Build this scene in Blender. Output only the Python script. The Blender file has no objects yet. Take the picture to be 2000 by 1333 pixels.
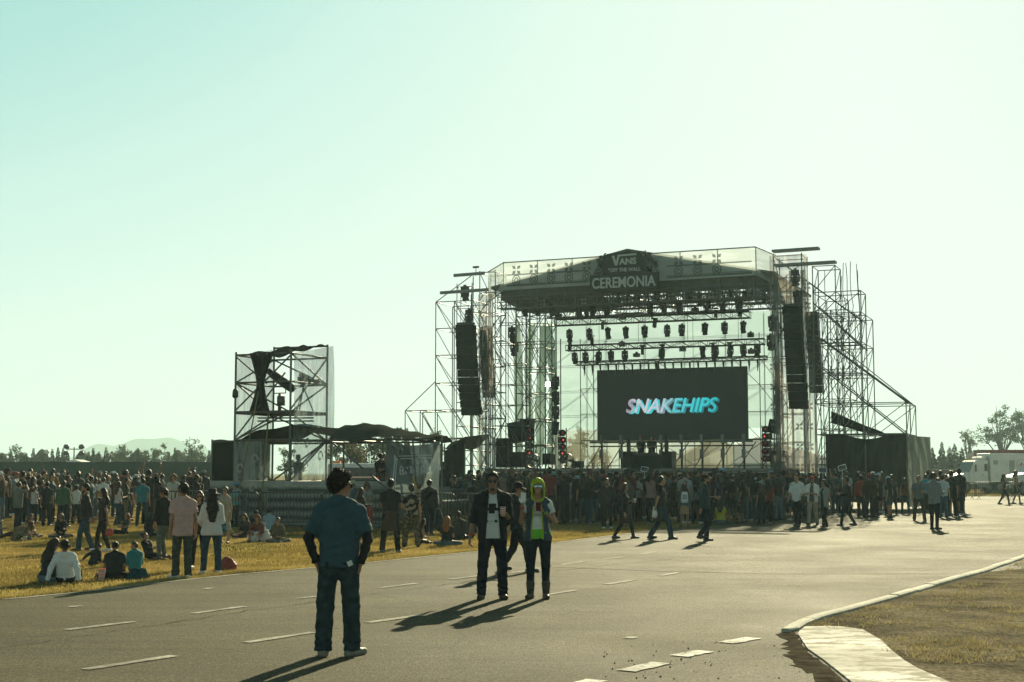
import bpy, math, random
import numpy as np
from mathutils import Vector, Matrix
R = math.radians
random.seed(7); RNG = np.random.default_rng(7)
C = bpy.context.scene
# ---------------------------------------------------------------- camera
F = 2778.0; TILT = math.atan(257.5 / F); CT, ST = math.cos(TILT), math.sin(TILT); EYE = 1.7
cam = bpy.data.cameras.new('camera'); co = bpy.data.objects.new('camera', cam)
C.collection.objects.link(co); C.camera = co
co.location = (0, 0, EYE); co.rotation_euler = (R(90) + TILT, 0, 0)
cam.sensor_width = 36; cam.lens = F / 2000 * 36; cam.clip_end = 6000; cam.clip_start = 0.1
# ---------------------------------------------------------------- sky, sun, exposure
SUN_EL, SUN_AZ = R(22.8), R(14.2)                # azimuth from +Y towards +X
W = bpy.data.worlds.new('World'); C.world = W; W.use_nodes = True
nt = W.node_tree; nt.nodes.clear()
sky = nt.nodes.new('ShaderNodeTexSky'); sky.sky_type = 'NISHITA'; sky.sun_disc = False
sky.sun_elevation = SUN_EL; sky.sun_rotation = SUN_AZ; sky.altitude = 2400
sky.air_density = 1.0; sky.dust_density = 2.4; sky.ozone_density = 1.6
bw = nt.nodes.new('ShaderNodeRGBToBW'); sc_ = nt.nodes.new('ShaderNodeMath'); sc_.operation = 'MULTIPLY'; sc_.inputs[1].default_value = 0.1 / 1.2
rp = nt.nodes.new('ShaderNodeValToRGB'); e = rp.color_ramp.elements       # colours of the dusty greenish air by sky brightness
SKYC = [(.04, (.013, .026, .031)), (.10, (.034, .062, .072)), (.18, (.075, .135, .145)), (.24, (.15, .26, .25)), (.30, (.20, .365, .342)), (.44, (.31, .44, .40)), (.62, (.385, .475, .425)), (.95, (.445, .495, .455))]
while len(e) < len(SKYC): e.new(.5)
for k, (ps, cc) in enumerate(SKYC): e[k].position = ps; e[k].color = (*cc, 1)
bg = nt.nodes.new('ShaderNodeBackground'); bg.inputs[1].default_value = 1.0
ow = nt.nodes.new('ShaderNodeOutputWorld')
nt.links.new(sky.outputs[0], bw.inputs[0]); nt.links.new(bw.outputs[0], sc_.inputs[0]); nt.links.new(sc_.outputs[0], rp.inputs[0])
nt.links.new(rp.outputs[0], bg.inputs[0]); nt.links.new(bg.outputs[0], ow.inputs[0])
sl = bpy.data.lights.new('sun', 'SUN'); sl.energy = 5.0; sl.angle = R(0.5); sl.color = (1.0, 0.885, 0.58)
so = bpy.data.objects.new('sun', sl); C.collection.objects.link(so)
SUND = Vector((math.sin(SUN_AZ) * math.cos(SUN_EL), math.cos(SUN_AZ) * math.cos(SUN_EL), math.sin(SUN_EL)))
so.rotation_euler = SUND.to_track_quat('Z', 'Y').to_euler(); so.location = (30, 60, 60)
C.view_settings.view_transform = 'Standard'; C.view_settings.look = 'None'; C.view_settings.gamma = 1
C.view_settings.exposure = 1.0
HAZE = 0.00048
C.cycles.use_denoising = True
C.cycles.max_bounces = 8; C.cycles.transparent_max_bounces = 24; C.cycles.volume_bounces = 0
C.cycles.diffuse_bounces = 3; C.cycles.glossy_bounces = 2; C.cycles.transmission_bounces = 4
# ---------------------------------------------------------------- measuring helpers
def ray(px, py):
    u = (px - 1000) / F; v = (666.5 - py) / F
    return Vector((u, CT - v * ST, ST + v * CT))
def at(px, py, Y):
    d = ray(px, py); t = Y / d.y
    return Vector((d.x * t, Y, EYE + d.z * t))
def gr(px, py, z=0.0):
    d = ray(px, py); t = (z - EYE) / d.z
    return Vector((d.x * t, d.y * t, z))
# ---------------------------------------------------------------- object helpers
LINK = C.collection.objects.link
def tag(o, label=None, cat=None, group=None, kind=None):
    if label: o['label'] = label
    if cat: o['category'] = cat
    if group: o['group'] = group
    if kind: o['kind'] = kind
    return o
def thing(name, label, cat, loc=(0, 0, 0), rz=0.0, group=None):
    o = bpy.data.objects.new(name, None); LINK(o)
    o.empty_display_size = .2; o.location = loc; o.rotation_euler = (0, 0, rz)
    return tag(o, label, cat, group)
def copy_tree(o, parent=None):
    c = o.copy(); LINK(c); c.parent = parent
    for ch in list(o.children): copy_tree(ch, c)
    return c
class MB:
    def __init__(s): s.v = []; s.f = []; s.sm = []
    def add(s, vs, fs, smooth=False):
        b = len(s.v); s.v += [tuple(p) for p in vs]
        s.f += [tuple(i + b for i in f) for f in fs]; s.sm += [smooth] * len(fs); return s
    def box(s, c, d, rz=0.0, m=None):
        x, y, z = d[0] / 2, d[1] / 2, d[2] / 2
        q = [(-x, -y, -z), (x, -y, -z), (x, y, -z), (-x, y, -z), (-x, -y, z), (x, -y, z), (x, y, z), (-x, y, z)]
        M = Matrix.Rotation(rz, 4, 'Z') if m is None else m
        return s.add([Vector(c) + (M @ Vector(p)) for p in q],
              [(0, 3, 2, 1), (4, 5, 6, 7), (0, 1, 5, 4), (1, 2, 6, 5), (2, 3, 7, 6), (3, 0, 4, 7)])
    def bar(s, a, b, w, h=None):
        a, b = Vector(a), Vector(b); d = b - a; h = h or w
        m = d.to_track_quat('Z', 'Y').to_matrix().to_4x4()
        return s.box((a + b) / 2, (w, h, d.length), m=m)
    def tube(s, pts, rad, n=8, cap=True):
        pts = [Vector(p) for p in pts]; rad = rad if isinstance(rad, (list, tuple)) else [rad] * len(pts)
        vs = []; u = None
        for i, p in enumerate(pts):
            t = (pts[min(i + 1, len(pts) - 1)] - pts[max(i - 1, 0)]).normalized()
            if u is None: u = t.orthogonal().normalized()
            u = (u - t * u.dot(t)).normalized(); w = t.cross(u)
            vs += [p + (u * math.cos(2 * math.pi * k / n) + w * math.sin(2 * math.pi * k / n)) * rad[i] for k in range(n)]
        fs = [(i * n + k, i * n + (k + 1) % n, (i + 1) * n + (k + 1) % n, (i + 1) * n + k) for i in range(len(pts) - 1) for k in range(n)]
        if cap: fs += [tuple(range(n))[::-1], tuple((len(pts) - 1) * n + k for k in range(n))]
        return s.add(vs, fs, True)
    def lathe(s, c, prof, n=16, m=None, cap=True):
        m = m or Matrix.Identity(4)
        vs = [Vector(c) + m @ Vector((r * math.cos(2 * math.pi * k / n), r * math.sin(2 * math.pi * k / n), z)) for r, z in prof for k in range(n)]
        fs = [(i * n + k, i * n + (k + 1) % n, (i + 1) * n + (k + 1) % n, (i + 1) * n + k) for i in range(len(prof) - 1) for k in range(n)]
        if cap: fs += [tuple(range(n))[::-1], tuple((len(prof) - 1) * n + k for k in range(n))]
        return s.add(vs, fs, True)
    def quad(s, *p): return s.add(p, [tuple(range(len(p)))])
    def prism(s, poly, ext):
        n = len(poly); e = Vector(ext); a = [Vector(p) for p in poly]
        return s.add(a + [p + e for p in a], [tuple(range(n))[::-1], tuple(range(n, 2 * n))] + [(i, (i + 1) % n, n + (i + 1) % n, n + i) for i in range(n)])
    def grid(s, fn, nu, nv, smooth=True):
        vs = [fn(i / nu, j / nv) for j in range(nv + 1) for i in range(nu + 1)]
        fs = [(j * (nu + 1) + i, j * (nu + 1) + i + 1, (j + 1) * (nu + 1) + i + 1, (j + 1) * (nu + 1) + i) for j in range(nv) for i in range(nu)]
        return s.add(vs, fs, smooth)
    def mesh(s, name):
        me = bpy.data.meshes.new(name); me.from_pydata(s.v, [], s.f)
        me.polygons.foreach_set('use_smooth', s.sm); me.update(); return me
    def build(s, name, mat, parent=None, color=None, recalc=False):
        if parent is not None:      # shapes are written in world space
            P = Matrix.Translation(parent_loc(parent)) @ parent_rot(parent); I = P.inverted()
            s.v = [tuple(I @ Vector(p)) for p in s.v]
        me = s.mesh(name); me.materials.append(mat)
        return mk(name, me, parent, color)
def parent_loc(p):
    M = Matrix.Identity(4); ch = []
    while p is not None: ch.append(p); p = p.parent
    for q in reversed(ch): M = M @ q.matrix_basis
    return M.to_translation()
def parent_rot(p):
    M = Matrix.Identity(4); ch = []
    while p is not None: ch.append(p); p = p.parent
    for q in reversed(ch): M = M @ q.matrix_basis
    return M.to_3x3().normalized().to_4x4()
def mk(name, me, parent=None, color=None):
    o = bpy.data.objects.new(name, me); LINK(o); o.parent = parent
    if color: o.color = (*color, 1)
    return o
_ct = None
def rod(parent, name, a, b, r, mat):
    """one tube: the shared unit cylinder scaled between two world points"""
    global _ct
    key = mat.name
    if _ct is None: _ct = {}
    if key not in _ct:
        _ct[key] = MB().tube([(0, 0, 0), (0, 0, 1)], 1.0, 6).mesh('tube'); _ct[key].materials.append(mat)
    a, b = Vector(a), Vector(b); o = bpy.data.objects.new(name, _ct[key]); LINK(o); d = b - a
    M = Matrix.Translation(a) @ d.to_track_quat('Z', 'Y').to_matrix().to_4x4() @ Matrix.Diagonal((r, r, d.length, 1))
    if parent is not None:
        o.parent = parent; M = (Matrix.Translation(parent_loc(parent)) @ parent_rot(parent)).inverted() @ M
    o.matrix_basis = M
    return o
# ---------------------------------------------------------------- materials
MATS = {}
def mat(name, base=(.5, .5, .5), rough=.8, metal=0.0, noise=0.0, scale=8.0, bump=0.0, bscale=60.0, objcol=False,
        transl=0.0, alpha=1.0, spec=0.35, emit=None, estr=0.0, coord='Object', sheen=0.0, detail=6):
    m = bpy.data.materials.new(name); m.use_nodes = True; MATS[name] = m
    n = m.node_tree.nodes; l = m.node_tree.links; p = n['Principled BSDF']; out = n['Material Output']
    p.inputs['Roughness'].default_value = rough; p.inputs['Metallic'].default_value = metal
    p.inputs['Specular IOR Level'].default_value = spec if rough < .78 else (min(spec, .06) if rough < .9 else 0.0)
    if sheen: p.inputs['Sheen Weight'].default_value = sheen
    tc = n.new('ShaderNodeTexCoord'); src = None
    if objcol:
        oi = n.new('ShaderNodeObjectInfo'); src = oi.outputs['Color']
    if noise:
        t = n.new('ShaderNodeTexNoise'); t.inputs['Scale'].default_value = scale; t.inputs['Detail'].default_value = detail
        l.new(tc.outputs[coord], t.inputs['Vector'])
        r = n.new('ShaderNodeMapRange'); r.inputs[1].default_value = .3; r.inputs[2].default_value = .7
        r.inputs[3].default_value = 1 - noise; r.inputs[4].default_value = 1 + noise
        l.new(t.outputs[0], r.inputs[0])
        v = n.new('ShaderNodeVectorMath'); v.operation = 'SCALE'; l.new(r.outputs[0], v.inputs['Scale'])
        if src: l.new(src, v.inputs[0])
        else: v.inputs[0].default_value = base
        src = v.outputs[0]
    if src: l.new(src, p.inputs['Base Color'])
    else: p.inputs['Base Color'].default_value = (*base, 1)
    if bump:
        t = n.new('ShaderNodeTexNoise'); t.inputs['Scale'].default_value = bscale; t.inputs['Detail'].default_value = 5
        l.new(tc.outputs[coord], t.inputs['Vector']); b = n.new('ShaderNodeBump'); b.inputs['Strength'].default_value = bump
        b.inputs['Distance'].default_value = .02; l.new(t.outputs[0], b.inputs['Height']); l.new(b.outputs[0], p.inputs['Normal'])
    last = p.outputs[0]
    if emit:
        p.inputs['Emission Color'].default_value = (*emit, 1); p.inputs['Emission Strength'].default_value = estr
    if transl:
        tr = n.new('ShaderNodeBsdfTranslucent'); ms = n.new('ShaderNodeMixShader'); ms.inputs[0].default_value = transl
        if src: l.new(src, tr.inputs[0])
        else: tr.inputs[0].default_value = (*base, 1)
        l.new(last, ms.inputs[1]); l.new(tr.outputs[0], ms.inputs[2]); last = ms.outputs[0]
    if alpha < 1:
        tp = n.new('ShaderNodeBsdfTransparent'); ms = n.new('ShaderNodeMixShader'); ms.inputs[0].default_value = alpha
        l.new(tp.outputs[0], ms.inputs[1]); l.new(last, ms.inputs[2]); last = ms.outputs[0]
    l.new(last, out.inputs[0])
    return m
def nodes(m): return m.node_tree.nodes, m.node_tree.links, m.node_tree.nodes['Principled BSDF'], m.node_tree.nodes['Material Output']
STEEL = mat('galvanised_steel', (.10, .105, .10), .45, .5, noise=.25, scale=3)
DSTEEL = mat('dark_steel', (.03, .032, .034), .5, .3, noise=.2, scale=3)
ALU = mat('aluminium_truss', (.13, .135, .13), .4, .6)
BLACK = mat('black_casing', (.012, .013, .014), .5, noise=.2, scale=4)
BCLOTH = mat('black_stage_fabric', (.016, .019, .018), .95, noise=.4, scale=1.2, bump=.3, bscale=3, transl=.03)
WHITEP = mat('white_paint', (.62, .63, .6), .45, noise=.08, scale=2)
GLASS = mat('dark_glass', (.012, .018, .02), .12, spec=.35)
RUBBER = mat('black_rubber', (.012, .012, .012), .9)
LENS = mat('fixture_lens', (.05, .055, .06), .1, spec=.7)
def lamp(name, c, s): return mat(name, (.02, .02, .02), .4, emit=c, estr=s)
REDLED = lamp('red_led', (1, .07, .03), .9); HOTRED = lamp('bright_red_led', (1, .10, .04), 14); HOTWHITE = lamp('lit_floodlight', (1, .97, .85), 25)
CLOTH = mat('cloth', objcol=True, rough=.82, noise=.11, scale=9, bump=.35, bscale=22, transl=.1)
for m_ in (CLOTH,): m_.node_tree.nodes['Principled BSDF'].inputs['Specular IOR Level'].default_value = .25
DENIM = mat('denim', objcol=True, rough=.92, noise=.35, scale=14, bump=.25, bscale=120)
SKIN = mat('skin', objcol=True, rough=.55, noise=.08, scale=20)
HAIR = mat('hair', objcol=True, rough=.45, noise=.3, scale=60, bump=.5, bscale=120, transl=.3)
LEATHER = mat('shoe_leather', objcol=True, rough=.6, noise=.2, scale=15)
PLAIN = mat('coloured_plastic', objcol=True, rough=.45)
# ================================================================ ground, road, verges
def plane_sheet(name, poly, z, m, parent=None):
    b = MB(); b.quad(*[(p[0], p[1], z) for p in poly]); o = b.build(name, m, parent); return o
# dry grass field: one sheet out to the horizon
m = mat('dry_grass_ground', (.2, .15, .05), .95); n, l, p, out = nodes(m)
tc = n.new('ShaderNodeTexCoord')
def noise(scale, detail=6, vec=None, rough=.6):
    t = n.new('ShaderNodeTexNoise'); t.inputs['Scale'].default_value = scale; t.inputs['Detail'].default_value = detail
    t.inputs['Roughness'].default_value = rough; l.new(vec or tc.outputs['Object'], t.inputs['Vector']); return t.outputs[0]
def ramp(fac, stops):
    r = n.new('ShaderNodeValToRGB'); e = r.color_ramp.elements
    while len(e) < len(stops): e.new(.5)
    for k, (pos, c) in enumerate(stops): e[k].position = pos; e[k].color = (*c, 1)
    l.new(fac, r.inputs[0]); return r.outputs[0]
def mixc(fac, a, b, mode='MIX'):
    x = n.new('ShaderNodeMix'); x.data_type = 'RGBA'; x.blend_type = mode
    if isinstance(fac, float): x.inputs[0].default_value = fac
    else: l.new(fac, x.inputs[0])
    for q, s in ((a, 6), (b, 7)):
        if isinstance(q, tuple): x.inputs[s].default_value = (*q, 1)
        else: l.new(q, x.inputs[s])
    return x.outputs[2]
def mth(op, a, b=0.0):
    x = n.new('ShaderNodeMath'); x.operation = op
    for q, s in ((a, 0), (b, 1)):
        if isinstance(q, (int, float)): x.inputs[s].default_value = q
        else: l.new(q, x.inputs[s])
    return x.outputs[0]
def bumpn(h, s, d=.02):
    b = n.new('ShaderNodeBump'); b.inputs['Strength'].default_value = s; b.inputs['Distance'].default_value = d
    l.new(h, b.inputs['Height']); l.new(b.outputs[0], p.inputs['Normal'])
big = ramp(noise(.22, 5), [(.35, (.09, .085, .024)), (.48, (.23, .165, .05)), (.62, (.38, .27, .11))])
fine = ramp(noise(26, 8, rough=.75), [(.3, (.35, .4, .3)), (.7, (1.3, 1.2, 1.05))])
l.new(mixc(1.0, big, fine, 'MULTIPLY'), p.inputs['Base Color']); bumpn(noise(40, 6), .8, .04)
GRASSM = m
b = MB(); b.quad((-2000, -90, 0), (2000, -90, 0), (2000, 2960, 0), (-2000, 2960, 0)); tag(b.build('ground', m), kind='structure')
# asphalt
m = mat('asphalt', (.05, .05, .045), .8, spec=.12); m.node_tree.nodes['Principled BSDF'].inputs['Specular IOR Level'].default_value = .11; n, l, p, out = nodes(m); tc = n.new('ShaderNodeTexCoord')
g1 = ramp(noise(38, 4, rough=.9), [(.36, (.018, .017, .008)), (.5, (.074, .068, .032)), (.60, (.118, .108, .052)), (.70, (.36, .335, .17))])
g2 = mixc(1.0, ramp(noise(.55, 6), [(.3, (.8, .8, .8)), (.7, (1.16, 1.14, 1.08))]), ramp(noise(9, 5, rough=.85), [(.3, (.62, .62, .64)), (.7, (1.38, 1.36, 1.3))]), 'MULTIPLY')
spk = n.new('ShaderNodeMapping'); spk.inputs['Scale'].default_value = (48, 10, 1); l.new(tc.outputs['Object'], spk.inputs[0]); SPK = ramp(noise(1.0, 3, spk.outputs[0], .8), [(.28, (.42, .42, .44)), (.5, (.98, .98, .98)), (.72, (1.75, 1.72, 1.62))])
g2 = mixc(1.0, g2, SPK, 'MULTIPLY')
st = n.new('ShaderNodeMapping'); st.inputs['Rotation'].default_value = (0, 0, R(-20)); st.inputs['Scale'].default_value = (.25, 3.0, 1)
l.new(tc.outputs['Object'], st.inputs[0]); g3 = ramp(noise(.5, 6, st.outputs[0]), [(.35, (.76, .76, .76)), (.65, (1.16, 1.16, 1.16))])
vo = n.new('ShaderNodeTexVoronoi'); vo.feature = 'DISTANCE_TO_EDGE'; vo.inputs['Scale'].default_value = .16
wv = n.new('ShaderNodeVectorMath'); wv.operation = 'ADD'; nz = n.new('ShaderNodeTexNoise'); nz.inputs['Scale'].default_value = .8; nz.inputs['Detail'].default_value = 6
l.new(tc.outputs['Object'], nz.inputs[0]); l.new(tc.outputs['Object'], wv.inputs[0]); l.new(nz.outputs['Color'], wv.inputs[1]); l.new(wv.outputs[0], vo.inputs['Vector'])
crk = ramp(vo.outputs['Distance'], [(0.0, (.5, .5, .5)), (.004, (1, 1, 1))])
cc = mixc(1.0, mixc(1.0, mixc(1.0, g1, g2, 'MULTIPLY'), g3, 'MULTIPLY'), crk, 'MULTIPLY')
l.new(cc, p.inputs['Base Color']); bumpn(noise(55, 4, rough=.75), 1.0, .02)
l.new(mth('MULTIPLY_ADD', noise(.4, 4), .25), p.inputs['Roughness'])
[x for x in n if x.type == 'MATH'][-1].inputs[2].default_value = .68
ASPH = m
gl = [(-500, 1236), (0, 1172), (157, 1157), (342, 1135), (468, 1122), (562, 1114), (702, 1101), (900, 1080.6), (937, 1077), (1002, 1067.5), (1088, 1060), (1140, 1053), (1199, 1046), (1268, 1037), (1355, 1028), (1427, 1018)]
GL = [gr(*q) for q in gl]
pts = [(-16, 6)] + [(q.x, q.y) for q in GL] + [(10.5, 62), (10, 84), (18, 100), (26, 106), (75, 106), (75, 3), (-16, 3)]
road = tag(plane_sheet('road', pts[::-1], .004, ASPH), kind='structure')
# newer, paler asphalt beyond the joint
pp = [gr(1060, 1108), gr(1300, 1117), gr(1500, 1122), gr(1880, 1122)]
m2 = ASPH.copy(); m2.name = 'asphalt_paler'
for nd in m2.node_tree.nodes:
    if nd.type == 'VALTORGB' and abs(nd.color_ramp.elements[0].color[0] - .022) < 1e-3:
        for e in nd.color_ramp.elements: e.color = (*[v * 1.3 for v in e.color[:3]], 1)
poly = [(q.x, q.y) for q in pp] + [(26, 40), (60, 60), (60, 100), (26, 105), (18, 99), (11, 84), (11.3, 62)] + [(q.x + .25, q.y - .1) for q in GL[::-1][:7]]
plane_sheet('asphalt_patch', poly, .008, m2, road)
# worn old asphalt apron under the broken white edge line
m3 = ASPH.copy(); m3.name = 'asphalt_old'
for nd in m3.node_tree.nodes:
    if nd.type == 'VALTORGB' and abs(nd.color_ramp.elements[0].color[0] - .022) < 1e-3:
        for e, k in zip(nd.color_ramp.elements, (1.7, 1.25, 1.15, 1.0)): e.color = (e.color[0] * k * 1.05, e.color[1] * k, e.color[2] * k * .85, 1)
ap = [gr(*q) for q in [(1538, 1234), (1440, 1266), (1330, 1297), (1235, 1322), (1100, 1352), (1090, 1420), (1760, 1420), (1660, 1333), (1608, 1290), (1570, 1262), (1560, 1240)]]
plane_sheet('asphalt_apron', [(q.x, q.y) for q in ap], .008, m3, road)
# a sealed joint
TAR = mat('tar_seal', (.014, .013, .010), .95)
for pts_ in ([(0, 1268), (240, 1233), (520, 1190), (820, 1150), (1060, 1118), (1330, 1092)],):
    Q = [gr(*c) for c in pts_]; W_ = []
    for i in range(len(Q) - 1):
        for k in range(14): p_ = Q[i].lerp(Q[i + 1], k / 14); W_.append(p_ + Vector((random.gauss(0, .03), random.gauss(0, .05), 0)))
    tp_, bt_ = [], []
    for i, p_ in enumerate(W_):
        d = (W_[min(i + 1, len(W_) - 1)] - W_[max(i - 1, 0)]).normalized(); q = Vector((-d.y, d.x, 0)) * random.uniform(.003, .009); tp_.append(p_ + q); bt_.append(p_ - q)
    mb = MB(); n_ = len(tp_); mb.add([(v.x, v.y, .0102) for v in tp_ + bt_], [(i, n_ + i, n_ + i + 1, i + 1) for i in range(n_ - 1)]); mb.build('tar_seal', TAR, road)
# painted markings
def worn(name, base, lo, hi, under):
    global n, l, p, out, tc
    m = mat(name, base, .85); n, l, p, out = nodes(m); tc = n.new('ShaderNodeTexCoord')
    f = ramp(noise(9, 9, rough=.72), [(lo, (0, 0, 0)), (hi, (1, 1, 1))]); f2 = ramp(noise(1.3, 3), [(.3, (.35,) * 3), (.6, (1,) * 3)])
    mm = n.new('ShaderNodeMath'); mm.operation = 'MULTIPLY'; l.new(f, mm.inputs[0]); l.new(f2, mm.inputs[1])
    l.new(mixc(mm.outputs[0], under, base), p.inputs['Base Color']); bumpn(noise(50, 5), .5, .01); return m
LINEP = worn('worn_lane_paint', (.44, .43, .36), .30, .55, (.07, .066, .05))
DASHP = worn('white_edge_paint', (.78, .77, .70), .36, .50, (.08, .075, .06))
def dash(a, b, w=.12, m=LINEP, z=.0115, cap=0.0):
    A, B = gr(*a), gr(*b); d = (B - A).normalized(); q = Vector((-d.y, d.x, 0)) * w / 2
    k = 6; top = []; bot = []
    for i in range(k + 1):
        c = A.lerp(B, i / k); j = random.uniform(.85, 1.12); top.append(c + q * j); bot.append(c - q * j)
    plane_sheet('lane_marking', [(v.x, v.y) for v in top + bot[::-1]], z, m, road)
for a, b in [((130, 1232), (262, 1216)), ((165, 1310), (340, 1283)), ((378, 1200), (478, 1186)), ((480, 1257), (612, 1237)), ((578, 1171), (625, 1166)), ((718, 1218), (825, 1203)),
             ((742, 1150), (812, 1141)), ((880, 1133), (945, 1125)), ((1070, 1163), (1125, 1154)), ((1185, 1143), (1238, 1134)), ((1180, 1093), (1218, 1089)), ((1290, 1126), (1328, 1119)),
             ((1252, 1083), (1284, 1079)), ((1000, 1120), (1030, 1116)), ((135, 1187), (158, 1185)), ((1098, 1104), (1140, 1098)), ((1330, 1074), (1356, 1070)), ((1225, 1249), (1240, 1246)), ((400, 1152), (412, 1150))]:
    dash(a, b)
edge = [(q.x + .03, q.y - .03) for q in GL[1:]]
ew = []
for i, q in enumerate(GL[1:14]): ew.append(Vector((q.x, q.y, 0)))
for i in range(len(ew) - 1):
    A, B = ew[i], ew[i + 1]; d = (B - A).normalized(); q = Vector((-d.y, d.x, 0))
    plane_sheet('edge_line', [(v.x, v.y) for v in (A - q * .02, B - q * .02, B - q * .13, A - q * .13)][::-1], .0115, LINEP, road)
for a, b in [((1222, 1313), (1293, 1297)), ((1325, 1284), (1378, 1274)), ((1418, 1258), (1473, 1248)), ((1120, 1342), (1166, 1331))]:
    dash(a, b, .2, DASHP, .0125)
# concrete kerb on the right and the dirt verge behind it
KERB = worn('painted_kerb_concrete', (.56, .55, .47), .28, .5, (.26, .25, .2))
kp = [(1527, 1236), (1538, 1228), (1552, 1220), (1586, 1207), (1631, 1196), (1730, 1169), (1820, 1142), (1910, 1117), (2000, 1086), (2120, 1044), (2300, 1012)]
K = [gr(*q) for q in kp]
b = MB(); sec = [(0, 0), (.0, .035), (.03, .048), (.13, .048), (.16, .035), (.16, -.1)]
def kerb_at(t):
    i = min(int(t), len(K) - 2); f_ = t - i; q = K[i].lerp(K[i + 1], f_); d0 = (K[i + 1] - K[i]).normalized()
    dA = (K[i + 1] - K[max(i - 1, 0)]).normalized(); dB = (K[min(i + 2, len(K) - 1)] - K[i]).normalized(); d = dA.lerp(dB, f_).normalized(); return q, Vector((d.y, -d.x, 0))
t_ = 0.0
while t_ < len(K) - 1.02:                     # cast pieces about a metre long with open joints
    i = min(int(t_), len(K) - 2); L_ = (K[i + 1] - K[i]).length; t2 = min(t_ + 1.05 / L_, len(K) - 1.0); jx, jz = random.uniform(-.012, .012), random.uniform(-.008, .004); vs = []; ns = 4
    for k in range(ns + 1):
        q, s_ = kerb_at(t_ + (t2 - t_ - .02 / L_) * k / ns); w = .55 if t_ + (t2 - t_) * k / ns < .3 else 1
        vs += [q + s_ * (a_ * w + jx) + Vector((0, 0, h_ + jz * (h_ > 0))) for a_, h_ in sec]
    b.add(vs, [(i_ * 6 + k, i_ * 6 + k + 1, i_ * 6 + 7 + k, i_ * 6 + 6 + k) for i_ in range(ns) for k in range(5)] + [(0, 1, 2, 3, 4, 5), tuple(ns * 6 + k for k in range(6))[::-1]]); t_ = t2
tag(b.build('kerb', KERB), kind='structure')
m = mat('dirt_verge_soil', (.1, .085, .06), .95); n, l, p, out = nodes(m); tc = n.new('ShaderNodeTexCoord')
d1 = ramp(noise(.9, 7, rough=.65), [(.34, (.10, .09, .07)), (.5, (.20, .173, .125)), (.66, (.30, .26, .185))])
vm = n.new('ShaderNodeMapping'); vm.inputs['Scale'].default_value = (26, 9, 1); l.new(tc.outputs['Object'], vm.inputs[0])
d2 = ramp(noise(1.0, 6, vm.outputs[0], .8), [(.32, (.22, .22, .22)), (.5, (.95, .94, .92)), (.68, (1.7, 1.62, 1.45))])
l.new(mixc(1.0, d1, d2, 'MULTIPLY'), p.inputs['Base Color']); bumpn(noise(14, 9, rough=.7), .8, .05)
SOIL = m
side = []
for i, q in enumerate(K):
    d = (K[min(i + 1, len(K) - 1)] - K[max(i - 1, 0)]).normalized(); s = Vector((d.y, -d.x, 0)); side.append(q + s * .14)
vp = [(q.x, q.y) for q in side] + [(40, 46), (40, 9.5)] + [(q.x, q.y) for q in [gr(1950, 1400), gr(1850, 1338), gr(1790, 1311), gr(1735, 1273), gr(1680, 1236), gr(1620, 1230), gr(1575, 1230)]]
tag(plane_sheet('dirt_verge', vp, .006, SOIL), kind='structure')
pz = [(1559, 1243), (1562, 1236), (1573, 1228), (1595, 1228), (1618, 1227), (1650, 1229), (1685, 1234), (1721, 1255), (1739, 1273), (1766, 1295), (1795, 1312), (1860, 1340), (1960, 1400), (1730, 1400), (1658, 1333), (1608, 1293), (1577, 1271)]
m4 = worn('worn_white_concrete', (.74, .73, .66), .455, .535, (.24, .225, .175))
nn = m4.node_tree.nodes; mp = nn.new('ShaderNodeMapping'); mp.inputs['Scale'].default_value = (.28, .5, 1); mp.inputs['Rotation'].default_value = (0, 0, .15)
tcs = [x for x in nn if x.type == 'TEX_COORD'][-1]; m4.node_tree.links.new(tcs.outputs['Object'], mp.inputs[0])
for x in nn:
    if x.type == 'TEX_NOISE' and x.inputs['Scale'].default_value < 10: m4.node_tree.links.new(mp.outputs[0], x.inputs['Vector'])
b = MB(); P_ = [gr(*q) for q in pz]; b.prism([(q.x, q.y, -.02) for q in P_], (0, 0, .045)); tag(b.build('painted_concrete_slab', m4), kind='structure')
dp = [(1518, 1240), (1545, 1234), (1560, 1242), (1572, 1268), (1604, 1294), (1656, 1334), (1700, 1365), (1640, 1370), (1590, 1330), (1560, 1300), (1528, 1282), (1535, 1262)]
DQ = [gr(*q) for q in dp]; dd = []
for i in range(len(DQ)):
    for k in range(6): v_ = DQ[i].lerp(DQ[(i + 1) % len(DQ)], k / 6); dd.append((v_.x + random.gauss(0, .03), v_.y + random.gauss(0, .05)))
tag(plane_sheet('dark_dirt', dd, .0105, mat('dark_loose_dirt', (.075, .065, .048), .95, noise=.5, scale=6, bump=1.0, bscale=30)), kind='structure')
# pebbles on the apron
b = MB()
for _ in range(90):
    q = gr(random.uniform(1180, 1680), random.uniform(1255, 1332)); s = random.uniform(.004, .012)
    b.box((q.x, q.y, .008 + s * .4), (s, s * random.uniform(.7, 1.3), s), random.random() * 3)
tag(b.build('gravel', mat('dark_pebbles', (.05, .045, .038), .9)), kind='stuff')
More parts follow.
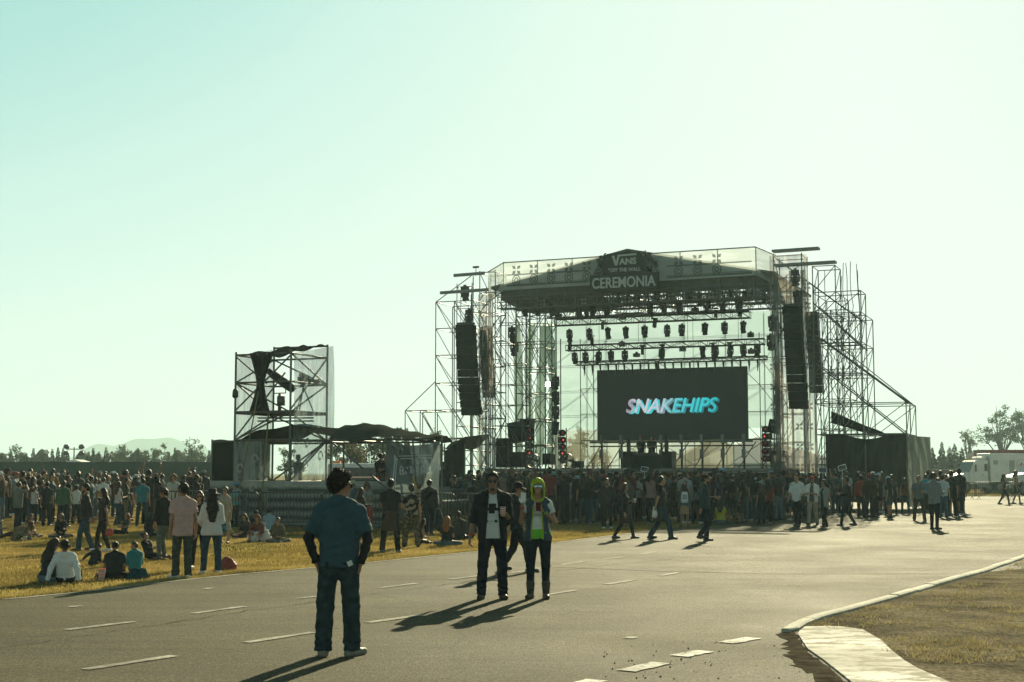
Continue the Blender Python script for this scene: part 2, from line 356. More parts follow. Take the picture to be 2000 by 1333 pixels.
# grass blades: near strip of the left field and tufts on the dirt verge
def blades(name, mtl, spots):
    vs = np.empty((len(spots) * 3, 3)); k = 0
    for (x, y, z, h, w) in spots:
        a = random.random() * 6.283; lean = random.uniform(-.7, .7) * h; l2 = random.uniform(-.7, .7) * h
        dx, dy = math.cos(a) * w, math.sin(a) * w
        vs[k] = (x - dx, y - dy, z); vs[k + 1] = (x + dx, y + dy, z); vs[k + 2] = (x + lean, y + l2, z + h); k += 3
    me = bpy.data.meshes.new(name); me.from_pydata(vs.tolist(), [], [(i, i + 1, i + 2) for i in range(0, k, 3)])
    me.materials.append(mtl); return tag(mk(name, me), kind='stuff')
gm = mat('grass_blade', (.31, .24, .075), .7, noise=.5, scale=.6, transl=.45, coord='Object')
gd = mat('dry_grass_blade', (.27, .225, .115), .8, noise=.4, scale=2, transl=.4)
def left_of_edge(x, y):
    for i in range(len(GL) - 1):
        A, B = GL[i], GL[i + 1]
        if A.y <= y <= B.y:
            return x < A.x + (B.x - A.x) * (y - A.y) / (B.y - A.y) - .02
    return False
sp = []
while len(sp) < 60000:
    y = 17 + 33 * random.random() ** 1.6; x = random.uniform(-.39 * y, .16 * y)
    if left_of_edge(x, y): sp.append((x, y, 0, random.uniform(.02, .055), random.uniform(.004, .009)))
for i in range(1, len(GL) - 3):             # longer tufts along the asphalt edge
    for _ in range(900):
        q = GL[i].lerp(GL[i + 1], random.random()); o = abs(random.gauss(0, .18))
        sp.append((q.x - o * .8 - .02, q.y + o * .6, 0, random.uniform(.03, .075), random.uniform(.004, .008)))
blades('grass', gm, sp)
sp = []
def in_verge(x, y):
    for i in range(len(side) - 1):
        A, B = side[i], side[i + 1]
        if A.y <= y <= B.y: return x > A.x + (B.x - A.x) * (y - A.y) / (B.y - A.y) + .08
    return y <= side[0].y and x > 2.9 + (15.6 - y) * .3
for _ in range(2600):
    y = 13 + 24 * random.random() ** 1.5; x = random.uniform(.15 * y, .42 * y)
    px = 1000 + F * x / y; py = 924 + F * EYE / y
    if not in_verge(x, y) or (py > 1226 and px < 1740 + (py - 1270) * 1.1): continue
    if math.sin(x * 2.1 + 1.3 * math.sin(y * 1.7)) + math.sin(y * 2.9 + x) < random.uniform(-1.4, 1.2): continue
    kk = random.randint(4, 26); rr = random.uniform(.03, .12)
    for _ in range(kk): sp.append((x + random.gauss(0, rr), y + random.gauss(0, rr), .004, random.uniform(.02, .06), random.uniform(.004, .008)))
blades('dry_grass_tufts', gd, sp)
# ================================================================ the stage
SA = R(22); O_ = at(1247, 924, 72); SX = Vector((math.cos(SA), -math.sin(SA), 0)); SY = Vector((math.sin(SA), math.cos(SA), 0)); SZ = Vector((0, 0, 1))
def S(x, y, z): return Vector((O_.x, O_.y, 0)) + SX * x + SY * y + SZ * z
def on(px, py, ly):
    """local (x, z) of a pixel on the stage plane at local depth ly"""
    d = ray(px, py); t = (ly + O_.x * SY.x + O_.y * SY.y) / (d.x * SY.x + d.y * SY.y)
    q = Vector((d.x * t - O_.x, d.y * t - O_.y, 0)); return q.dot(SX), EYE + d.z * t
STAGE_Z = 1.92
# --- gauze materials: open weave lets half of the light through; a print sits in the weave
def scrim(name, base, alpha, dark=None, vscale=(1, 1, 1), transl=.55, thr=(.45, .6), coord='Object', wave=0.0):
    m = mat(name, base, .95); n, l, p, out = nodes(m)
    tc = n.new('ShaderNodeTexCoord'); mp = n.new('ShaderNodeMapping'); mp.inputs['Scale'].default_value = vscale; l.new(tc.outputs[coord], mp.inputs[0])
    t = n.new('ShaderNodeTexNoise'); t.inputs['Scale'].default_value = 1.0; t.inputs['Detail'].default_value = 5; l.new(mp.outputs[0], t.inputs[0])
    src = t.outputs[0]
    r = n.new('ShaderNodeValToRGB'); r.color_ramp.elements[0].position = thr[0]; r.color_ramp.elements[1].position = thr[1]
    r.color_ramp.elements[0].color = (*(dark or base), 1); r.color_ramp.elements[1].color = (*base, 1); l.new(src, r.inputs[0])
    l.new(r.outputs[0], p.inputs['Base Color'])
    tr = n.new('ShaderNodeBsdfTranslucent'); l.new(r.outputs[0], tr.inputs[0]); tp = n.new('ShaderNodeBsdfTransparent')
    a = n.new('ShaderNodeMixShader'); a.inputs[0].default_value = transl; l.new(p.outputs[0], a.inputs[1]); l.new(tr.outputs[0], a.inputs[2])
    b = n.new('ShaderNodeMixShader'); l.new(tp.outputs[0], b.inputs[1]); l.new(a.outputs[0], b.inputs[2])
    ra = n.new('ShaderNodeMapRange'); ra.inputs[3].default_value = min(1, alpha + .12); ra.inputs[4].default_value = alpha - .06; l.new(src, ra.inputs[0])
    l.new(ra.outputs[0], b.inputs[0]); l.new(b.outputs[0], out.inputs[0]); return m
BACKM = scrim('pale_backdrop_gauze', (.40, .57, .56), .60, (.33, .49, .48), (.35, .35, .8), .45)
BACKLOW = scrim('pale_backdrop_gauze_lower', (.32, .33, .26), .55, (.20, .19, .13), (.9, .9, .25), .5)
FRONTM = scrim('printed_roof_gauze', (.74, .80, .76), .60, (.58, .64, .61), (.8, .8, 3.0), .4)
LEGM = scrim('printed_side_gauze', (.50, .47, .42), .46, (.16, .15, .14), (3, 3, .7), .5)
FOHM = scrim('printed_tower_gauze', (.55, .62, .61), .50, (.20, .24, .24), (5, 5, .8), .5, (.42, .56))
GREYF = mat('grey_green_drape', (.60, .71, .68), .95, noise=.22, scale=1.2, transl=.6)
ROOFM = mat('roof_membrane', (.13, .14, .125), .8, noise=.3, scale=.6, transl=.12)
SIGNB = mat('sign_board_black', (.008, .010, .009), .6, noise=.15, scale=2)
SIGNW = mat('sign_lettering', (.40, .44, .41), .6)
PRINT = mat('gauze_print_grey', (.10, .12, .115), .9, transl=.2, alpha=.75)
def panel(name, m, parent, p00, p10, p11, p01, nu=12, nv=8, bulge=.0, thick=.012, seed=0):
    rr = random.Random(seed); a, b_, c, d = map(Vector, (p00, p10, p11, p01)); nrm = (b_ - a).cross(d - a).normalized()
    ph = [rr.uniform(0, 6.28) for _ in range(4)]
    def fn(u, v):
        p = a.lerp(b_, u).lerp(d.lerp(c, u), v)
        w = bulge * (math.sin(u * 7 + ph[0]) * .5 + math.sin(v * 5 + u * 4 + ph[1]) * .5) * math.sin(math.pi * min(max(u, .02), .98)) ** .4
        return p + nrm * w
    b = MB(); b.grid(fn, nu, nv); return b.build(name, m, parent)
def slab(name, m, parent, lo, hi):
    c = [(lo[i] + hi[i]) / 2 for i in range(3)]; d = [hi[i] - lo[i] for i in range(3)]
    b = MB(); b.box(S(*c), d, -SA); return b.build(name, m, parent)
def text_mesh(body, size, shear=0.0, off=0.0, ext=0.01, space=1.0):
    cu = bpy.data.curves.new('lettering', 'FONT'); cu.body = body; cu.size = size; cu.shear = shear; cu.offset = off; cu.extrude = ext; cu.space_character = space
    cu.align_x = 'CENTER'; cu.align_y = 'CENTER'; cu.resolution_u = 4
    o = bpy.data.objects.new('tmp', cu); LINK(o); dg = bpy.context.evaluated_depsgraph_get()
    me = bpy.data.meshes.new_from_object(o.evaluated_get(dg)); bpy.data.objects.remove(o); bpy.data.curves.remove(cu); return me
def place_text(name, body, size, mtl, parent, pos, right, up, width=None, height=None, **kw):
    me = text_mesh(body, size, **kw); nv = len(me.vertices); co_ = np.empty(nv * 3); me.vertices.foreach_get('co', co_); co_ = co_.reshape(-1, 3)
    co_[:, :2] -= (co_[:, :2].max(0) + co_[:, :2].min(0)) / 2; ex = np.ptp(co_, axis=0)
    if width: co_[:, 0] *= width / ex[0]
    if height: co_[:, 1] *= height / ex[1]
    r_, u_ = Vector(right).normalized(), Vector(up).normalized(); nn = r_.cross(u_)
    P = Vector(pos) - parent_loc(parent); out_ = co_[:, :1] * np.array(r_) + co_[:, 1:2] * np.array(u_) + co_[:, 2:3] * np.array(nn) + np.array(P)
    me.vertices.foreach_set('co', out_.ravel()); me.update(); me.materials.clear(); me.materials.append(mtl); me.name = name
    return mk(name, me, parent)

stage = thing('concert_stage', 'large open-air concert stage of steel scaffolding with a gabled roof, facing the dense crowd', 'stage', S(0, 0, 0))
# deck with a pale front edge in three lengths, black skirt
slab('deck', BLACK, stage, (-8.6, .4, STAGE_Z - .18), (8.0, 10.4, STAGE_Z))
slab('skirt', BCLOTH, stage, (-8.6, .46, 0), (8.0, .5, STAGE_Z - .19))
for a, b in ((-8.4, -5.9), (-4.6, -3.4), (-2.6, -.7), (.6, 2.9), (4.0, 7.2)):
    slab('deck_edge', ALU, stage, (a, .36, STAGE_Z - .13), (b, .397, STAGE_Z - .01))
# roof: gable canopy (front fascia, two slopes) and eaves
PK, EV, XL, XR, XP = 13.2, 11.6, -8.2, 7.0, -.6
b = MB(); b.prism([S(XL, .3, EV - .15), S(XP, .3, PK - .12), S(XP, .3, PK), S(XL, .3, EV)], SY * 10); b.prism([S(XP, .3, PK - .12), S(XR, .3, EV - .15), S(XR, .3, EV), S(XP, .3, PK)], SY * 10)
b.build('roof_canopy', ROOFM, stage)
b = MB(); b.prism([S(XL + .3, .95, EV - .7), S(XR - .3, .95, EV - .7), S(XR - .3, .95, EV - .16), S(XP, .95, PK - .14), S(XL + .3, .95, EV - .16)], SY * .04); b.build('gable_fabric', ROOFM, stage)
b = MB(); b.prism([S(XL + .4, 1.0, EV - .72), S(-2.2, 1.0, EV - .72), S(-2.2, 4.0, EV - 1.0), S(XL + .4, 4.5, EV - 1.0)], SZ * .03); b.build('ceiling_fabric', ROOFM, stage)
def truss(name, label, a, b, w, h, mtl=ALU, parent=None, r=.03, step=.55, group=None, up=SZ):
    a, b = Vector(a), Vector(b); d = (b - a).normalized(); s = d.cross(up).normalized(); u = s.cross(d).normalized()
    t = parent or thing(name, label, 'truss', (a + b) / 2, 0, group)
    for i in (-1, 1):
        for j in (-1, 1): rod(t, 'chord', a + s * i * w / 2 + u * j * h / 2, b + s * i * w / 2 + u * j * h / 2, r, mtl)
    m = MB(); L = (b - a).length; k = max(2, round(L / step)); lw = r * .55
    for q in range(k + 1):
        p0 = a + d * L * q / k; p1 = a + d * L * min(q + 1, k) / k; fl = 1 if q % 2 else -1
        for i in (-1, 1):
            if q < k: m.tube([p0 + s * i * w / 2 + u * fl * h / 2, p1 + s * i * w / 2 - u * fl * h / 2], lw, 5, False)
            m.tube([p0 + s * i * w / 2 - u * h / 2, p0 + s * i * w / 2 + u * h / 2], lw, 5, False)
        for j in (-1, 1):
            if q < k: m.tube([p0 + s * fl * w / 2 + u * j * h / 2, p1 - s * fl * w / 2 + u * j * h / 2], lw, 5, False)
    m.build('lacing', mtl, t); return t
# roof grid: trusses across and in depth under the canopy
for ly, z in ((.7, 10.72), (3.0, 10.9), (5.4, 11.0), (8.2, 11.0)):
    truss('roof_truss', 'box truss spanning under the stage roof, %s of four from the front' % {.7: 'first', 3.0: 'second', 5.4: 'third', 8.2: 'last'}[ly], S(XL + .3, ly, z), S(XR - .3, ly, z), .5, .62, r=.032, group='trusses carrying the stage roof')
for i, lx in enumerate((-6.4, -4.4, -2.4, -.4, 1.6, 3.6, 5.4)):
    truss('rafter_truss', 'rafter truss running back under the stage roof, number %d of seven from the left' % (i + 1), S(lx, .6, 11.25), S(lx, 9.8, 11.25), .4, .45, r=.03, step=.8, group='rafter trusses under the stage roof')
for lx in (-5.6, -3.5, -1.6, .3, 2.3, 4.2, 5.9):     # short drop posts that carry the front truss
    for dy in (.45, 1.0): rod(stage, 'hanger_post', S(lx, dy, 10.25), S(lx, dy, 11.9), .045, STEEL)
m = MB()
for i in range(170):                                # roof wind bracing: thin wires and pipes
    lx = random.uniform(XL + .5, XR - .5); ly = random.uniform(1, 9.5); z = random.uniform(10.4, 11.4)
    k = random.choice([(1.6, 0, 0), (0, 1.8, 0), (1.2, 1.2, 0), (.7, 0, .6), (-.7, 0, .6), (0, .7, .7)])
    m.tube([S(lx, ly, z), S(lx + k[0], ly + k[1], min(z + k[2], 11.5))], random.uniform(.014, .026), 5, False)
m.build('wind_bracing', STEEL, stage)
# printed gauze round the roof edge: front band and angled returns, with the frame it is laced to
gz = thing('roof_gauze', 'long translucent printed gauze band laced around the front edge of the stage roof', 'banner', S(0, -.2, 11.3))
GX0, GX1 = -7.35, 6.14
panel('front_panel', FRONTM, gz, S(GX0, -.05, 11.32), S(GX1, -.05, 11.42), S(GX1, -.05, 12.83), S(GX0, -.05, 12.79), 24, 6, .03, seed=1)
panel('side_panel', FRONTM, gz, S(-8.85, 1.4, 10.9), S(GX0, -.05, 11.32), S(GX0, -.05, 12.79), S(-8.9, 1.5, 12.58), 6, 6, .03, seed=2)
panel('side_panel', FRONTM, gz, S(GX1, -.05, 11.42), S(6.85, 1.4, 11.0), S(6.8, 1.5, 12.6), S(GX1, -.05, 12.83), 6, 6, .03, seed=3)
for lx, y in [(GX0, 0)] + [(GX0 + (GX1 - GX0) * k / 7, 0) for k in range(1, 7)] + [(GX1, 0)]:
    rod(gz, 'upright', S(lx, y, 11.2), S(lx, y, 12.84), .025, STEEL)
for a, b_ in ((S(-8.9, 1.5, 12.58), S(GX0, -.02, 12.8)), (S(GX0, -.02, 12.8), S(GX1, -.02, 12.84)), (S(GX1, -.02, 12.84), S(6.82, 1.5, 12.6)), (S(-8.87, 1.45, 10.9), S(GX0, 0, 11.3)), (S(GX0, 0, 11.3), S(GX1, 0, 11.4)), (S(GX1, 0, 11.4), S(6.85, 1.45, 11.0))):
    rod(gz, 'rail', a, b_, .028, STEEL)
def floret(b, c, s):                                  # printed ornament: four petals and a ring
    for k in range(4):
        a = k * math.pi / 2 + .78; d = SX * math.cos(a) + SZ * math.sin(a); q = SX * -math.sin(a) + SZ * math.cos(a)
        b.quad(c + d * s * .15, c + d * s * .55 + q * s * .28, c + d * s, c + d * s * .55 - q * s * .28)
b = MB()
for k in range(12):
    lx = -6.6 + k * .98
    if abs(lx + .5) < 2.1: continue
    for z in (12.35,):
        floret(b, S(lx, -.075, z + .02), .34)
    q = 14
    for rr in (.3, .16):
        for i in range(q):
            a0, a1 = 2 * math.pi * i / q, 2 * math.pi * (i + 1) / q
            b.quad(*[S(lx + math.cos(a) * rad * .8, -.075, 11.82 + math.sin(a) * rad) for a, rad in ((a0, rr), (a1, rr), (a1, rr - .07), (a0, rr - .07))])
for lx0, lx1 in ((GX0 + .2, -2.6), (1.6, GX1 - .2)):
    for z, hh in ((12.08, .08), (11.5, .1), (11.62, .04)): b.quad(S(lx0, -.07, z), S(lx1, -.07, z + .01), S(lx1, -.07, z + hh), S(lx0, -.07, z + hh - .01))
b.build('ornament_print', PRINT, gz)
# name boards on the roof front
sg = thing('sign_board', 'wide black sign board with large pale capitals, lower of the two on the roof front', 'sign', S(-.5, -.5, 11.4))
x0, x1 = -2.36, 1.30; zc = 11.33
slab('board', SIGNB, sg, (x0, -.52, 10.93), (x1, -.42, 11.79))
place_text('lettering', 'CEREMONIA', 1, SIGNW, sg, S((x0 + x1) / 2 - .01, -.545, 11.36), SX, SZ, 3.38, .56, off=.022, ext=.012)
b = MB()
for z in (11.185, 11.30, 11.44, 11.55): b.box(S(-1.58, -.565, z), (.09, .02, .028), -SA)       # stencil bridges across the first E
b.build('stencil_gap', SIGNB, sg)
su = thing('sign_board', 'smaller black sign board with a slogan, raised above the wide board on the roof', 'sign', S(-.5, -.4, 12.3))
xs = -.52
b = MB(); b.prism([S(xs - 1.18, -.5, 11.80), S(xs + 1.18, -.5, 11.80), S(xs + 1.18, -.5, 12.2), S(xs + .92, -.5, 12.86), S(xs - .92, -.5, 12.86), S(xs - 1.18, -.5, 12.2)], SY * .08); b.build('board', SIGNB, su)
place_text('lettering', '"OFF THE WALL', 1, SIGNW, su, S(xs + .02, -.52, 12.0), SX, SZ, 1.72, .20, off=.02, ext=.01)
place_text('lettering', 'ANS', 1, SIGNW, su, S(xs + .19, -.52, 12.42), SX, SZ, .92, .34, off=.035, ext=.01)
b = MB(); vx = xs - .66
b.prism([S(vx, -.53, 12.76), S(vx + .17, -.53, 12.76), S(vx + .245, -.53, 12.36), S(vx + .34, -.53, 12.69), S(vx + 1.34, -.53, 12.72), S(vx + 1.34, -.53, 12.80), S(vx + .27, -.53, 12.77), S(vx + .30, -.53, 12.18), S(vx + .18, -.53, 12.18)][::1], SY * .02)
b = MB()
b.prism([S(vx, -.53, 12.74), S(vx + .15, -.53, 12.74), S(vx + .30, -.53, 12.22), S(vx + .19, -.53, 12.22)], SY * .02)
b.prism([S(vx + .19, -.534, 12.22), S(vx + .30, -.534, 12.22), S(vx + .43, -.534, 12.70), S(vx + .33, -.534, 12.77)], SY * .02)
b.prism([S(vx + .325, -.538, 12.68), S(vx + 1.32, -.538, 12.71), S(vx + 1.32, -.538, 12.80), S(vx + .325, -.538, 12.77)], SY * .02)
b.build('lettering', SIGNW, su)
b = MB()
for s in (-1, 1):
    b = MB(); b.bar(S(xs + s * 1.75, -.3, 11.75), S(xs + s * 1.05, -.3, 12.95), .06)
    for k in range(7): b.box(S(xs + s * (1.35 + random.uniform(-.2, .25)), -.2, 11.9 + k * .14), (.28, .2, .16), random.random())
    b.build('bracket', DSTEEL, su)
# lighting trusses over the back of the stage
TR = [(5.0, (1085, 632), (1465, 614), .40, .34), (6.0, (1107, 683), (1493, 665), .40, .30), (7.1, (1126, 711), (1498, 699), .3, .20)]
TL = ['upper lighting truss hung across the back of the stage', 'middle lighting truss hung across the back of the stage', 'low lighting truss directly above the video screen']
TP = []
for (ly, a, b_, w, h), lab in zip(TR, TL):
    (xa, za), (xb, zb) = on(*a, ly), on(*b_, ly); z = (za + zb) / 2; TP.append((ly, xa, xb, z - h / 2 * 0))
    truss('lighting_truss', lab, S(xa, ly, z), S(xb, ly, z), w, h, DSTEEL, r=.032, step=.5, group='lighting trusses on the stage')
    for k in range(4):
        xx = xa + (xb - xa) * (k + .5) / 4; rod(stage, 'chain', S(xx, ly, z + h / 2), S(xx, ly, 11.2), .012, BLACK)
ly, xa, xb, z = TP[2]
clamp = thing('cable_loom', 'row of short black cables dangling below the low lighting truss', 'cables', S((xa + xb) / 2, ly, z))
m = MB()
for k in range(22):
    xx = xa + .5 + (xb - xa - 1) * k / 21; m.tube([S(xx, ly - .1, z - .1), S(xx + .02, ly - .1, z - .35), S(xx, ly - .1, z - .72)], [.06, .05, .015], 6)
m.build('cable', BLACK, clamp)
# LED screen
(xl, zt), (xr, zb) = on(1166, 731, 7.4), on(1461, 861, 7.4); zt = 7.5; zb = 3.5
SCRM = mat('led_screen_face', (.012, .014, .013), .85, noise=.05, emit=(.008, .012, .010), estr=.5)
scr = thing('video_screen', 'large dark video screen at the back of the stage showing shiny slanted capitals', 'screen', S((xl + xr) / 2, 7.4, zb))
slab('screen_face', SCRM, scr, (xl, 7.4, zb), (xr, 7.5, zt)); slab('cabinet', BLACK, scr, (xl + .03, 7.503, zb + .02), (xr - .03, 7.72, zt - .02))
LOGO = mat('screen_lettering', (.02, .02, .02), .6); n, l, p, out = nodes(LOGO); tc = n.new('ShaderNodeTexCoord'); sp_ = n.new('ShaderNodeSeparateXYZ'); l.new(tc.outputs['Generated'], sp_.inputs[0])
def logo_colour(target, stops, wscale):
    r = n.new('ShaderNodeValToRGB'); e = r.color_ramp.elements
    while len(e) < len(stops): e.new(.5)
    for k, (ps, cc) in enumerate(stops): e[k].position = ps; e[k].color = (*cc, 1)
    wv = n.new('ShaderNodeTexNoise'); wv.inputs['Scale'].default_value = wscale; l.new(tc.outputs['Object'], wv.inputs[0])
    ad = n.new('ShaderNodeMath'); ad.operation = 'MULTIPLY_ADD'; ad.inputs[1].default_value = .5; l.new(wv.outputs[0], ad.inputs[0]); l.new(sp_.outputs[0], ad.inputs[2])
    sb = n.new('ShaderNodeMath'); sb.operation = 'SUBTRACT'; sb.inputs[1].default_value = .25; l.new(ad.outputs[0], sb.inputs[0]); l.new(sb.outputs[0], r.inputs[0]); l.new(r.outputs[0], target)
logo_colour(p.inputs['Emission Color'], [(0, (.20, .17, .21)), (.2, (.36, .34, .38)), (.38, (.22, .34, .38)), (.52, (.05, .32, .35)), (.8, (.02, .34, .36)), (1, (.01, .22, .24))], 3.0)
p.inputs['Emission Strength'].default_value = .85
LOGO2 = mat('screen_lettering_depth', (.02, .02, .02), .6); n, l, p, out = nodes(LOGO2); tc = n.new('ShaderNodeTexCoord'); sp_ = n.new('ShaderNodeSeparateXYZ'); l.new(tc.outputs['Generated'], sp_.inputs[0])
logo_colour(p.inputs['Emission Color'], [(0, (.10, .06, .09)), (.12, (.02, .30, .30)), (.3, (.02, .28, .30)), (.36, (.12, .14, .16)), (.6, (.01, .12, .13)), (1, (.0, .08, .09))], 1.2)
p.inputs['Emission Strength'].default_value = 1.0
(la, lz), (lb, lz2) = on(1222, 795, 7.38), on(1406, 791, 7.38)
place_text('lettering', 'SNAKEHIPS', 1, LOGO, scr, S((la + lb) / 2 - .04, 7.36, lz + .04), SX, SZ, lb - la - .12, .80, shear=.28, off=.016, ext=.004)
place_text('lettering', 'SNAKEHIPS', 1, LOGO2, scr, S((la + lb) / 2 + .06, 7.385, lz - .02), SX, SZ, lb - la - .12, .80, shear=.28, off=.03, ext=.004)
for r_, (ly, xa_, xb_, zz) in enumerate(TP):
    for k in range(9 if r_ < 2 else 5):
        xx = xa_ + (xb_ - xa_) * (k + .5 + random.uniform(-.3, .3)) / (9 if r_ < 2 else 5); kind_ = (k + r_) % 3
        t = thing('strobe_light' if kind_ else 'truss_box', ('small black strobe light' if kind_ else 'small dark control box') + ' clamped on the %s truss above the screen, %s from the left' % (('upper', 'middle', 'low')[r_], 'first second third fourth fifth sixth seventh eighth ninth'.split()[k]), 'stage light' if kind_ else 'control box', S(xx, ly - .25, zz), 0, 'small fittings on the lighting trusses')
        b = MB(); M = Matrix.Rotation(-SA + random.uniform(-.5, .5), 4, 'Z') @ Matrix.Rotation(random.uniform(-.5, .2), 4, 'X'); c = S(xx, ly - .26, zz + random.choice((.35, -.3, .1)))
        if kind_: b.box(c, (.16, .2, .42), m=M); b.build('housing', BLACK, t); b = MB(); b.box(c + SZ * .27, (.30, .14, .06), m=M); b.build('bracket', DSTEEL, t)
        else: b.box(c, (.34, .22, .2), m=M); b.build('housing', mat('grey_control_box', (.10, .11, .105), .5) if 'grey_control_box' not in MATS else MATS['grey_control_box'], t); b = MB(); b.box(c + SZ * .14, (.1, .1, .1), m=M); b.build('clamp', DSTEEL, t)
# pale gauze backdrop and the scaffold it hangs on
bd = thing('backdrop_gauze', 'tall pale translucent backdrop gauze hung behind the video screen', 'backdrop', S(-1, 9.6, 6))
(bl, bz), (br, bz2) = on(1072, 620, 9.6), on(1528, 604, 9.6)
panel('gauze', BACKM, bd, S(bl, 9.6, 4.2), S(br, 9.6, 4.2), S(br, 9.6, 10.75), S(bl, 9.6, 10.65), 26, 12, .06, seed=5)
panel('lower_gauze', BACKLOW, bd, S(bl, 9.6, 1.95), S(br - 2.9, 9.6, 1.95), S(br - 2.9, 9.6, 4.19), S(bl, 9.6, 4.19), 18, 6, .05, seed=6)
def scaffold(name, label, xs, ys, top, levels, r=.026, mtl=STEEL, frame=S, brace='x', group=None, cat='scaffold', skip=None, z0=0.0, depth_br=True):
    t = thing(name, label, cat, frame(sum(xs) / len(xs), sum(ys) / len(ys), z0), 0, group)
    H = {}
    for i, x in enumerate(xs):
        for j, y in enumerate(ys):
            h = top(i, j); H[i, j] = h
            if h > z0: rod(t, 'standard', frame(x, y, z0), frame(x, y, h), r, mtl)
    for i, x in enumerate(xs):
        for j, y in enumerate(ys):
            for di, dj in ((1, 0), (0, 1)):
                a, b_ = (i, j), (i + di, j + dj)
                if b_ not in H: continue
                mh = min(H[a], H[b_]); prev = None
                for k, z in enumerate(levels):
                    if z > mh + .01: continue
                    rod(t, 'ledger', frame(xs[a[0]], ys[a[1]], z), frame(xs[b_[0]], ys[b_[1]], z), r * .85, mtl)
                    if prev is not None and (di or depth_br):
                        flip = (k + a[0] + a[1]) % 2 if brace == 'x' else (brace == 'r')
                        za, zb_ = (prev, z) if flip else (z, prev)
                        if (k + i + j) % 3 != 2 or di == 0: rod(t, 'brace', frame(xs[a[0]], ys[a[1]], za), frame(xs[b_[0]], ys[b_[1]], zb_), r * .75, mtl)
                    prev = z
    return t
LV = [.6, 2.1, 3.55, 5.05, 6.5, 8.0, 9.45, 10.9, 12.35]
scaffold('backdrop_scaffold', 'wide scaffold wall standing behind the video screen and holding the pale backdrop', [bl + .1, -6.1, -4.9, -2.6, -.2, 2.2, 4.4, br - .1], [9.9], lambda i, j: 10.7, LV, r=.027, brace='r')
scaffold('screen_scaffold', 'scaffold frame standing right behind the video screen', [-5.9, -5.1, -3.6, -1.4, .8, 3.0, 4.5, 5.6], [8.1], lambda i, j: 8.0 if 1 < i < 6 else 9.4, LV[1:], r=.024, brace='l')
# legs and base rail under the screen
for k in range(8):
    lx = xl + .3 + (xr - xl - .5) * k / 7; rod(stage, 'screen_leg', S(lx, 7.3, STAGE_Z), S(lx, 7.3, 3.7), .06, DSTEEL)
    b = MB(); b.box(S(lx, 7.2, 3.55), (.17, .12, .5), -SA); b.box(S(lx, 7.2, 2.75), (.2, .14, .5), -SA); b.build('leg_coupler', ALU, stage)
rod(stage, 'screen_rail', S(xl - .4, 7.25, 3.42), S(xr + .3, 7.25, 3.42), .06, ALU); rod(stage, 'screen_rail', S(xl - .4, 7.25, 3.18), S(xr + .3, 7.25, 3.18), .04, DSTEEL)
for k in range(9):
    lx = -5.4 + k * 1.25; rod(stage, 'screen_brace', S(lx, 7.6, STAGE_Z), S(lx + 1.0, 7.6, 3.4), .028, STEEL)
# roof towers and the two side wings
tl = [1.92, 3.2, 4.6, 6.0, 7.4, 8.8, 10.2, 11.3]
WG = 'scaffold towers of the stage'
scaffold('scaffold_tower', 'tall narrow scaffold tower at the left front stage corner, behind the left gauze strip', [-8.9, -8.0], [.4, 1.9], lambda i, j: 12.5, tl + [12.4], r=.028, group=WG)
scaffold('scaffold_tower', 'dense scaffold tower inside the left edge of the stage, in front of the grey drapes', [-7.7, -6.9, -6.0], [2.6, 4.2], lambda i, j: 11.3, tl, r=.026, group=WG)
scaffold('scaffold_tower', 'dense scaffold tower at the back left corner of the stage', [-8.6, -7.4], [6.4, 8.2], lambda i, j: 11.3, tl, r=.026, group=WG)
scaffold('scaffold_tower', 'tall scaffold tower at the right front corner of the stage, behind the right gauze strips', [6.9, 8.3], [.5, 2.0], lambda i, j: 12.5, tl + [12.4], r=.028, group=WG)
scaffold('scaffold_tower', 'slender scaffold tower inside the right edge of the stage', [6.0, 6.7], [4.4, 6.0], lambda i, j: 11.3, tl, r=.026, group=WG)
wl = scaffold('scaffold_wing', 'stepped scaffold wing at the left side of the stage, reaching out over the black tent', [-13.2, -12.3, -11.4, -10.3, -9.2], [.2, 2.4], lambda i, j: [5.05, 5.05, 10.9, 10.9, 12.2][i], LV, r=.028, brace='l', group='scaffold wings of the stage', depth_br=True)
rod(wl, 'brace', S(-13.2, .2, 5.05), S(-11.4, .2, 6.6), .024, STEEL)
rod(wl, 'brace', S(-11.4, .2, 10.9), S(-9.2, .2, 12.3), .024, STEEL)
scaffold('scaffold_tower', 'narrow scaffold tower filling the gap between the left wing and the left speaker array', [-10.6, -9.7], [1.2, 3.2, 5.2], lambda i, j: 12.0 if j < 2 else 10.6, [1.6, 2.9, 4.2, 5.5, 6.8, 8.1, 9.4, 10.6, 11.8], r=.024, group=WG)
scaffold('scaffold_tower', 'lattice scaffold tower just inside the left gauze strip, behind the short speaker array', [-8.4, -7.5, -6.7], [1.0, 2.2], lambda i, j: 11.2, [2.0, 3.1, 4.2, 5.3, 6.4, 7.5, 8.6, 9.7, 10.8], r=.022, brace='l', group=WG)
scaffold('scaffold_tower', 'lattice scaffold tower behind the short right speaker array', [8.4, 9.2, 10.1], [3.2, 5.4, 7.2], lambda i, j: (11.2, 9.9, 9.9)[max(i, j)], [2.4, 3.9, 5.4, 6.9, 8.4, 9.9, 11.2], r=.022, group=WG)
for z in (11.35, 12.25): b = MB(); b.bar(S(-11.0 + (z > 12) * .8, -.1, z), S(-8.2 - (z > 12) * .2, -.1, z + .04), .12, .16); b.build('beam', ALU, wl)
rod(wl, 'mast', S(-9.3, .8, 12.3), S(-9.3, .8, 12.75), .02, DSTEEL)
b = MB(); b.box(S(-9.3, .8, 12.78), (.35, .08, .1), -SA); b.build('anemometer', DSTEEL, wl)
hs = {0: 12.2, 1: 11.8, 2: 10.6, 3: 5.05}
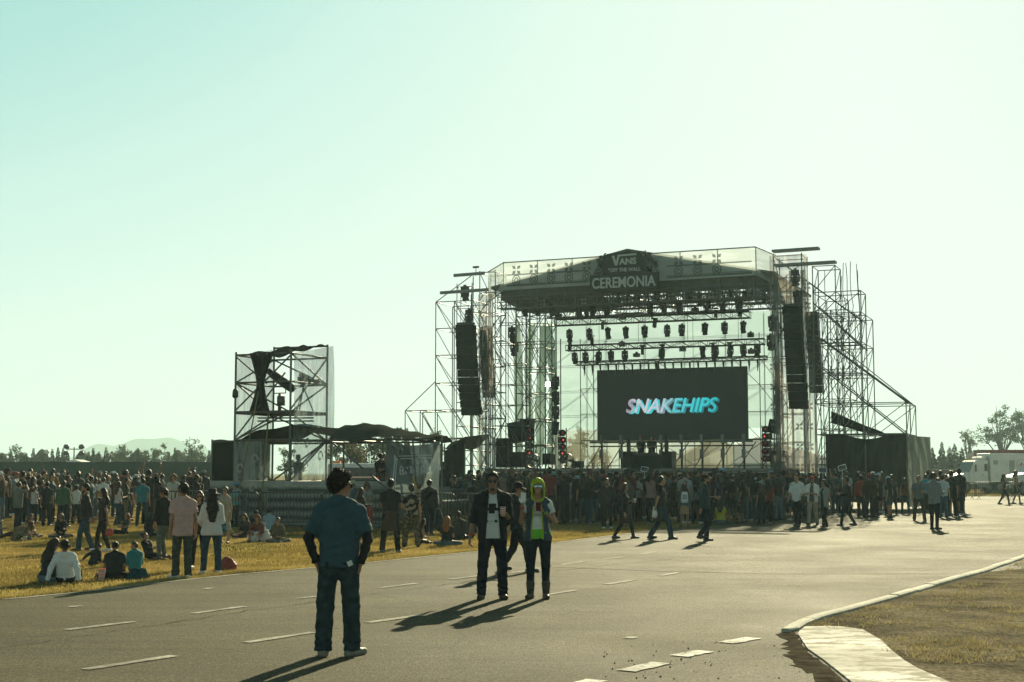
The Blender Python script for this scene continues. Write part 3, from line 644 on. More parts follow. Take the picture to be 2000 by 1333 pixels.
wr = scaffold('scaffold_wing', 'deep stepped scaffold wing at the right side of the stage with long sloping rakers', [8.8, 9.9, 11.1, 13.1], [.6, 2.2, 4.6], lambda i, j: {0: 11.8, 1: 11.8, 2: 10.5, 3: 5.05}[i] if j < 2 or i == 3 else (10.5, 10.5, 9.45)[i], [LV[1], LV[2], LV[3], LV[4], LV[5], LV[6], 10.5, 11.8], r=.026, brace='r', group='scaffold wings of the stage', depth_br=True)
for ly in (.6, 2.2):
    for xa_, za_, xb_, zb_2 in ((7.0, 12.3, 11.15, 9.0), (8.8, 10.0, 11.15, 7.7), (8.9, 8.4, 13.2, 5.0), (8.9, 7.0, 13.2, 3.4)): rod(wr, 'raker', S(xa_, ly, za_), S(xb_, ly, zb_2), .034 if ly < 1 else .026, STEEL)
rod(wr, 'raker', S(8.9, 4.6, 8.6), S(13.0, 4.6, 5.1), .026, STEEL)
for z in (12.62, 11.9):
    for dy in (.2, .55): b = MB(); b.bar(S(6.9 + (z < 12) * .1, dy, z), S(9.2 + (z < 12) * .8, dy, z + .02), .1, .12); b.build('beam', ALU, wr)
for k in range(7):                                   # slack straps hanging from the beams
    x = 8.9 + random.uniform(-.2, 1.6); yy = random.uniform(.5, 7); z = random.choice((12.3, 11.9)); pts_ = [S(x + random.uniform(-.06, .06) * q, yy, z - q * .75) for q in range(9)]
    b = MB(); b.tube(pts_, .018, 5); b.build('strap', DSTEEL, wr)
# printed gauze strips on the towers
st1 = thing('gauze_strip', 'narrow printed gauze strip hanging the full height of the left stage tower', 'banner', S(-8.4, .2, 6))
LGI = LEGM
panel('gauze', LGI, st1, S(-9.0, .18, 0.4), S(-7.9, .18, 0.4), S(-8.1, .18, 11.2), S(-8.9, .18, 11.2), 8, 20, .05, seed=11)
b = MB()
for k in range(3):
    x = -8.75 + k * .36
    b.quad(S(x, .10, 1.3), S(x + .16, .10, 1.3), S(x + .16, .10, 3.6), S(x, .10, 3.6))
    for z in (3.9, 4.6): floret(b, S(x + .08, .10, z), .2)
b.build('ornament_print', PRINT, st1)
st2 = thing('gauze_strip', 'broad printed gauze strip on the right stage tower below the hanging speaker array', 'banner', S(7.8, .2, 6))
panel('gauze', LGI, st2, S(6.75, .3, 0.3), S(9.05, .3, 0.3), S(8.6, .3, 12.4), S(6.75, .3, 12.4), 10, 22, .06, seed=12)
b = MB()
for x, w in ((6.95, .22), (7.72, .12), (8.28, .25)): b.quad(S(x, .22, .4), S(x + w, .22, .4), S(x + w, .22, 11.6), S(x, .22, 11.6))
for k in range(11):
    for x in (6.86, 8.1, 8.6): floret(b, S(x, .215, 1.0 + k * .98), .24)
b.build('ornament_print', PRINT, st2)
# drapes at the left inside
for i, (px, w, lo) in enumerate(((1013, .66, 2.3), (1035, .72, 2.5), (1056, .70, 2.2), (1076, .62, 2.4))):
    ly = 7.2 + i * .5; x, z = on(px, 740, ly); sd = i * 1.7
    d = thing('stage_drape', ['grey-green drape gathered into a tall roll, outermost of four at the left of the stage', 'second grey-green drape from the left, bulging at its top', 'third grey-green drape from the left, bowed like an S', 'innermost grey-green drape, nearest the pale backdrop'][i], 'curtain', S(x, ly, lo), 0, 'tall drapes at the left of the stage')
    def fn(u, v):
        zz = lo + (10.4 - lo) * v; cx = x + .20 * math.sin(v * 5.5 + sd) * v * (1 if i else .4); ww = w * .78 * (.66 + .34 * math.sin(v * 3 + sd) ** 2) * (1 if v < .9 else 1 - (v - .9) * 5)
        a = u * 2 * math.pi; rr = 1 + .10 * math.sin(a * 7 + v * 3 + sd)
        return S(cx + math.cos(a) * ww / 2 * rr, ly + math.sin(a) * .22 * rr, zz)
    b = MB(); b.grid(fn, 40, 26); b.build('cloth', GREYF, d)
# ---------------------------------------------------------------- fixtures, one of each kind then copies
def moving_head():
    t = thing('moving_head_light', 'x', 'stage light', (0, 0, 0))
    b = MB(); b.box((0, 0, -.09), (.34, .26, .18)); b.box((0, 0, .03), (.12, .1, .1)); b.build('base', BLACK, t)
    b = MB(); b.box((0, 0, -.21), (.40, .14, .06))
    for s in (-1, 1): b.prism([(s * .2, -.07, -.2), (s * .2, .07, -.2), (s * .2, .06, -.52), (s * .2, -.06, -.52)], (-s * .05, 0, 0))
    b.build('yoke', BLACK, t)
    M = Matrix.Rotation(R(14), 4, 'X'); b = MB(); b.lathe((0, 0, -.42), [(.08, .17), (.135, .12), (.145, -.02), (.155, -.16), (.17, -.24), (.165, -.28)], 12, M); h = b.build('head', BLACK, t)
    b = MB(); b.lathe((0, 0, -.42), [(.14, -.285), (.10, -.30), (.02, -.306)], 12, M); b.build('lens', LENS, h)
    return t
def blinder(label, px, py, ly):
    x, z = on(px, py, ly); c = S(x, ly, z); t = thing('blinder_light', label, 'stage light', c, 0, 'blinders on the front roof truss'); b = MB(); b.box(c, (.42, .16, .42), -SA); b.build('housing', DSTEEL, t)
    for i in (-1, 1):
        for j in (-1, 1): b = MB(); b.lathe(c - SY * .09 + SX * i * .1 + SZ * j * .1, [(.085, .012), (.07, -.012), (.01, -.02)], 10, Matrix.Rotation(-SA, 4, 'Z') @ Matrix.Rotation(R(-90), 4, 'X')); b.build('lamp', mat('blinder_bulb', (.30, .27, .20), .3) if 'blinder_bulb' not in MATS else MATS['blinder_bulb'], t)
    b = MB(); b.box(c + SZ * .27, (.08, .08, .14), -SA); b.build('clamp', BLACK, t)
for k_, (px, py) in enumerate(((1061, 592), (1141, 590), (1226, 586), (1311, 580), (1397, 577), (1470, 574))): blinder('square four-lamp blinder hanging among the moving lights under the front truss, %s from the left' % 'first second third fourth fifth sixth'.split()[k_], px, py, 1.1)
def led_par(ledm):
    t = thing('led_spotlight', 'x', 'stage light', (0, 0, 0))
    b = MB(); b.box((0, .16, 0), (.26, .2, .30)); b.build('base', BLACK, t)
    b = MB(); b.box((.17, 0, 0), (.03, .26, .10)); b.box((-.17, 0, 0), (.03, .26, .10)); b.box((0, .115, .0), (.36, .03, .10)); b.build('yoke', BLACK, t)
    M = Matrix.Rotation(R(90), 4, 'X'); b = MB(); b.lathe((0, 0, 0), [(.08, -.15), (.14, -.08), (.15, .1), (.165, .14)], 12, M); h = b.build('head', BLACK, t)
    b = MB(); b.lathe((0, 0, 0), [(.038, .142), (.026, .152), (.01, .158)], 12, M); b.build('lens', ledm, h); return t
ML = moving_head(); mlc = [0]
ORD = 'first second third fourth fifth sixth seventh eighth ninth tenth eleventh twelfth thirteenth fourteenth fifteenth sixteenth'.split()
def hang(px, py, ly, label, group, scale=.86, tilt=None, dz=0):
    x, z = on(px, py, ly); o = ML if mlc[0] == 0 else copy_tree(ML); mlc[0] += 1
    o.location = S(x, ly, z); o.rotation_euler = (random.uniform(-.05, .05) if tilt is None else 0, random.uniform(-.08, .08) if tilt is None else tilt, -SA + random.uniform(-.9, .9)); o.scale = (scale,) * 3
    o['label'] = label; o['group'] = group
G0 = 'moving lights under the front roof truss'
for i, (px, py) in enumerate([(1012, 578), (1096, 576), (1117, 582), (1171, 574), (1207, 580), (1244, 572), (1283, 574), (1348, 570), (1366, 576), (1429, 566), (1455, 570), (1493, 574)]):
    hang(px, py, 3.0, 'smaller black moving head light under the second roof truss, %s from the left' % ORD[i], 'moving lights under the second roof truss', .72)
for i, (px, py) in enumerate([(1025, 596), (1050, 594), (1078, 596), (1130, 600), (1158, 597), (1185, 597), (1269, 593), (1295, 588), (1327, 592), (1381, 586), (1413, 584), (1442, 586)]):
    hang(px, py, 1.4, 'black moving head light hanging under the front roof truss, %s from the left' % ORD[i], G0)
for row, ly, xs_, (pa, ya), (pb, yb), nm in ((1, 4.8, [1112, 1151, 1187, 1222, 1259, 1303, 1332, 1377, 1415, 1452], (1112, 645), (1452, 629), 'upper'), (2, 5.8, [1122, 1143, 1170, 1193, 1220, 1293, 1372, 1397, 1427, 1451, 1479], (1122, 690), (1479, 674), 'middle')):
    for i, px in enumerate(xs_):
        hang(px, ya + (yb - ya) * (px - pa) / (pb - pa), ly, 'black moving head light hanging from the %s lighting truss, %s from the left' % (nm, ORD[i]), 'moving lights on the %s lighting truss' % nm)
for i, py in enumerate((708, 738, 766, 796)): hang(1085, py + 28, 3.6, 'black moving head light on the left inner light ladder, %s from the top' % ORD[i], 'moving lights on the left light ladder', 1.0)
for i, py in enumerate((712, 742, 771, 800)): hang(1520, py, 3.6, 'black moving head light on the right inner light ladder, %s from the top' % ORD[i], 'moving lights on the right light ladder', 1.0)
for i, (px, py, lab) in enumerate([(908, 560, 'lone moving head light on the beam above the left speaker array'), (1553, 528, 'lone moving head light on the beam above the right speaker array'), (1557, 570, 'moving head light hanging just above the right speaker array'), (916, 606, 'small moving head light at the top of the left speaker array'), (1000, 640, 'moving head light in the dark cluster inside the left tower, upper'), (1005, 668, 'moving head light in the dark cluster inside the left tower, lower'), (1508, 618, 'moving head light in the dark cluster at the right end of the trusses, upper'), (1505, 655, 'moving head light in the dark cluster at the right end of the trusses, lower')]):
    hang(px, py, .3 if i < 4 else 3.2, lab, 'single moving lights around the stage', 1.1)
rod(stage, 'light_ladder', S(on(1078, 720, 3.7)[0], 3.7, STAGE_Z), S(on(1078, 720, 3.7)[0], 3.7, 11), .03, DSTEEL); rod(stage, 'light_ladder', S(on(1095, 720, 3.7)[0], 3.7, STAGE_Z), S(on(1095, 720, 3.7)[0], 3.7, 9), .03, DSTEEL)
rod(stage, 'light_ladder', S(on(1526, 720, 3.7)[0], 3.7, STAGE_Z), S(on(1526, 720, 3.7)[0], 3.7, 11), .03, DSTEEL); rod(stage, 'light_ladder', S(on(1510, 720, 3.7)[0], 3.7, STAGE_Z), S(on(1510, 720, 3.7)[0], 3.7, 9), .03, DSTEEL)
PR = led_par(REDLED); PD = led_par(mat('dim_red_lens', (.10, .02, .015), .2, emit=(1, .06, .03), estr=.10)); PH = led_par(HOTRED); prc = 0
for nm, pxs, pys in (('left wing', 1034, (842, 856, 871, 885, 899)), ('inner left', 1098, (846, 860, 873, 886)), ('right', 1497, (839, 853, 867, 882, 896))):
    for i, py in enumerate(pys):
        ly = 2.6; x, z = on(pxs, py, ly); src_ = PD if i % 2 == 0 or nm == 'right' and i > 1 else PR; o = copy_tree(src_); prc += 1
        o.location = S(x, ly, z); o.rotation_euler = (0, 0, -SA + (.5 if nm != 'right' else -.3) + random.uniform(-.25, .25)); o.scale = (1.12,) * 3
        o['label'] = 'black spotlight with small red glow, %s from top on the %s light stand' % (ORD[i], nm); o['group'] = 'red spotlights on the stage side stands'
    for dx in (-8, 8): rod(stage, 'light_stand', S(on(pxs + dx, 870, 2.9)[0], 2.9, STAGE_Z), S(on(pxs + dx, 870, 2.9)[0], 2.9, 4.1), .03, DSTEEL)
for tmp_ in (PR, PD):
    for ch in list(tmp_.children_recursive) + [tmp_]: bpy.data.objects.remove(ch)
x, z = on(1099, 899, 2.6); PH.location = S(x, 2.6, z); PH.rotation_euler = (0, 0, -SA + .2); PH.scale = (1.2,) * 3; PH['label'] = 'brightest red spotlight, lowest on the inner left light stand'; PH['group'] = 'red spotlights on the stage side stands'
fl = thing('floodlight', 'square floodlight shining white high on the left stage scaffold beside the drapes', 'stage light', S(*[on(1071, 751, 3.4)[0], 3.4, on(1071, 751, 3.4)[1]]), -SA)
b = MB(); q = fl.location; b.box(q, (.34, .16, .26), -SA); b.build('housing', BLACK, fl)
b = MB(); b.box(q - SY * .09, (.28, .012, .2), -SA); b.build('lamp_face', HOTWHITE, fl)
fb = MB(); fb.box(q + SY * .12 + SZ * .12, (.05, .3, .05), -SA); fb.build('bracket', DSTEEL, fl)
# hung loudspeaker arrays: every cabinet a part
def line_array(label, x, y, ztop, zbot, w, n_, curve, mtl=BLACK, d=.55):
    t = thing('line_array', label, 'loudspeaker', S(x, y, ztop)); h = (ztop - zbot) / n_
    cx, cy, cz, ang = x, y, ztop, 0.0
    for k in range(n_):
        ang = curve * (k / n_) ** 2.2
        a = MB(); M = Matrix.Rotation(-SA, 4, 'Z') @ Matrix.Rotation(ang, 4, 'X') @ Matrix.Rotation(R(1.3), 4, 'Y')
        sh = .03 * k
        c = S(cx + sh * .6, cy + math.sin(ang) * h * k * .4, cz - h * (k + .5)); a.box(c, (w, d, h * .965), m=M)
        for s in (-1, 1): a.box(c + M @ Vector((s * w * .25, -d / 2 - .006, 0)), (w * .44, .02, h * .82), m=M)
        a.build('cabinet', mtl, t)
    b = MB(); b.box(S(cx, cy, cz + .07), (w * .9, d * .8, .1), -SA); b.build('fly_frame', DSTEEL, t)
    for s in (-.3, .3): rod(t, 'chain', S(cx + s * w, cy, cz + .1), S(cx + s * w, cy, cz + 1.6), .015, DSTEEL)
    return t
MAINBLK = mat('speaker_grille', (.010, .012, .011), .8, noise=.2, scale=8)
line_array('tall black speaker array hanging in front of the left stage tower', -9.27, -.6, 9.5, 4.75, .98, 12, R(14), MAINBLK)
line_array('tall black speaker array hanging in front of the right stage tower', 8.0, -.6, 9.72, 4.78, .86, 12, R(8), MAINBLK)
line_array('shorter black speaker array hanging behind the left main array', on(949, 700, 1.0)[0], 1.0, 9.4, 5.7, .55, 10, R(4), BLACK)
line_array('shorter black speaker array hanging behind the right main array', on(1588, 700, 1.2)[0], 1.2, 9.5, 5.6, .6, 10, R(4), BLACK)
def speaker(label, px0, px1, py0, py1, ly, d=.9, tilt=0.0, name='loudspeaker'):
    (xa, za), (xb, zb_) = on(px0, py1, ly), on(px1, py0, ly); w, h = xb - xa, zb_ - za; c = S((xa + xb) / 2, ly + d / 2, (za + zb_) / 2)
    t = thing(name, label, 'loudspeaker', c, 0, 'loudspeakers on the stage'); M = Matrix.Rotation(-SA, 4, 'Z') @ Matrix.Rotation(tilt, 4, 'Y')
    b = MB(); b.box(c, (w, d, h), m=M); o = b.build('cabinet', BLACK, t); bv = o.modifiers.new('bevel', 'BEVEL'); bv.width = .02; bv.segments = 2
    b = MB(); b.box(c + M @ Vector((0, -d / 2 - .012, 0)), (w * .9, .02, h * .9), m=M); b.build('grille', MAINBLK, t)
    b = MB(); b.box(c + M @ Vector((w / 2 + .012, 0, h * .2)), (.02, .25, .08), m=M); b.build('handle', DSTEEL, t); return t
speaker('tall black subwoofer stack on the far left of the stage deck', 968, 990, 856, 914, 1.5)
speaker('black loudspeaker stack between the left subwoofers and the red spotlights', 997, 1020, 883, 914, 1.6)
speaker('big tilted black loudspeaker hung at the left side of the stage', 992, 1022, 824, 864, 2.0, .9, R(-9))
speaker('dark loudspeaker hung beside the left red spotlights, near the drapes', 1014, 1034, 818, 858, 2.6, .8, R(4))
speaker('squat black loudspeaker standing below the innermost drape', 1059, 1074, 886, 908, 3.0)
speaker('low black monitor speaker right of the brightest red spotlight', 1116, 1134, 901, 914, 2.2, .6)
speaker('tilted black loudspeaker hanging above the right red spotlights', 1500, 1520, 820, 847, 2.2, .7, R(14))
speaker('black loudspeaker stack at the right end of the stage deck', 1506, 1534, 880, 914, 1.6)
speaker('black loudspeaker stack left of the DJ table', 1216, 1235, 882, 915, 3.0)
speaker('black loudspeaker stack right of the DJ table', 1292, 1312, 882, 915, 3.0)
for px in (1228, 1302):
    rod(stage, 'screen_leg', S(on(px, 900, 4)[0], 4, STAGE_Z), S(on(px, 900, 4)[0], 4, 3.5), .11, BLACK)
(xa, za), (xb, zb_) = on(1232, 914, 3.2), on(1291, 890, 3.2)
dj = thing('dj_table', 'black cloth-covered DJ table in the middle of the stage', 'table', S((xa + xb) / 2, 3.5, STAGE_Z)); slab('table_front', BCLOTH, dj, (xa, 3.2, STAGE_Z), (xb, 3.25, zb_)); slab('tabletop', BLACK, dj, (xa - .03, 3.18, zb_), (xb + .03, 4.0, zb_ + .05))
mxr = thing('dj_mixer', 'small black mixing console on the DJ table', 'mixer', S((xa + xb) / 2, 3.6, zb_ + .05)); slab('console', BLACK, mxr, ((xa + xb) / 2 - .5, 3.4, zb_ + .053), ((xa + xb) / 2 + .5, 3.85, zb_ + .13)); slab('fader_panel', DSTEEL, mxr, ((xa + xb) / 2 - .45, 3.45, zb_ + .133), ((xa + xb) / 2 + .45, 3.8, zb_ + .15))
DJ_SPOTS = [on(1252, 900, 4.3)[0], on(1273, 900, 4.3)[0]]
def stage_fan(label, px, py, ly):
    x, z = on(px, py, ly); t = thing('stage_fan', label, 'fan', S(x, ly, STAGE_Z), 0, 'drum fans on the stage')
    Mx = Matrix.Rotation(-SA, 4, 'Z') @ Matrix.Rotation(R(90), 4, 'X'); c = S(x, ly, STAGE_Z + .42)
    b = MB()
    for rr in (.37, .27, .17, .08): 
        b.tube([c + Mx @ Vector((rr * math.cos(a * .2618), rr * math.sin(a * .2618), .12)) for a in range(25)], .009, 5, False)
    for k in range(8): b.tube([c + Mx @ Vector((0, 0, .12)), c + Mx @ Vector((.37 * math.cos(k * .785), .37 * math.sin(k * .785), .12))], .008, 5)
    b.build('guard', ALU, t); b = MB(); b.lathe(c, [(.38, -.12), (.385, .11)], 24, Mx, False); b.build('drum', BLACK, t)
    b = MB()
    for k in range(4):
        a = k * 1.571; u, v = Vector((math.cos(a), math.sin(a), .02)), Vector((-math.sin(a), math.cos(a), 0)); b.quad(*[c + Mx @ q for q in (u * .05 - v * .04, u * .33 - v * .1, u * .33 + v * .08 + Vector((0, 0, .06)), u * .05 + v * .04 + Vector((0, 0, .05)))])
    b.build('blade', DSTEEL, t); b = MB(); b.box(c - SZ * .4, (.5, .3, .04), -SA)
    for s in (-1, 1): b.box(c - SZ * .2 + SX * s * .395, (.02, .1, .42), -SA)
    b.build('stand', DSTEEL, t)
stage_fan('round drum fan on the left of the stage deck, below the red spotlights', 1041, 906, 1.0)
stage_fan('round drum fan on the deck beside the brightest red spotlight', 1107, 906, 1.0)
# sloping dark tarpaulin roof and black cloth wall on the right flank
tp = thing('tarpaulin_awning', 'sloping dark tarpaulin awning beside the right stage tower', 'awning', S(10.5, 1.5, 4.2))
panel('tarpaulin', BCLOTH, tp, S(9.3, 2.2, 4.75), S(12.0, 2.2, 3.55), S(11.7, 4.6, 3.5), S(9.3, 4.6, 4.1), 10, 6, .06, seed=21); panel('valance', BCLOTH, tp, S(9.3, 2.2, 4.15), S(12.0, 2.2, 3.4), S(12.0, 2.2, 3.55), S(9.3, 2.2, 4.75), 10, 4, .05, seed=22)
wl2 = thing('cloth_wall', 'long wall of creased black cloth to the right of the stage', 'cloth wall', S(11.2, .2, 1.7))
def cw(u, v):
    x = 9.35 + 3.75 * u; z = .3 + (3.45 - .12 * math.sin(u * math.pi) * 1 + .1 * math.sin(u * 9)) * v * .93
    return S(x, .2 + .13 * math.sin(u * 26 + v * 3) * (1 - .5 * v) + .14 * math.sin((u - .4) * 22 * (1.1 - v)) + .05 * math.sin(u * 61 - v * 5), z)
b = MB(); b.grid(cw, 70, 14); b.build('cloth', BCLOTH, wl2)
for x in (9.35, 11.2, 13.1): rod(wl2, 'post', S(x, .3, 0), S(x, .3, 3.7), .035, STEEL)
rod(wl2, 'top_rail', S(9.3, .28, 3.55), S(13.15, .28, 3.55), .03, STEEL)
GTARP = mat('grey_tarpaulin', (.17, .19, .17), .8, noise=.2, scale=1, transl=.25)
gt = thing('grey_tarpaulin', 'bulging grey tarpaulin hanging at the outer end of the black cloth wall', 'tarpaulin', S(13.6, 1, 1.7))
b = MB(); b.grid(lambda u, v: S(13.15 + .75 * u + .22 * math.sin(u * 3.14) * math.sin(v * 3) , .3 + 3.2 * u + .15 * math.sin(u * 20 + v * 4), .1 + 3.35 * v), 26, 12); b.build('sheet', GTARP, gt)
# the pale sheet ceiling at ground behind the stage: white marquees seen through the gauze
TENT = mat('white_marquee_cloth', (.62, .64, .6), .8, transl=.3)
for i, (px, w, lab) in enumerate(((1395, 3.4, 'white marquee with a pointed roof behind the stage, seen below the screen'), (1478, 5.0, 'white marquee with a pointed roof behind the right end of the stage'))):
    c = at(px, 900, 96); t = thing('marquee', lab, 'tent', (c.x, c.y, 0)); b = MB(); z1, z2 = 2.3, 4.1
    b.add([(c.x - w, c.y - w, z1), (c.x + w, c.y - w, z1), (c.x + w, c.y + w, z1), (c.x - w, c.y + w, z1), (c.x, c.y, z2)], [(0, 1, 4), (1, 2, 4), (2, 3, 4), (3, 0, 4)]); b.build('roof', TENT, t)
    b = MB(); b.box((c.x, c.y, z1 - .16), (2 * w, 2 * w, .3)); b.build('valance', TENT, t)
    for sx in (-1, 1):
        for sy in (-1, 1): rod(t, 'pole', (c.x + sx * w * .98, c.y + sy * w * .98, 0), (c.x + sx * w * .98, c.y + sy * w * .98, z1), .04, ALU)
# ================================================================ the camera and mixing tower in the crowd
class Frame:
    def __init__(s, o, a): s.o = Vector((o[0], o[1], 0)); s.a = a; s.x = Vector((math.cos(a), -math.sin(a), 0)); s.y = Vector((math.sin(a), math.cos(a), 0))
    def __call__(s, x, y, z): return s.o + s.x * x + s.y * y + SZ * z
    def on(s, px, py, ly=0):
        d = ray(px, py); t = (ly + s.o.dot(s.y)) / (d.x * s.y.x + d.y * s.y.y); q = Vector((d.x * t, d.y * t, 0)) - s.o
        return q.dot(s.x), EYE + d.z * t
    def pt(s, px, py, ly=0): x, z = s.on(px, py, ly); return s(x, ly, z)
FT = Frame(at(457, 924, 46), R(24)); T = FT
def fslab(name, m, parent, lo, hi, fr=FT):
    c = [(lo[i] + hi[i]) / 2 for i in range(3)]; d = [hi[i] - lo[i] for i in range(3)]
    b = MB(); b.box(fr(*c), d, -fr.a); return b.build(name, m, parent)
TH_ = [.1, 1.42, 2.75, 3.62, 4.6, 5.5]
tw = scaffold('camera_tower', 'square scaffold camera tower hung with torn gauze, rising above the left-hand crowd', [0, 2.1], [0, 2.2], lambda i, j: 5.6 if j == 0 else 5.95, TH_, r=.038, frame=FT, brace='x', cat='tower')
bx_ = FT.on(641, 676, 2.2)[0]
for z in (5.9,): rod(tw, 'ledger', T(0, 2.2, z), T(2.1, 2.2, z), .032, STEEL)
for a, b_ in (((0, 0, 3.7), (2.1, 0, 5.45)), ((0, 0, 2.8), (1.9, 0, 4.9)), ((0, 0, 5.45), (1.2, 0, 4.55)), ((2.1, 0, 3.7), (2.1, 2.2, 5.5)), ((0, 0, .2), (2.1, 0, 1.5)), ((2.1, 0, .3), (2.1, 2.2, 1.5)), ((2.1, 0, 1.6), (2.1, 2.2, 2.8))):
    rod(tw, 'brace', T(*a), T(*b_), .028, STEEL)
b = MB()
for k in range(7): b.box(T(1.05, .16 + k * .31, 3.66), (2.2, .27, .05), -FT.a)
b.build('platform', mat('plywood_boards', (.10, .085, .06), .85, noise=.3, scale=6), tw)
for z in (3.45, 3.35): rod(tw, 'ledger', T(.9, -.05, z), T(2.6, .6, z), .025, STEEL)
panel('gauze_panel', FOHM, tw, T(-.03, .05, 1.5), T(-.03, 2.15, 1.5), T(-.03, 2.15, 5.85), T(-.03, .05, 5.45), 8, 16, .07, seed=31)
panel('gauze_panel', FOHM, tw, T(.02, -.045, .5), T(1.35, -.045, .5), T(1.3, -.045, 2.7), T(.02, -.045, 2.7), 8, 12, .05, seed=32)
def bul(u, v): return T(2.16 + .22 * math.sin(v * 2.6) * math.sin(u * 2.2 + .3), .02 + 2.35 * u, .5 + 5.0 * v + .42 * u * v)
b = MB(); b.grid(bul, 14, 24); b.build('gauze_panel', FOHM, tw)
b = MB()                                              # scroll ornaments printed on the gauze
def scroll(b, c, ux, s, w=.035):
    pts_ = []
    for k in range(15):
        a = k * .42; rr = s * (1 - k / 17); pts_.append((math.cos(a) * rr, math.sin(a) * rr * 1.5))
    for (x0, y0), (x1, y1) in zip(pts_, pts_[1:]):
        d = Vector((x1 - x0, y1 - y0)); q = Vector((-d.y, d.x)).normalized() * w
        b.quad(c + ux * (x0 - q.x) + SZ * (y0 - q.y), c + ux * (x1 - q.x) + SZ * (y1 - q.y), c + ux * (x1 + q.x) + SZ * (y1 + q.y), c + ux * (x0 + q.x) + SZ * (y0 + q.y))
WPRINT = mat('gauze_print_white', (.5, .52, .5), .9, transl=.4, alpha=.8)
for yy, z in ((.35, 1.0), (.4, 1.9), (.9, 1.3), (1.5, 1.0), (1.3, 2.2), (1.9, 1.7), (.5, 2.6)): scroll(b, T(2.42, yy, z), FT.y, .16)
for xx, z in ((.25, 1.0), (.3, 1.8), (.8, 1.2), (.85, 2.1), (1.15, 1.6)): scroll(b, T(xx, -.13, z), FT.x, .15)
b.build('ornament_print', WPRINT, tw)
b = MB()                                              # black cloth gathered like an hourglass on the front, and the roof rag
def hg(u, v):
    w = .14 + .5 * abs(v - .45) ** 1.2 * (1.35 if v > .45 else 1.0); return T(1.02 - .1 * (1 - v) + (u - .5) * 2 * w + (1 - v) * (u > .5) * .12, -.06 + .05 * math.sin(u * 16 + v * 3), 3.68 + 1.86 * v)
b.grid(hg, 30, 20); b.grid(lambda u, v: T(.55 + 1.5 * u, -.02 + 2.3 * v, 5.52 + .42 * v - .16 * math.sin(u * 3.1) * (1 - v) + .05 * math.sin(u * 14 + v * 9)), 24, 10)
b.build('black_cloth', BCLOTH, tw)
STRAP = mat('webbing_strap', (.18, .15, .07), .8)
b = MB(); b.tube([T(.95, -.1, 4.3), T(.75, -.25, 2.8), T(.52, -.45, 1.2)], .022, 6); b.build('strap', STRAP, tw)
b = MB(); b.tube([T(1.35, -.1, 3.6), T(1.3, -.3, 1.2), T(1.3, -.35, .2)], .03, 6); b.build('strap', STRAP, tw)
# gear on the tower
sp_t = thing('followspot', 'black followspot on a yoke stand at the front edge of the tower platform', 'spotlight', T(1.5, .25, 3.69))
b = MB(); b.tube([T(1.5, .3, 3.7), T(1.5, .3, 4.25)], [.06, .05], 8); b.build('stand', ALU, sp_t)
b = MB(); b.bar(T(1.28, .3, 4.25), T(1.72, .3, 4.25), .03); b.bar(T(1.28, .3, 4.25), T(1.28, .3, 4.6), .03); b.bar(T(1.72, .3, 4.25), T(1.72, .3, 4.6), .03); b.build('yoke', DSTEEL, sp_t)
b = MB(); b.tube([T(1.05, .3, 4.98), T(1.2, .3, 4.88), T(1.22, .3, 4.87), T(1.75, .3, 4.52), T(2.0, .3, 4.36)], [.10, .10, .14, .15, .13], 12); b.build('barrel', BLACK, sp_t)
b = MB(); b.tube([T(1.55, .3, 3.85), T(1.55, .3, 4.15)], .13, 10); b.build('ballast_box', ALU, sp_t)
ct = thing('video_camera', 'broadcast video camera on a tripod on the tower platform behind the gauze', 'camera', T(1.75, 1.3, 3.69))
c0 = T(1.75, 1.3, 4.5)
for a in (0.3, 2.4, 4.5): rod(ct, 'leg', c0, c0 + Vector((math.cos(a) * .34, math.sin(a) * .34, -.8)), .02, DSTEEL)
b = MB(); b.box(c0 + SZ * .22, (.42, .2, .24), -.9); b.tube([c0 + SZ * .22, c0 + SZ * .22 + Vector((.45, .3, -.02))], [.07, .09], 10); b.build('camera_body', BLACK, ct)
b = MB(); b.box(c0 + Vector((-.05, .0, .40)), (.2, .12, .1), -.9); b.build('viewfinder', DSTEEL, ct); b = MB(); b.tube([c0 + SZ * .02, c0 + Vector((-.3, -.2, -.1))], .015, 6); b.box(c0 + SZ * .06, (.14, .14, .1)); b.build('pan_head', DSTEEL, ct)
lp = thing('work_lamp', 'small black lamp clamped to the left post of the camera tower', 'lamp', T(.05, -.1, 4.25)); b = MB(); b.lathe(T(.08, -.12, 4.1), [(.05, .3), (.09, .24), (.10, .05), (.06, 0)], 10); b.build('lamp_body', BLACK, lp); b = MB(); b.bar(T(0, 0, 4.35), T(.08, -.12, 4.35), .04); b.build('clamp', DSTEEL, lp)
# lower mixing platform around the tower
mp_ = thing('mixing_platform', 'low scaffold mixing platform with black canopies around the camera tower', 'platform', T(3, 1, 0))
XS_ = [FT.on(413, 900)[0], 0, 2.1, 3.6, FT.on(755, 900)[0], FT.on(862, 900)[0]]
fslab('floor', BLACK, mp_, (XS_[0], .15, .75), (XS_[5], 3.4, .85))
for x in XS_:
    for y, h in ((0, 2.78), (3.3, 2.75)):
        if y > 1 and x == XS_[5]: continue
        if x in (0, 2.1) and y == 0: continue
        rod(mp_, 'post', T(x, y + .02, 0), T(x, y + .02, h), .036, STEEL)
for a, b_ in zip(XS_, XS_[1:]):
    rod(mp_, 'rail', T(a, .02, 2.72), T(b_, .02, 2.72), .03, STEEL); (b_ <= XS_[4]) and rod(mp_, 'rail', T(a, 3.32, 2.7), T(b_, 3.32, 2.7), .03, STEEL)
for x in XS_[:5]: rod(mp_, 'rail', T(x, .02, 2.74), T(x, 3.32, 2.72), .028, STEEL)
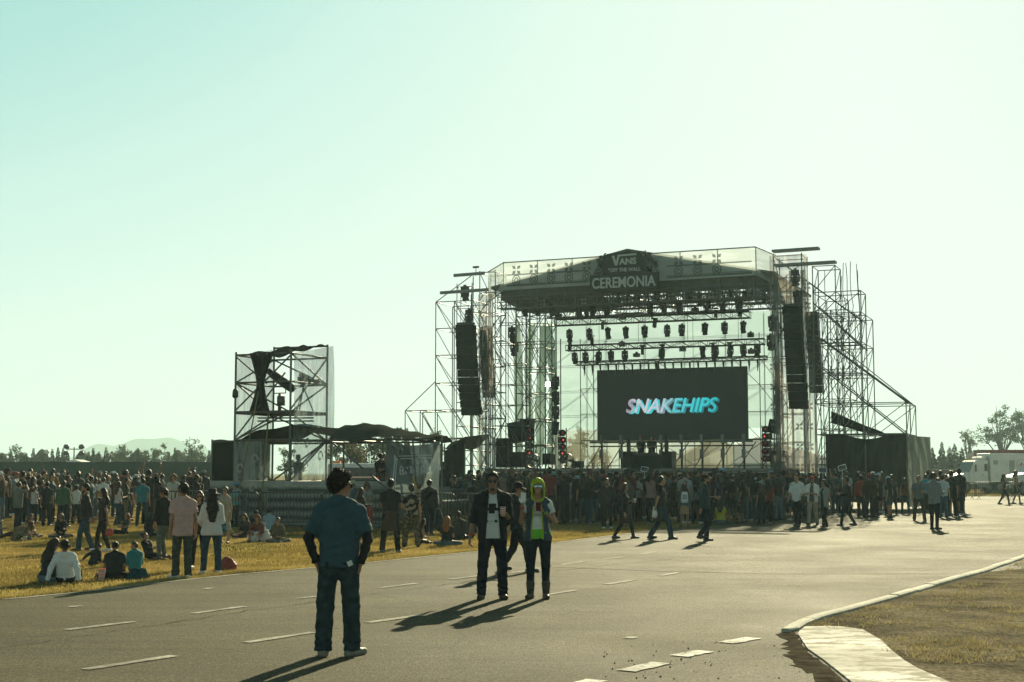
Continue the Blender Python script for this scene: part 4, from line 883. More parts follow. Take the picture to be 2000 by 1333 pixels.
fslab('fascia_beam', mat('painted_white_beam', (.26, .28, .26), .6, noise=.2, scale=3), mp_, (XS_[0], -.06, 1.28), (XS_[4], -.02, 1.44))
SKIRT = mat('striped_skirt_banner', (.2, .22, .2), .9); n, l, p, out = nodes(SKIRT); tc = n.new('ShaderNodeTexCoord'); s3 = n.new('ShaderNodeSeparateXYZ'); l.new(tc.outputs['Object'], s3.inputs[0])
wv = n.new('ShaderNodeTexWave'); wv.bands_direction = 'Z'; wv.inputs['Scale'].default_value = 1.1; wv.inputs['Distortion'].default_value = 1.5; wv.inputs['Detail'].default_value = 2; l.new(tc.outputs['Object'], wv.inputs[0])
r = n.new('ShaderNodeValToRGB'); r.color_ramp.elements[0].color = (.05, .06, .058, 1); r.color_ramp.elements[1].color = (.24, .26, .24, 1); l.new(wv.outputs[0], r.inputs[0]); l.new(r.outputs[0], p.inputs['Base Color'])
panel('skirt', SKIRT, mp_, T(XS_[0], -.04, .03), T(XS_[4], -.04, .03), T(XS_[4], -.04, 1.27), T(XS_[0], -.04, 1.27), 30, 5, .02, seed=41)
fslab('wall_cloth', BCLOTH, mp_, (XS_[0] + .03, .03, 1.45), (-.06, .06, 2.72)); fslab('wall_cloth', BCLOTH, mp_, (XS_[0] + .02, .1, 1.45), (XS_[0] + .05, 3.2, 2.72))
b = MB(); b.grid(lambda u, v: T(-.9 + 4.6 * u, .0 + 3.3 * v, 2.74 + (.42 * math.sin(max(0, u - .2) * 3.9) if u > .2 else 0) - .1 * math.sin(u * 6 + 1) * math.sin(v * 3) + .04 * math.sin(u * 21 + v * 5)), 30, 10)
b.build('canopy', BCLOTH, mp_)
def can2(u, v):
    x = 3.6 + (XS_[5] - 3.5) * u - 1.25 * v * u; zf = 2.76 - .05 * math.sin(u * 9) * (1 - u); h = 3.24 - .40 * u ** 1.5 + .05 * math.sin(u * 6.5)
    z = zf + (h - zf) * math.sin(min(v / .42, 1) * 1.571) - max(0, v - .42) * .35; return T(x, -.14 + 3.3 * v, z + .022 * math.sin(u * 34 + v * 7) + .018 * math.sin(u * 15 - v * 20) * (v < .6))
b = MB(); b.grid(can2, 40, 10); b.build('canopy', mat('faded_black_canopy', (.045, .05, .042), .92, transl=.03, bump=.3, bscale=4), mp_)
for a, b_ in (((3.6, -.05, 2.7), (5.7, -.1, 1.2)), ((XS_[4], -.1, 2.75), (XS_[4] + 1.3, -.5, 1.35)), ((XS_[4] + .95, -.1, 2.72), (XS_[4] + 1.35, -.55, 1.0))): rod(mp_, 'brace', T(*a), T(*b_), .034, STEEL)
rod(mp_, 'guy_pole', T(XS_[4] + 1.2, -.55, 1.6), T(XS_[4] + 1.75, -.95, .7), .026, mat('yellow_pole', (.35, .22, .04), .6))
rod(mp_, 'guy_pole', T(XS_[4] + 1.3, -.5, 1.35), T(XS_[4] + 1.8, -1.2, .2), .02, STRAP)
PANM = scrim('teal_grey_banner', (.15, .19, .19), .93, (.085, .115, .12), (2.5, 2.5, .9), .35)
x0, x1 = XS_[4] + .05, XS_[5]
bn = thing('lettered_banner', 'creased grey gauze banner with blackletter writing on the right end of the mixing platform', 'banner', T((x0 + x1) / 2, -.08, 1.8))
def bnf(u, v): sag = .14 * (4 * (u - .5) ** 2 - 1) * v ** 3; return T(x0 + (x1 - x0) * u, -.09 + .035 * math.sin((u + v) * 8) + .025 * math.sin(u * 15 - v * 9), .35 + 2.32 * v + sag)
b = MB(); b.grid(bnf, 30, 24); b.build('cloth', PANM, bn)
LET = mat('banner_lettering', (.50, .55, .55), .9, transl=.2)
def cy_(x, z): u, v = (x - x0) / (x1 - x0), (z - .35) / 2.32; return -.09 + .035 * math.sin((u + v) * 8) + .025 * math.sin(u * 15 - v * 9) - .035
def stroke(b, pts_, w, y=-.15):
    k_ = [(p_[0] + (q_[0] - p_[0]) * t / 6, p_[1] + (q_[1] - p_[1]) * t / 6) for p_, q_ in zip(pts_, pts_[1:]) for t in range(6)] + [pts_[-1]]
    for (ax, az), (bx, bz) in zip(k_, k_[1:]):
        d = Vector((bx - ax, bz - az)); q = Vector((-d.y, d.x)).normalized() * w / 2
        b.quad(*[T(X_, cy_(X_, Z_), Z_) for X_, Z_ in ((ax - q.x, az - q.y), (bx - q.x, bz - q.y), (bx + q.x, bz + q.y), (ax + q.x, az + q.y))])
GL_ = {'a': [[(.1, .85), (.0, .6), (.05, .2), (.25, .0)], [(.1, .85), (.35, .98), (.5, .8), (.5, .1), (.62, 0)], [(.05, .5), (.5, .45)]],
       'x': [[(.0, .8), (.15, .8), (.4, .1), (.55, .08)], [(.5, .8), (.05, .05)], [(.1, .42), (.5, .42)]], 'i': [[(.1, .85), (.2, .75), (.2, .1), (.32, .0)], [(.2, .98), (.25, 1.05)]],
       'd': [[(.2, 1.1), (.5, .7), (.5, .15), (.3, 0), (.05, .2), (.05, .55), (.3, .72), (.5, .6)]], 'e': [[(.45, .95), (.15, .85), (.05, .5), (.12, .1), (.35, 0), (.52, .12)], [(.08, .5), (.42, .55)], [(.3, .9), (.3, .05)]],
       'w': [[(.0, .85), (.1, .75), (.1, .15), (.25, 0), (.4, .15), (.4, .85)], [(.4, .15), (.55, 0), (.7, .15), (.7, .95)], [(.0, .95), (.15, .85)]]}
xa, za = FT.on(781, 928, -.12); xb, zb_ = FT.on(851, 919, -.12); b = MB(); wd = (xb - xa) / 7.6
for k, ch in enumerate('axxdidew'):
    for st_ in GL_[ch]: stroke(b, [(xa + k * wd * .95 + q[0] * wd * 1.25, za + (zb_ - za) * k / 8 + q[1] * .28) for q in st_], .042)
b.build('lettering', LET, bn)
b = MB()
for px, w in ((770, .05), (774, .03)): xx = FT.on(px, 900, -.12)[0]; stroke(b, [(xx, 1.0), (xx, 2.25)], w)
for z in (2.2, 2.12, 1.0, .9): stroke(b, [(x0 + .25, z), (x1 - .25, z + .03)], .03)
b.build('border_print', LET, bn)
# equipment on the mixing platform
cns = thing('mixing_console', 'long black mixing console with small lights on the mixing platform', 'console', T(4.6, .7, .86)); fslab('desk', BLACK, cns, (3.8, .5, .86), (5.4, 1.3, 1.5)); fslab('control_panel', DSTEEL, cns, (3.85, .55, 1.505), (5.35, 1.2, 1.54)); 
b = MB()
for k in range(9): b.box(T(4.0 + k * .15, .7 + .2 * (k % 2), 1.56), (.014, .014, .014), 0)
b.build('indicator', REDLED, cns)
# crowd barriers
def barrier_proto():
    t = thing('crowd_barrier', 'x', 'barrier'); w, h = 2.2, 1.1; b = MB()
    b.tube([(-w / 2, 0, .18), (-w / 2, 0, h - .08), (-w / 2 + .08, 0, h), (w / 2 - .08, 0, h), (w / 2, 0, h - .08), (w / 2, 0, .18)], .021, 8); b.tube([(-w / 2, 0, .2), (w / 2, 0, .2)], .018, 8); b.build('frame', DSTEEL, t)
    b = MB()
    for k in range(1, 18): b.tube([(-w / 2 + w * k / 18, 0, .2), (-w / 2 + w * k / 18, 0, h)], .013, 5, False)
    b.build('bars', DSTEEL, t)
    for s in (-1, 1): b = MB(); b.tube([(s * .85, -.3, .02), (s * .85, -.05, .16), (s * .85, 0, .3), (s * .85, .05, .16), (s * .85, .3, .02)], .016, 6); b.build('foot', STEEL, t)
    return t
BP = barrier_proto(); bc = 0
def barrier(pos, rz, label, group):
    global bc
    o = BP if bc == 0 else copy_tree(BP); bc += 1; o.location = (pos[0], pos[1], 0); o.rotation_euler = (0, 0, rz); o['label'] = label; o['group'] = group
for k in range(5): barrier(T(.6 + k * 2.28, -1.1 - .04 * k, 0), -FT.a + random.uniform(-.03, .03), 'steel crowd barrier in front of the mixing platform, %s from the left' % ORD[k], 'crowd barriers round the mixing platform')
for k, (px, Y) in enumerate(((843, 50), (885, 51), (925, 52.5))): q = at(px, 990, Y); barrier(q, .15, 'steel crowd barrier right of the lettered banner, %s of three' % ORD[k], 'crowd barriers between banner and stage')
for k, px in enumerate((375, 402)): q = at(px, 990, 47 + k); barrier(q, -.2, 'steel crowd barrier left of the camera tower, %s' % ('nearer the curly-haired person' if k == 0 else 'touching the tower'), 'crowd barriers left of the tower')
for k in range(7): q = at(1873 + k * 24.6 * 2.6, 960, 92.5); barrier(q, .02, 'steel crowd barrier in front of the white truck, %s from the left' % ORD[k], 'crowd barriers by the trucks') if k < 4 else None
sb = thing('leaning_board', 'grey board leaning against the barrier beside the lettered banner', 'board', at(862, 1010, 49.4)); q = at(862, 1031, 47); b = MB(); b.box((q.x, 47, .62), (.5, .04, 1.2), .1, Matrix.Rotation(-.15, 4, 'X')); b.build('face', mat('grey_board', (.16, .18, .17), .7), sb); b = MB(); b.box((q.x, 47.04, .62), (.56, .03, 1.26), 0, Matrix.Rotation(-.15, 4, 'X')); b.build('frame', ALU, sb)
# black tent beside the stage wing
bt = thing('black_tent', 'low black tent between the mixing platform and the left stage wing', 'tent', S(-11, 1, 0))
(xa, za), (xb, zb_) = on(868, 915, -2), on(908, 862, -2)
b = MB(); b.grid(lambda u, v: S(xa + (xb - xa) * u, -2 + 3.4 * v, 2.9 + .75 * u + .1 * math.sin(u * 5 + v * 3)), 12, 8); b.build('roof', mat('grey_tent_roof', (.07, .08, .065), .85, transl=.1), bt)
b = MB(); b.grid(lambda u, v: S(xa + (xb - xa) * u, -1.95 + .05 * math.sin(u * 18), 2.85 * v + .7 * u * v), 20, 6); b.build('front_wall', BCLOTH, bt)
for x in (xa, xb): rod(bt, 'post', S(x, -2, 0), S(x, -2, 3.2), .035, STEEL)
# ================================================================ far things: fence, trees, trucks, hills
FEN = mat('hoarding_panel', (.040, .066, .054), .8, noise=.10, scale=.7)
fe = thing('hoarding_fence', 'long dull green hoarding fence behind the left-hand crowd', 'fence', (at(200, 924, 95).x, 95, 0))
xA, xB = at(-130, 924, 95).x, at(432, 924, 95).x; k = 0; x = xA
while x < xB:
    w = random.choice((2.44, 2.44, 1.22)); o = random.uniform(-.02, .02); b = MB(); b.box((x + w / 2, 95 + random.uniform(-.02, .02), 1.2), (w - .02, .03, 2.36 + o)); b.build('panel', FEN, fe); rod(fe, 'post', (x, 95.06, 0), (x, 95.06, 2.42), .03, DSTEEL); x += w
b = MB(); b.bar((xA, 95.05, 2.4), (xB, 95.05, 2.4), .05); b.build('top_rail', DSTEEL, fe)
LEAF = {k: mat('foliage_' + k, c, .75, noise=.45, scale=.5, transl=.35) for k, c in (('dark', (.035, .055, .022)), ('mid', (.055, .075, .028)), ('olive', (.075, .08, .03)), ('autumn', (.11, .085, .025)))}
BARK = mat('bark', (.075, .06, .045), .95, noise=.3, scale=5)
def leaves(b, c, r, n_, s, rr, flat=1.0, droop=0.0):
    for _ in range(n_):
        d = Vector((rr.gauss(0, 1), rr.gauss(0, 1), rr.gauss(0, 1) * flat)).normalized() * r * rr.random() ** .4; p_ = c + d
        u = Vector((rr.gauss(0, 1), rr.gauss(0, 1), rr.gauss(0, .7) - droop)).normalized(); v = u.orthogonal().normalized(); v.rotate(Matrix.Rotation(rr.random() * 6.28, 3, u)); ss = s * rr.uniform(.6, 1.4)
        b.quad(p_ - u * ss, p_ + v * ss * .4, p_ + u * ss, p_ - v * ss * .4)
def tree(name, label, px, Y, top, width, kind, leaf, seed, group, n_=700):
    rr = random.Random(seed); q = at(px, 924, Y); H_ = at(px, top, Y).z; bx, by = q.x, Y; t = thing(name, label, 'tree', (bx, by, 0), 0, group)
    tb, cb = MB(), MB(); Wd = width * Y / F / 2
    if kind == 'conifer':
        tb.tube([(bx, by, -.1), (bx, by, H_ * .95)], [H_ * .022, .02], 6)
        for _ in range(n_):
            lay = rr.random() ** 1.5; R_ = Wd * (1 - lay) * rr.uniform(.6, 1.1) * (1 + .22 * math.sin(lay * 42 + seed)) + .12; a = rr.random() * 6.28
            d = Vector((math.cos(a), math.sin(a), 0)); z = H_ * (.02 + .97 * lay); p0 = Vector((bx, by, z)) + d * R_ * rr.uniform(0, .5); p1 = Vector((bx, by, z - R_ * rr.uniform(.0, .5))) + d * R_
            w = (d.cross(SZ) + SZ * rr.gauss(0, .5)) * rr.uniform(.14, .30) * (R_ + .2); mid = (p0 + p1) / 2 + SZ * .05
            cb.quad(p0, mid - w, p1, mid + w)
        pass
    else:
        thin = kind == 'eucalypt'; fork = H_ * (.38 if thin else .22); tb.tube([(bx, by, -.1), (bx + rr.gauss(0, .1), by, fork * .6), (bx + rr.gauss(0, .2), by, fork)], [H_ * .028, H_ * .022, H_ * .02], 7)
        nb = 13 if thin else 10
        for k in range(nb):
            a = 6.28 * k / nb + rr.uniform(-.4, .4); hh = rr.uniform(.55, .98); rad = Wd * rr.uniform(.3, .95) * math.sin(min(1.0, (1.12 - hh) * 2.2) * 1.57); tip = Vector((bx + math.cos(a) * rad, by + math.sin(a) * rad, H_ * hh))
            base = Vector((bx, by, fork * rr.uniform(.7, 1.0))); mid = base.lerp(tip, .5) + Vector((rr.gauss(0, .2), rr.gauss(0, .2), H_ * .04)); tb.tube([base, mid, tip], [H_ * .012, H_ * .007, H_ * .003], 5)
            for j in range(4 if thin else 5):
                c = mid.lerp(tip, rr.uniform(.35, 1.08)) + Vector((rr.gauss(0, 1), rr.gauss(0, 1), rr.gauss(0, .7))) * Wd * .17; leaves(cb, c, Wd * rr.uniform(.13, .26) * (1 if thin else 1.25), int(n_ / nb / 4.5), H_ * (.015 if thin else .028), rr, .65, .3 if thin else 0)
    tb.build('trunk', BARK, t); cb.build('crown', LEAF[leaf], t); return t
LT = [(4, 884, 26, 'broad'), (20, 878, 24, 'conifer'), (36, 874, 30, 'broad'), (50, 884, 22, 'conifer'), (64, 875, 22, 'conifer'), (78, 882, 24, 'broad'), (90, 880, 22, 'conifer'), (101, 877, 20, 'conifer'), (112, 874, 24, 'conifer'), (122, 876, 24, 'conifer'), (131, 880, 20, 'conifer'), (156, 891, 18, 'broad'),
      (172, 882, 18, 'conifer'), (181, 875, 20, 'conifer'), (192, 882, 22, 'conifer'), (206, 873, 22, 'conifer'), (218, 883, 24, 'broad'), (228, 880, 20, 'broad'), (241, 870, 34, 'broad'), (256, 884, 24, 'conifer'), (268, 875, 20, 'conifer'), (284, 881, 26, 'broad'), (300, 878, 22, 'conifer'), (315, 870, 30, 'broad'), (329, 882, 22, 'conifer'), (341, 874, 20, 'conifer'), (357, 878, 28, 'broad'), (377, 862, 44, 'broad'), (394, 884, 26, 'conifer'), (408, 880, 24, 'conifer'), (-8, 880, 26, 'conifer')]
LT.sort()
ORD += 'sixteenth seventeenth eighteenth nineteenth twentieth twenty-first twenty-second twenty-third twenty-fourth twenty-fifth twenty-sixth twenty-seventh twenty-eighth twenty-ninth thirtieth thirty-first'.split()[1:]
for i, (px, top, w, kd) in enumerate(LT):
    tree('conifer_tree' if kd == 'conifer' else 'broadleaf_tree', ('dark pointed conifer' if kd == 'conifer' else 'loose-crowned green tree') + ' beyond the left fence, %s tree from the left' % ORD[i], px, random.uniform(165, 200), top, w * 1.5, kd, 'dark' if kd == 'conifer' else 'mid', 100 + i, 'tree line beyond the left fence', 900 if kd == 'conifer' else 1300)
hd = tag(MB().grid(lambda u, v: Vector((at(-40 + 460 * u, 924, 205).x, 203 + 4 * v, (4.0 + .7 * math.sin(u * 31) + .5 * math.sin(u * 77)) * math.sin(math.pi * v) )), 80, 6).build('hedge', LEAF['dark']), 'long low hedge under the trees beyond the left fence', 'hedge')
for i, (px, Y, top, w, kd, lf, nm, lab) in enumerate([(664, 120, 838, 70, 'broad', 'mid', 'broadleaf_tree', 'rounded green tree seen through the mixing platform, left'), (690, 100, 850, 55, 'broad', 'autumn', 'broadleaf_tree', 'yellowish bushy tree under the right canopy of the mixing platform'), (722, 112, 832, 90, 'broad', 'dark', 'broadleaf_tree', 'big dark tree rising above the right canopy of the mixing platform'), (768, 118, 833, 60, 'broad', 'mid', 'broadleaf_tree', 'loose green tree peeping over the right end of the canopy'), (794, 116, 836, 40, 'conifer', 'olive', 'conifer_tree', 'spiky olive tree between the canopy and the stage wing'), (846, 140, 833, 58, 'eucalypt', 'mid', 'eucalyptus_tree', 'airy tree seen through the left scaffold wing'), (560, 120, 872, 40, 'broad', 'mid', 'broadleaf_tree', 'small green tree seen under the camera tower'),
      (1118, 128, 842, 36, 'broad', 'autumn', 'broadleaf_tree', 'brownish tree behind the pale backdrop, left of the screen'), (1134, 132, 836, 34, 'broad', 'olive', 'broadleaf_tree', 'taller brownish tree behind the pale backdrop, touching the screen edge'), (1176, 130, 880, 60, 'broad', 'autumn', 'broadleaf_tree', 'low bush seen under the left end of the screen'), (1045, 126, 862, 44, 'broad', 'olive', 'broadleaf_tree', 'low tree seen between the drapes and the left speakers'), (1330, 130, 884, 90, 'broad', 'autumn', 'broadleaf_tree', 'broad low bush seen under the right half of the screen')]):
    tree(nm, lab, px, Y, top, w, kd, lf, 300 + i, None, 900)
for i, (px, Y, top, w, kd, lf, nm, lab) in enumerate([(1958, 235, 790, 104, 'eucalypt', 'mid', 'eucalyptus_tree', 'large airy eucalyptus tree towering over the white truck'), (2012, 240, 800, 90, 'eucalypt', 'mid', 'eucalyptus_tree', 'second large eucalyptus tree cut by the right edge of the picture'), (1892, 225, 833, 46, 'eucalypt', 'olive', 'eucalyptus_tree', 'slender eucalyptus tree left of the large one')]):
    tree(nm, lab, px, Y, top, w, kd, lf, 400 + i, None, 3600 if i < 2 else 1300)
RT = [(1792, 872, 34), (1806, 861, 34), (1822, 874, 30), (1841, 862, 30), (1856, 872, 28), (1866, 866, 34), (1880, 874, 30), (1896, 872, 34), (1912, 878, 34), (1930, 880, 34), (1955, 880, 40), (1985, 878, 40), (2010, 878, 40)]
for i, (px, top, w) in enumerate(RT): tree('conifer_tree', 'hazy dark conifer behind the truck yard, %s from the left' % ORD[i], px, random.uniform(180, 205), top, w * 1.5, 'conifer', 'olive', 500 + i, 'conifers behind the truck yard', 900)
tag(MB().grid(lambda u, v: Vector((at(1780 + 280 * u, 924, 212).x, 210 + 3 * v, (3.0 + .6 * math.sin(u * 23)) * math.sin(math.pi * v))), 40, 6).build('hedge', LEAF['olive']), 'long low hedge under the conifers of the truck yard', 'hedge')
def lamp_post(label, px, Y, top, heads):
    q = at(px, top, Y); t = thing('lamp_post', label, 'lamp post', (q.x, Y, 0)); rod(t, 'pole', (q.x, Y, 0), (q.x, Y, q.z), .07, DSTEEL)
    if heads: rod(t, 'crossbar', (q.x - .9, Y, q.z - .2), (q.x + .9, Y, q.z - .2), .05, DSTEEL)
    for dx, dz in heads or [(0, .1)]: b = MB(); b.lathe((q.x + dx, Y - .1, q.z + dz), [(.28, -.25), (.34, -.05), (.2, .2)], 10); b.build('lamp_head', DSTEEL if heads else WHITEP, t)
lamp_post('tall floodlight mast with four heads beyond the left fence', 145, 150, 874, [(-.8, .1), (.8, .1), (-.8, -.6), (.8, -.6)]); lamp_post('pale street lamp in front of the hazy conifers', 1854, 160, 883, []); lamp_post('thin lamp post among the trees beyond the left fence', 92, 170, 884, [])
wt = thing('white_shed', 'small white shed roof showing above the left fence', 'shed', (at(153, 924, 140).x, 140, 0)); q = at(153, 924, 140); b = MB(); b.box((q.x, 140, 1.3), (2.2, 3, 2.6)); b.build('wall', WHITEP, wt); b = MB(); b.prism([(q.x - 1.3, 138.4, 2.6), (q.x + 1.3, 138.4, 2.6), (q.x, 138.4, 3.0)], (0, 3.2, 0)); b.build('roof', WHITEP, wt)
lw = thing('low_wall', 'low reddish wall along the far edge of the truck yard', 'wall', (at(1900, 924, 150).x, 150, 0)); xa, xb = at(1780, 924, 150).x, at(2100, 924, 150).x; b = MB(); b.box(((xa + xb) / 2, 150, 1.0), (xb - xa, .2, 2.0)); b.build('wall_face', mat('reddish_wall', (.17, .10, .075), .9, noise=.2, scale=.5), lw); b = MB(); b.box(((xa + xb) / 2, 150, 2.06), (xb - xa, .3, .1)); b.build('coping', mat('concrete', (.3, .29, .25), .9), lw)
# white truck carrying a generator body, side on, nose to the left
TY = 122.0
def truck(label, X0, Y0, length=9.5, sc=1.0):
    t = thing('generator_truck', label, 'truck', (X0 + 4, Y0, 0)); X = lambda x: X0 + x * sc
    def bx(name, m, x0, x1, z0, z1, y0=-1.15, y1=1.15, par=None, bev=.05):
        b = MB(); b.box((X((x0 + x1) / 2), Y0 + (y0 + y1) / 2, (z0 + z1) / 2), (abs(x1 - x0) * sc, y1 - y0, z1 - z0)); o = b.build(name, m, par or t)
        if bev: q = o.modifiers.new('bevel', 'BEVEL'); q.width = bev; q.segments = 2
        return o
    b = MB(); b.prism([(X(0), Y0 - 1.0, .75), (X(0), Y0 - 1.0, 1.35), (X(.25), Y0 - 1.0, 1.5), (X(1.5), Y0 - 1.0, 1.72), (X(1.6), Y0 - 1.0, .75)], (0, 2.0, 0)); b.build('hood', WHITEP, t)
    b = MB(); b.prism([(X(1.5), Y0 - 1.1, .75), (X(1.45), Y0 - 1.1, 1.70), (X(2.05), Y0 - 1.1, 2.65), (X(2.3), Y0 - 1.1, 2.76), (X(3.55), Y0 - 1.1, 2.78), (X(3.55), Y0 - 1.1, .75)], (0, 2.2, 0)); cb_ = b.build('cab', WHITEP, t)
    b = MB(); b.prism([(X(1.50), Y0 - 1.0, 1.76), (X(1.50), Y0 + 1.0, 1.76), (X(2.0), Y0 + 1.0, 2.58), (X(2.0), Y0 - 1.0, 2.58)], (-.03, 0, .02)); b.build('windscreen', GLASS, cb_)
    b = MB(); b.prism([(X(2.22), Y0 - 1.115, 1.75), (X(2.42), Y0 - 1.115, 2.5), (X(2.92), Y0 - 1.115, 2.5), (X(2.92), Y0 - 1.115, 1.75)], (0, .01, 0)); 
    dr = bx('door', WHITEP, 2.05, 3.1, .95, 2.6, -1.125, -1.10, t, 0); b.build('window', GLASS, dr); bx('handle', DSTEEL, 2.9, 3.03, 1.5, 1.56, -1.15, -1.127, dr, 0)
    bx('rear_window', GLASS, 3.16, 3.48, 1.85, 2.45, -1.125, -1.104, cb_, 0)
    bx('mirror', DSTEEL, 1.95, 2.1, 1.8, 2.4, -1.42, -1.3); bx('bumper', ALU, -.12, .1, .5, .85, -1.1, 1.1); bx('chassis', DSTEEL, .4, length, .7, .9, -.5, .5)
    bx('grille', DSTEEL, -.02, .03, .85, 1.3, -.6, .6, None, 0)
    for y in (-.85, .85): bx('headlight', LENS, -.03, .1, 1.0, 1.25, y - .15, y + .15, None, .02)
    for k in range(5): bx('marker_light', mat('amber_light', (.6, .2, .03), .4) if 'amber_light' not in MATS else MATS['amber_light'], 2.25, 2.33, 2.78, 2.85, -.9 + k * .45, -.8 + k * .45, None, 0)
    bx('fuel_tank', ALU, 2.3, 3.6, .45, .9, -1.1, -.7); bx('air_dam', WHITEP, 3.0, 3.5, 2.80, 3.05, -.95, .95)
    g = bx('generator_body', WHITEP, 3.75, length, .92, 3.35, -1.22, 1.22)
    for x0, x1 in ((4.1, 4.6), (5.9, 6.5)): bx('vent', mat('grey_vent', (.3, .31, .3), .7) if 'grey_vent' not in MATS else MATS['grey_vent'], x0, x1, 1.7 if x0 > 5 else 2.4, 2.75, -1.235, -1.222, g, 0)
    for x0 in (6.7, 7.9): d_ = bx('door', WHITEP, x0, x0 + 1.15, 1.1, 2.9, -1.245, -1.222, g, .01); bx('latch', DSTEEL, x0 + .95, x0 + 1.08, 1.9, 2.05, -1.27, -1.247, d_, 0)
    b = MB()
    for k in range(28):
        a0, a1 = k * .2244, (k + 1) * .2244; cx, cz = X(7.25), 2.45; b.quad(*[(cx + math.cos(a) * r_, Y0 - 1.252, cz + math.sin(a) * r_) for a, r_ in ((a0, .42), (a1, .42), (a1, .38), (a0, .38))])
    b.build('emblem_ring', mat('grey_vent2', (.32, .33, .32), .7), g); b = MB(); b.quad((X(7.18), Y0 - 1.253, 2.2), (X(7.3), Y0 - 1.253, 2.4), (X(7.36), Y0 - 1.253, 2.68), (X(7.16), Y0 - 1.253, 2.5)); b.quad((X(6.9), Y0 - 1.253, 2.33), (X(7.6), Y0 - 1.253, 2.33), (X(7.6), Y0 - 1.253, 2.38), (X(6.9), Y0 - 1.253, 2.38)); b.build('emblem_flame', mat('red_emblem', (.5, .06, .03), .6), g)
    for x in (.95, 4.9, 8.6):
        M = Matrix.Rotation(R(90), 4, 'X')
        for y in (-1.0, 1.0):
            b = MB(); b.lathe((X(x), Y0 + y, .5), [(.3, -.16), (.48, -.15), (.5, -.1), (.5, .1), (.48, .15), (.3, .16)], 20, M); w = b.build('wheel', RUBBER, t); b = MB(); b.lathe((X(x), Y0 + y, .5), [(.3, -.12), (.3, .17), (.1, .18)], 14, M); b.build('rim', ALU, w)
    b = MB(); b.prism([(X(.3), Y0 - 1.12, .95), (X(.5), Y0 - 1.12, 1.15), (X(1.4), Y0 - 1.12, 1.15), (X(1.6), Y0 - 1.12, .9), (X(1.5), Y0 - 1.12, .9), (X(1.35), Y0 - 1.12, 1.05), (X(.55), Y0 - 1.12, 1.05), (X(.4), Y0 - 1.12, .9)], (0, .15, 0)); b.build('fender', WHITEP, t)
    return t
t_ = truck('white truck with a long boxy generator body parked behind the barriers', at(1851, 924, TY).x, TY, 13.0, .80); t_.rotation_euler = (0, 0, R(9))
truck('second white truck, only its nose showing at the right edge behind the barriers', at(1968, 924, 110).x, 110, 9.5, .85)
ctn = thing('shipping_container', 'dark red shipping container behind the white truck', 'container', (at(1985, 924, 131).x, 131, 0)); xa = at(1911, 924, 131).x; b = MB()
for k in range(40): b.box((xa + .15 + k * .3, 129.75, 2.45), (.17, .05, 2.5))
b.box((xa + 6, 131, 2.45), (12, 2.44, 2.6)); b.build('body', mat('red_container_paint', (.13, .03, .022), .6, noise=.2, scale=1), ctn); b = MB(); b.box((xa + 6, 131, 3.72), (12.1, 2.5, .14)); b.build('top_rail', MATS['red_container_paint'], ctn); b = MB(); b.box((xa + 6, 131, .55), (11, 2.2, 1.1)); b.build('trailer', DSTEEL, ctn)
bd_ = thing('far_building', 'small pale building with a sloping roof behind the slender eucalyptus', 'building', (at(1908, 924, 170).x, 170, 0)); q = at(1908, 924, 170); b = MB(); b.box((q.x, 170, 1.9), (1.2, 4, 3.6)); b.build('wall', mat('pale_wall', (.42, .4, .33), .9), bd_); b = MB(); b.prism([(q.x - .7, 167.8, 3.6), (q.x + .7, 167.8, 3.6), (q.x + .7, 167.8, 4.2), (q.x - .1, 167.8, 4.1)], (0, 4.4, 0)); b.build('roof', mat('grey_roof', (.2, .2, .18), .9), bd_)
cr = thing('ice_cream_van', 'pale van seen between the posts of the mixing platform', 'van', (at(700, 924, 84).x, 84, 0)); cr.name = 'service_van'; q = at(700, 924, 84)
b = MB(); b.box((q.x, 84, 1.4), (3.4, 1.9, 1.7)); o = b.build('body', WHITEP, cr); mm = o.modifiers.new('bevel', 'BEVEL'); mm.width = .15; mm.segments = 3
b = MB(); b.box((q.x, 83.03, 1.75), (2.8, .02, .5)); b.build('window', GLASS, cr); b = MB(); b.box((q.x - 1.3, 84, 2.33), (.5, .4, .14)); b.build('beacon', mat('orange_beacon', (.8, .22, .03), .4), cr)
for sx in (-1.1, 1.1): b = MB(); b.lathe((q.x + sx, 83.1, .36), [(.2, -.12), (.36, -.1), (.36, .1), (.2, .12)], 16, Matrix.Rotation(R(90), 4, 'X')); b.build('wheel', RUBBER, cr)
# hills on the horizon
HM = mat('hill_slopes', (.06, .075, .045), .95, noise=.3, scale=.01)
b = MB(); Yh = 2500
def hill(u, v):
    px = -200 + 700 * u; top = 924 - 70 * math.exp(-((px - 325) / 95) ** 2) - 34 * math.exp(-((px - 215) / 50) ** 2) - 28 * math.exp(-((px - 430) / 70) ** 2) - 16 * math.exp(-((px - 20) / 130) ** 2) - 3 * math.sin(px * .09)
    return Vector((at(px, 924, Yh).x * (1 + .25 * v), Yh + 350 * v, (at(px, top, Yh).z) * math.sin(math.pi * min(v, .5)) if v < .5 else at(px, top, Yh).z * math.cos(math.pi * (v - .5))))
b.grid(hill, 70, 10); tag(b.build('hills', HM), kind='structure')
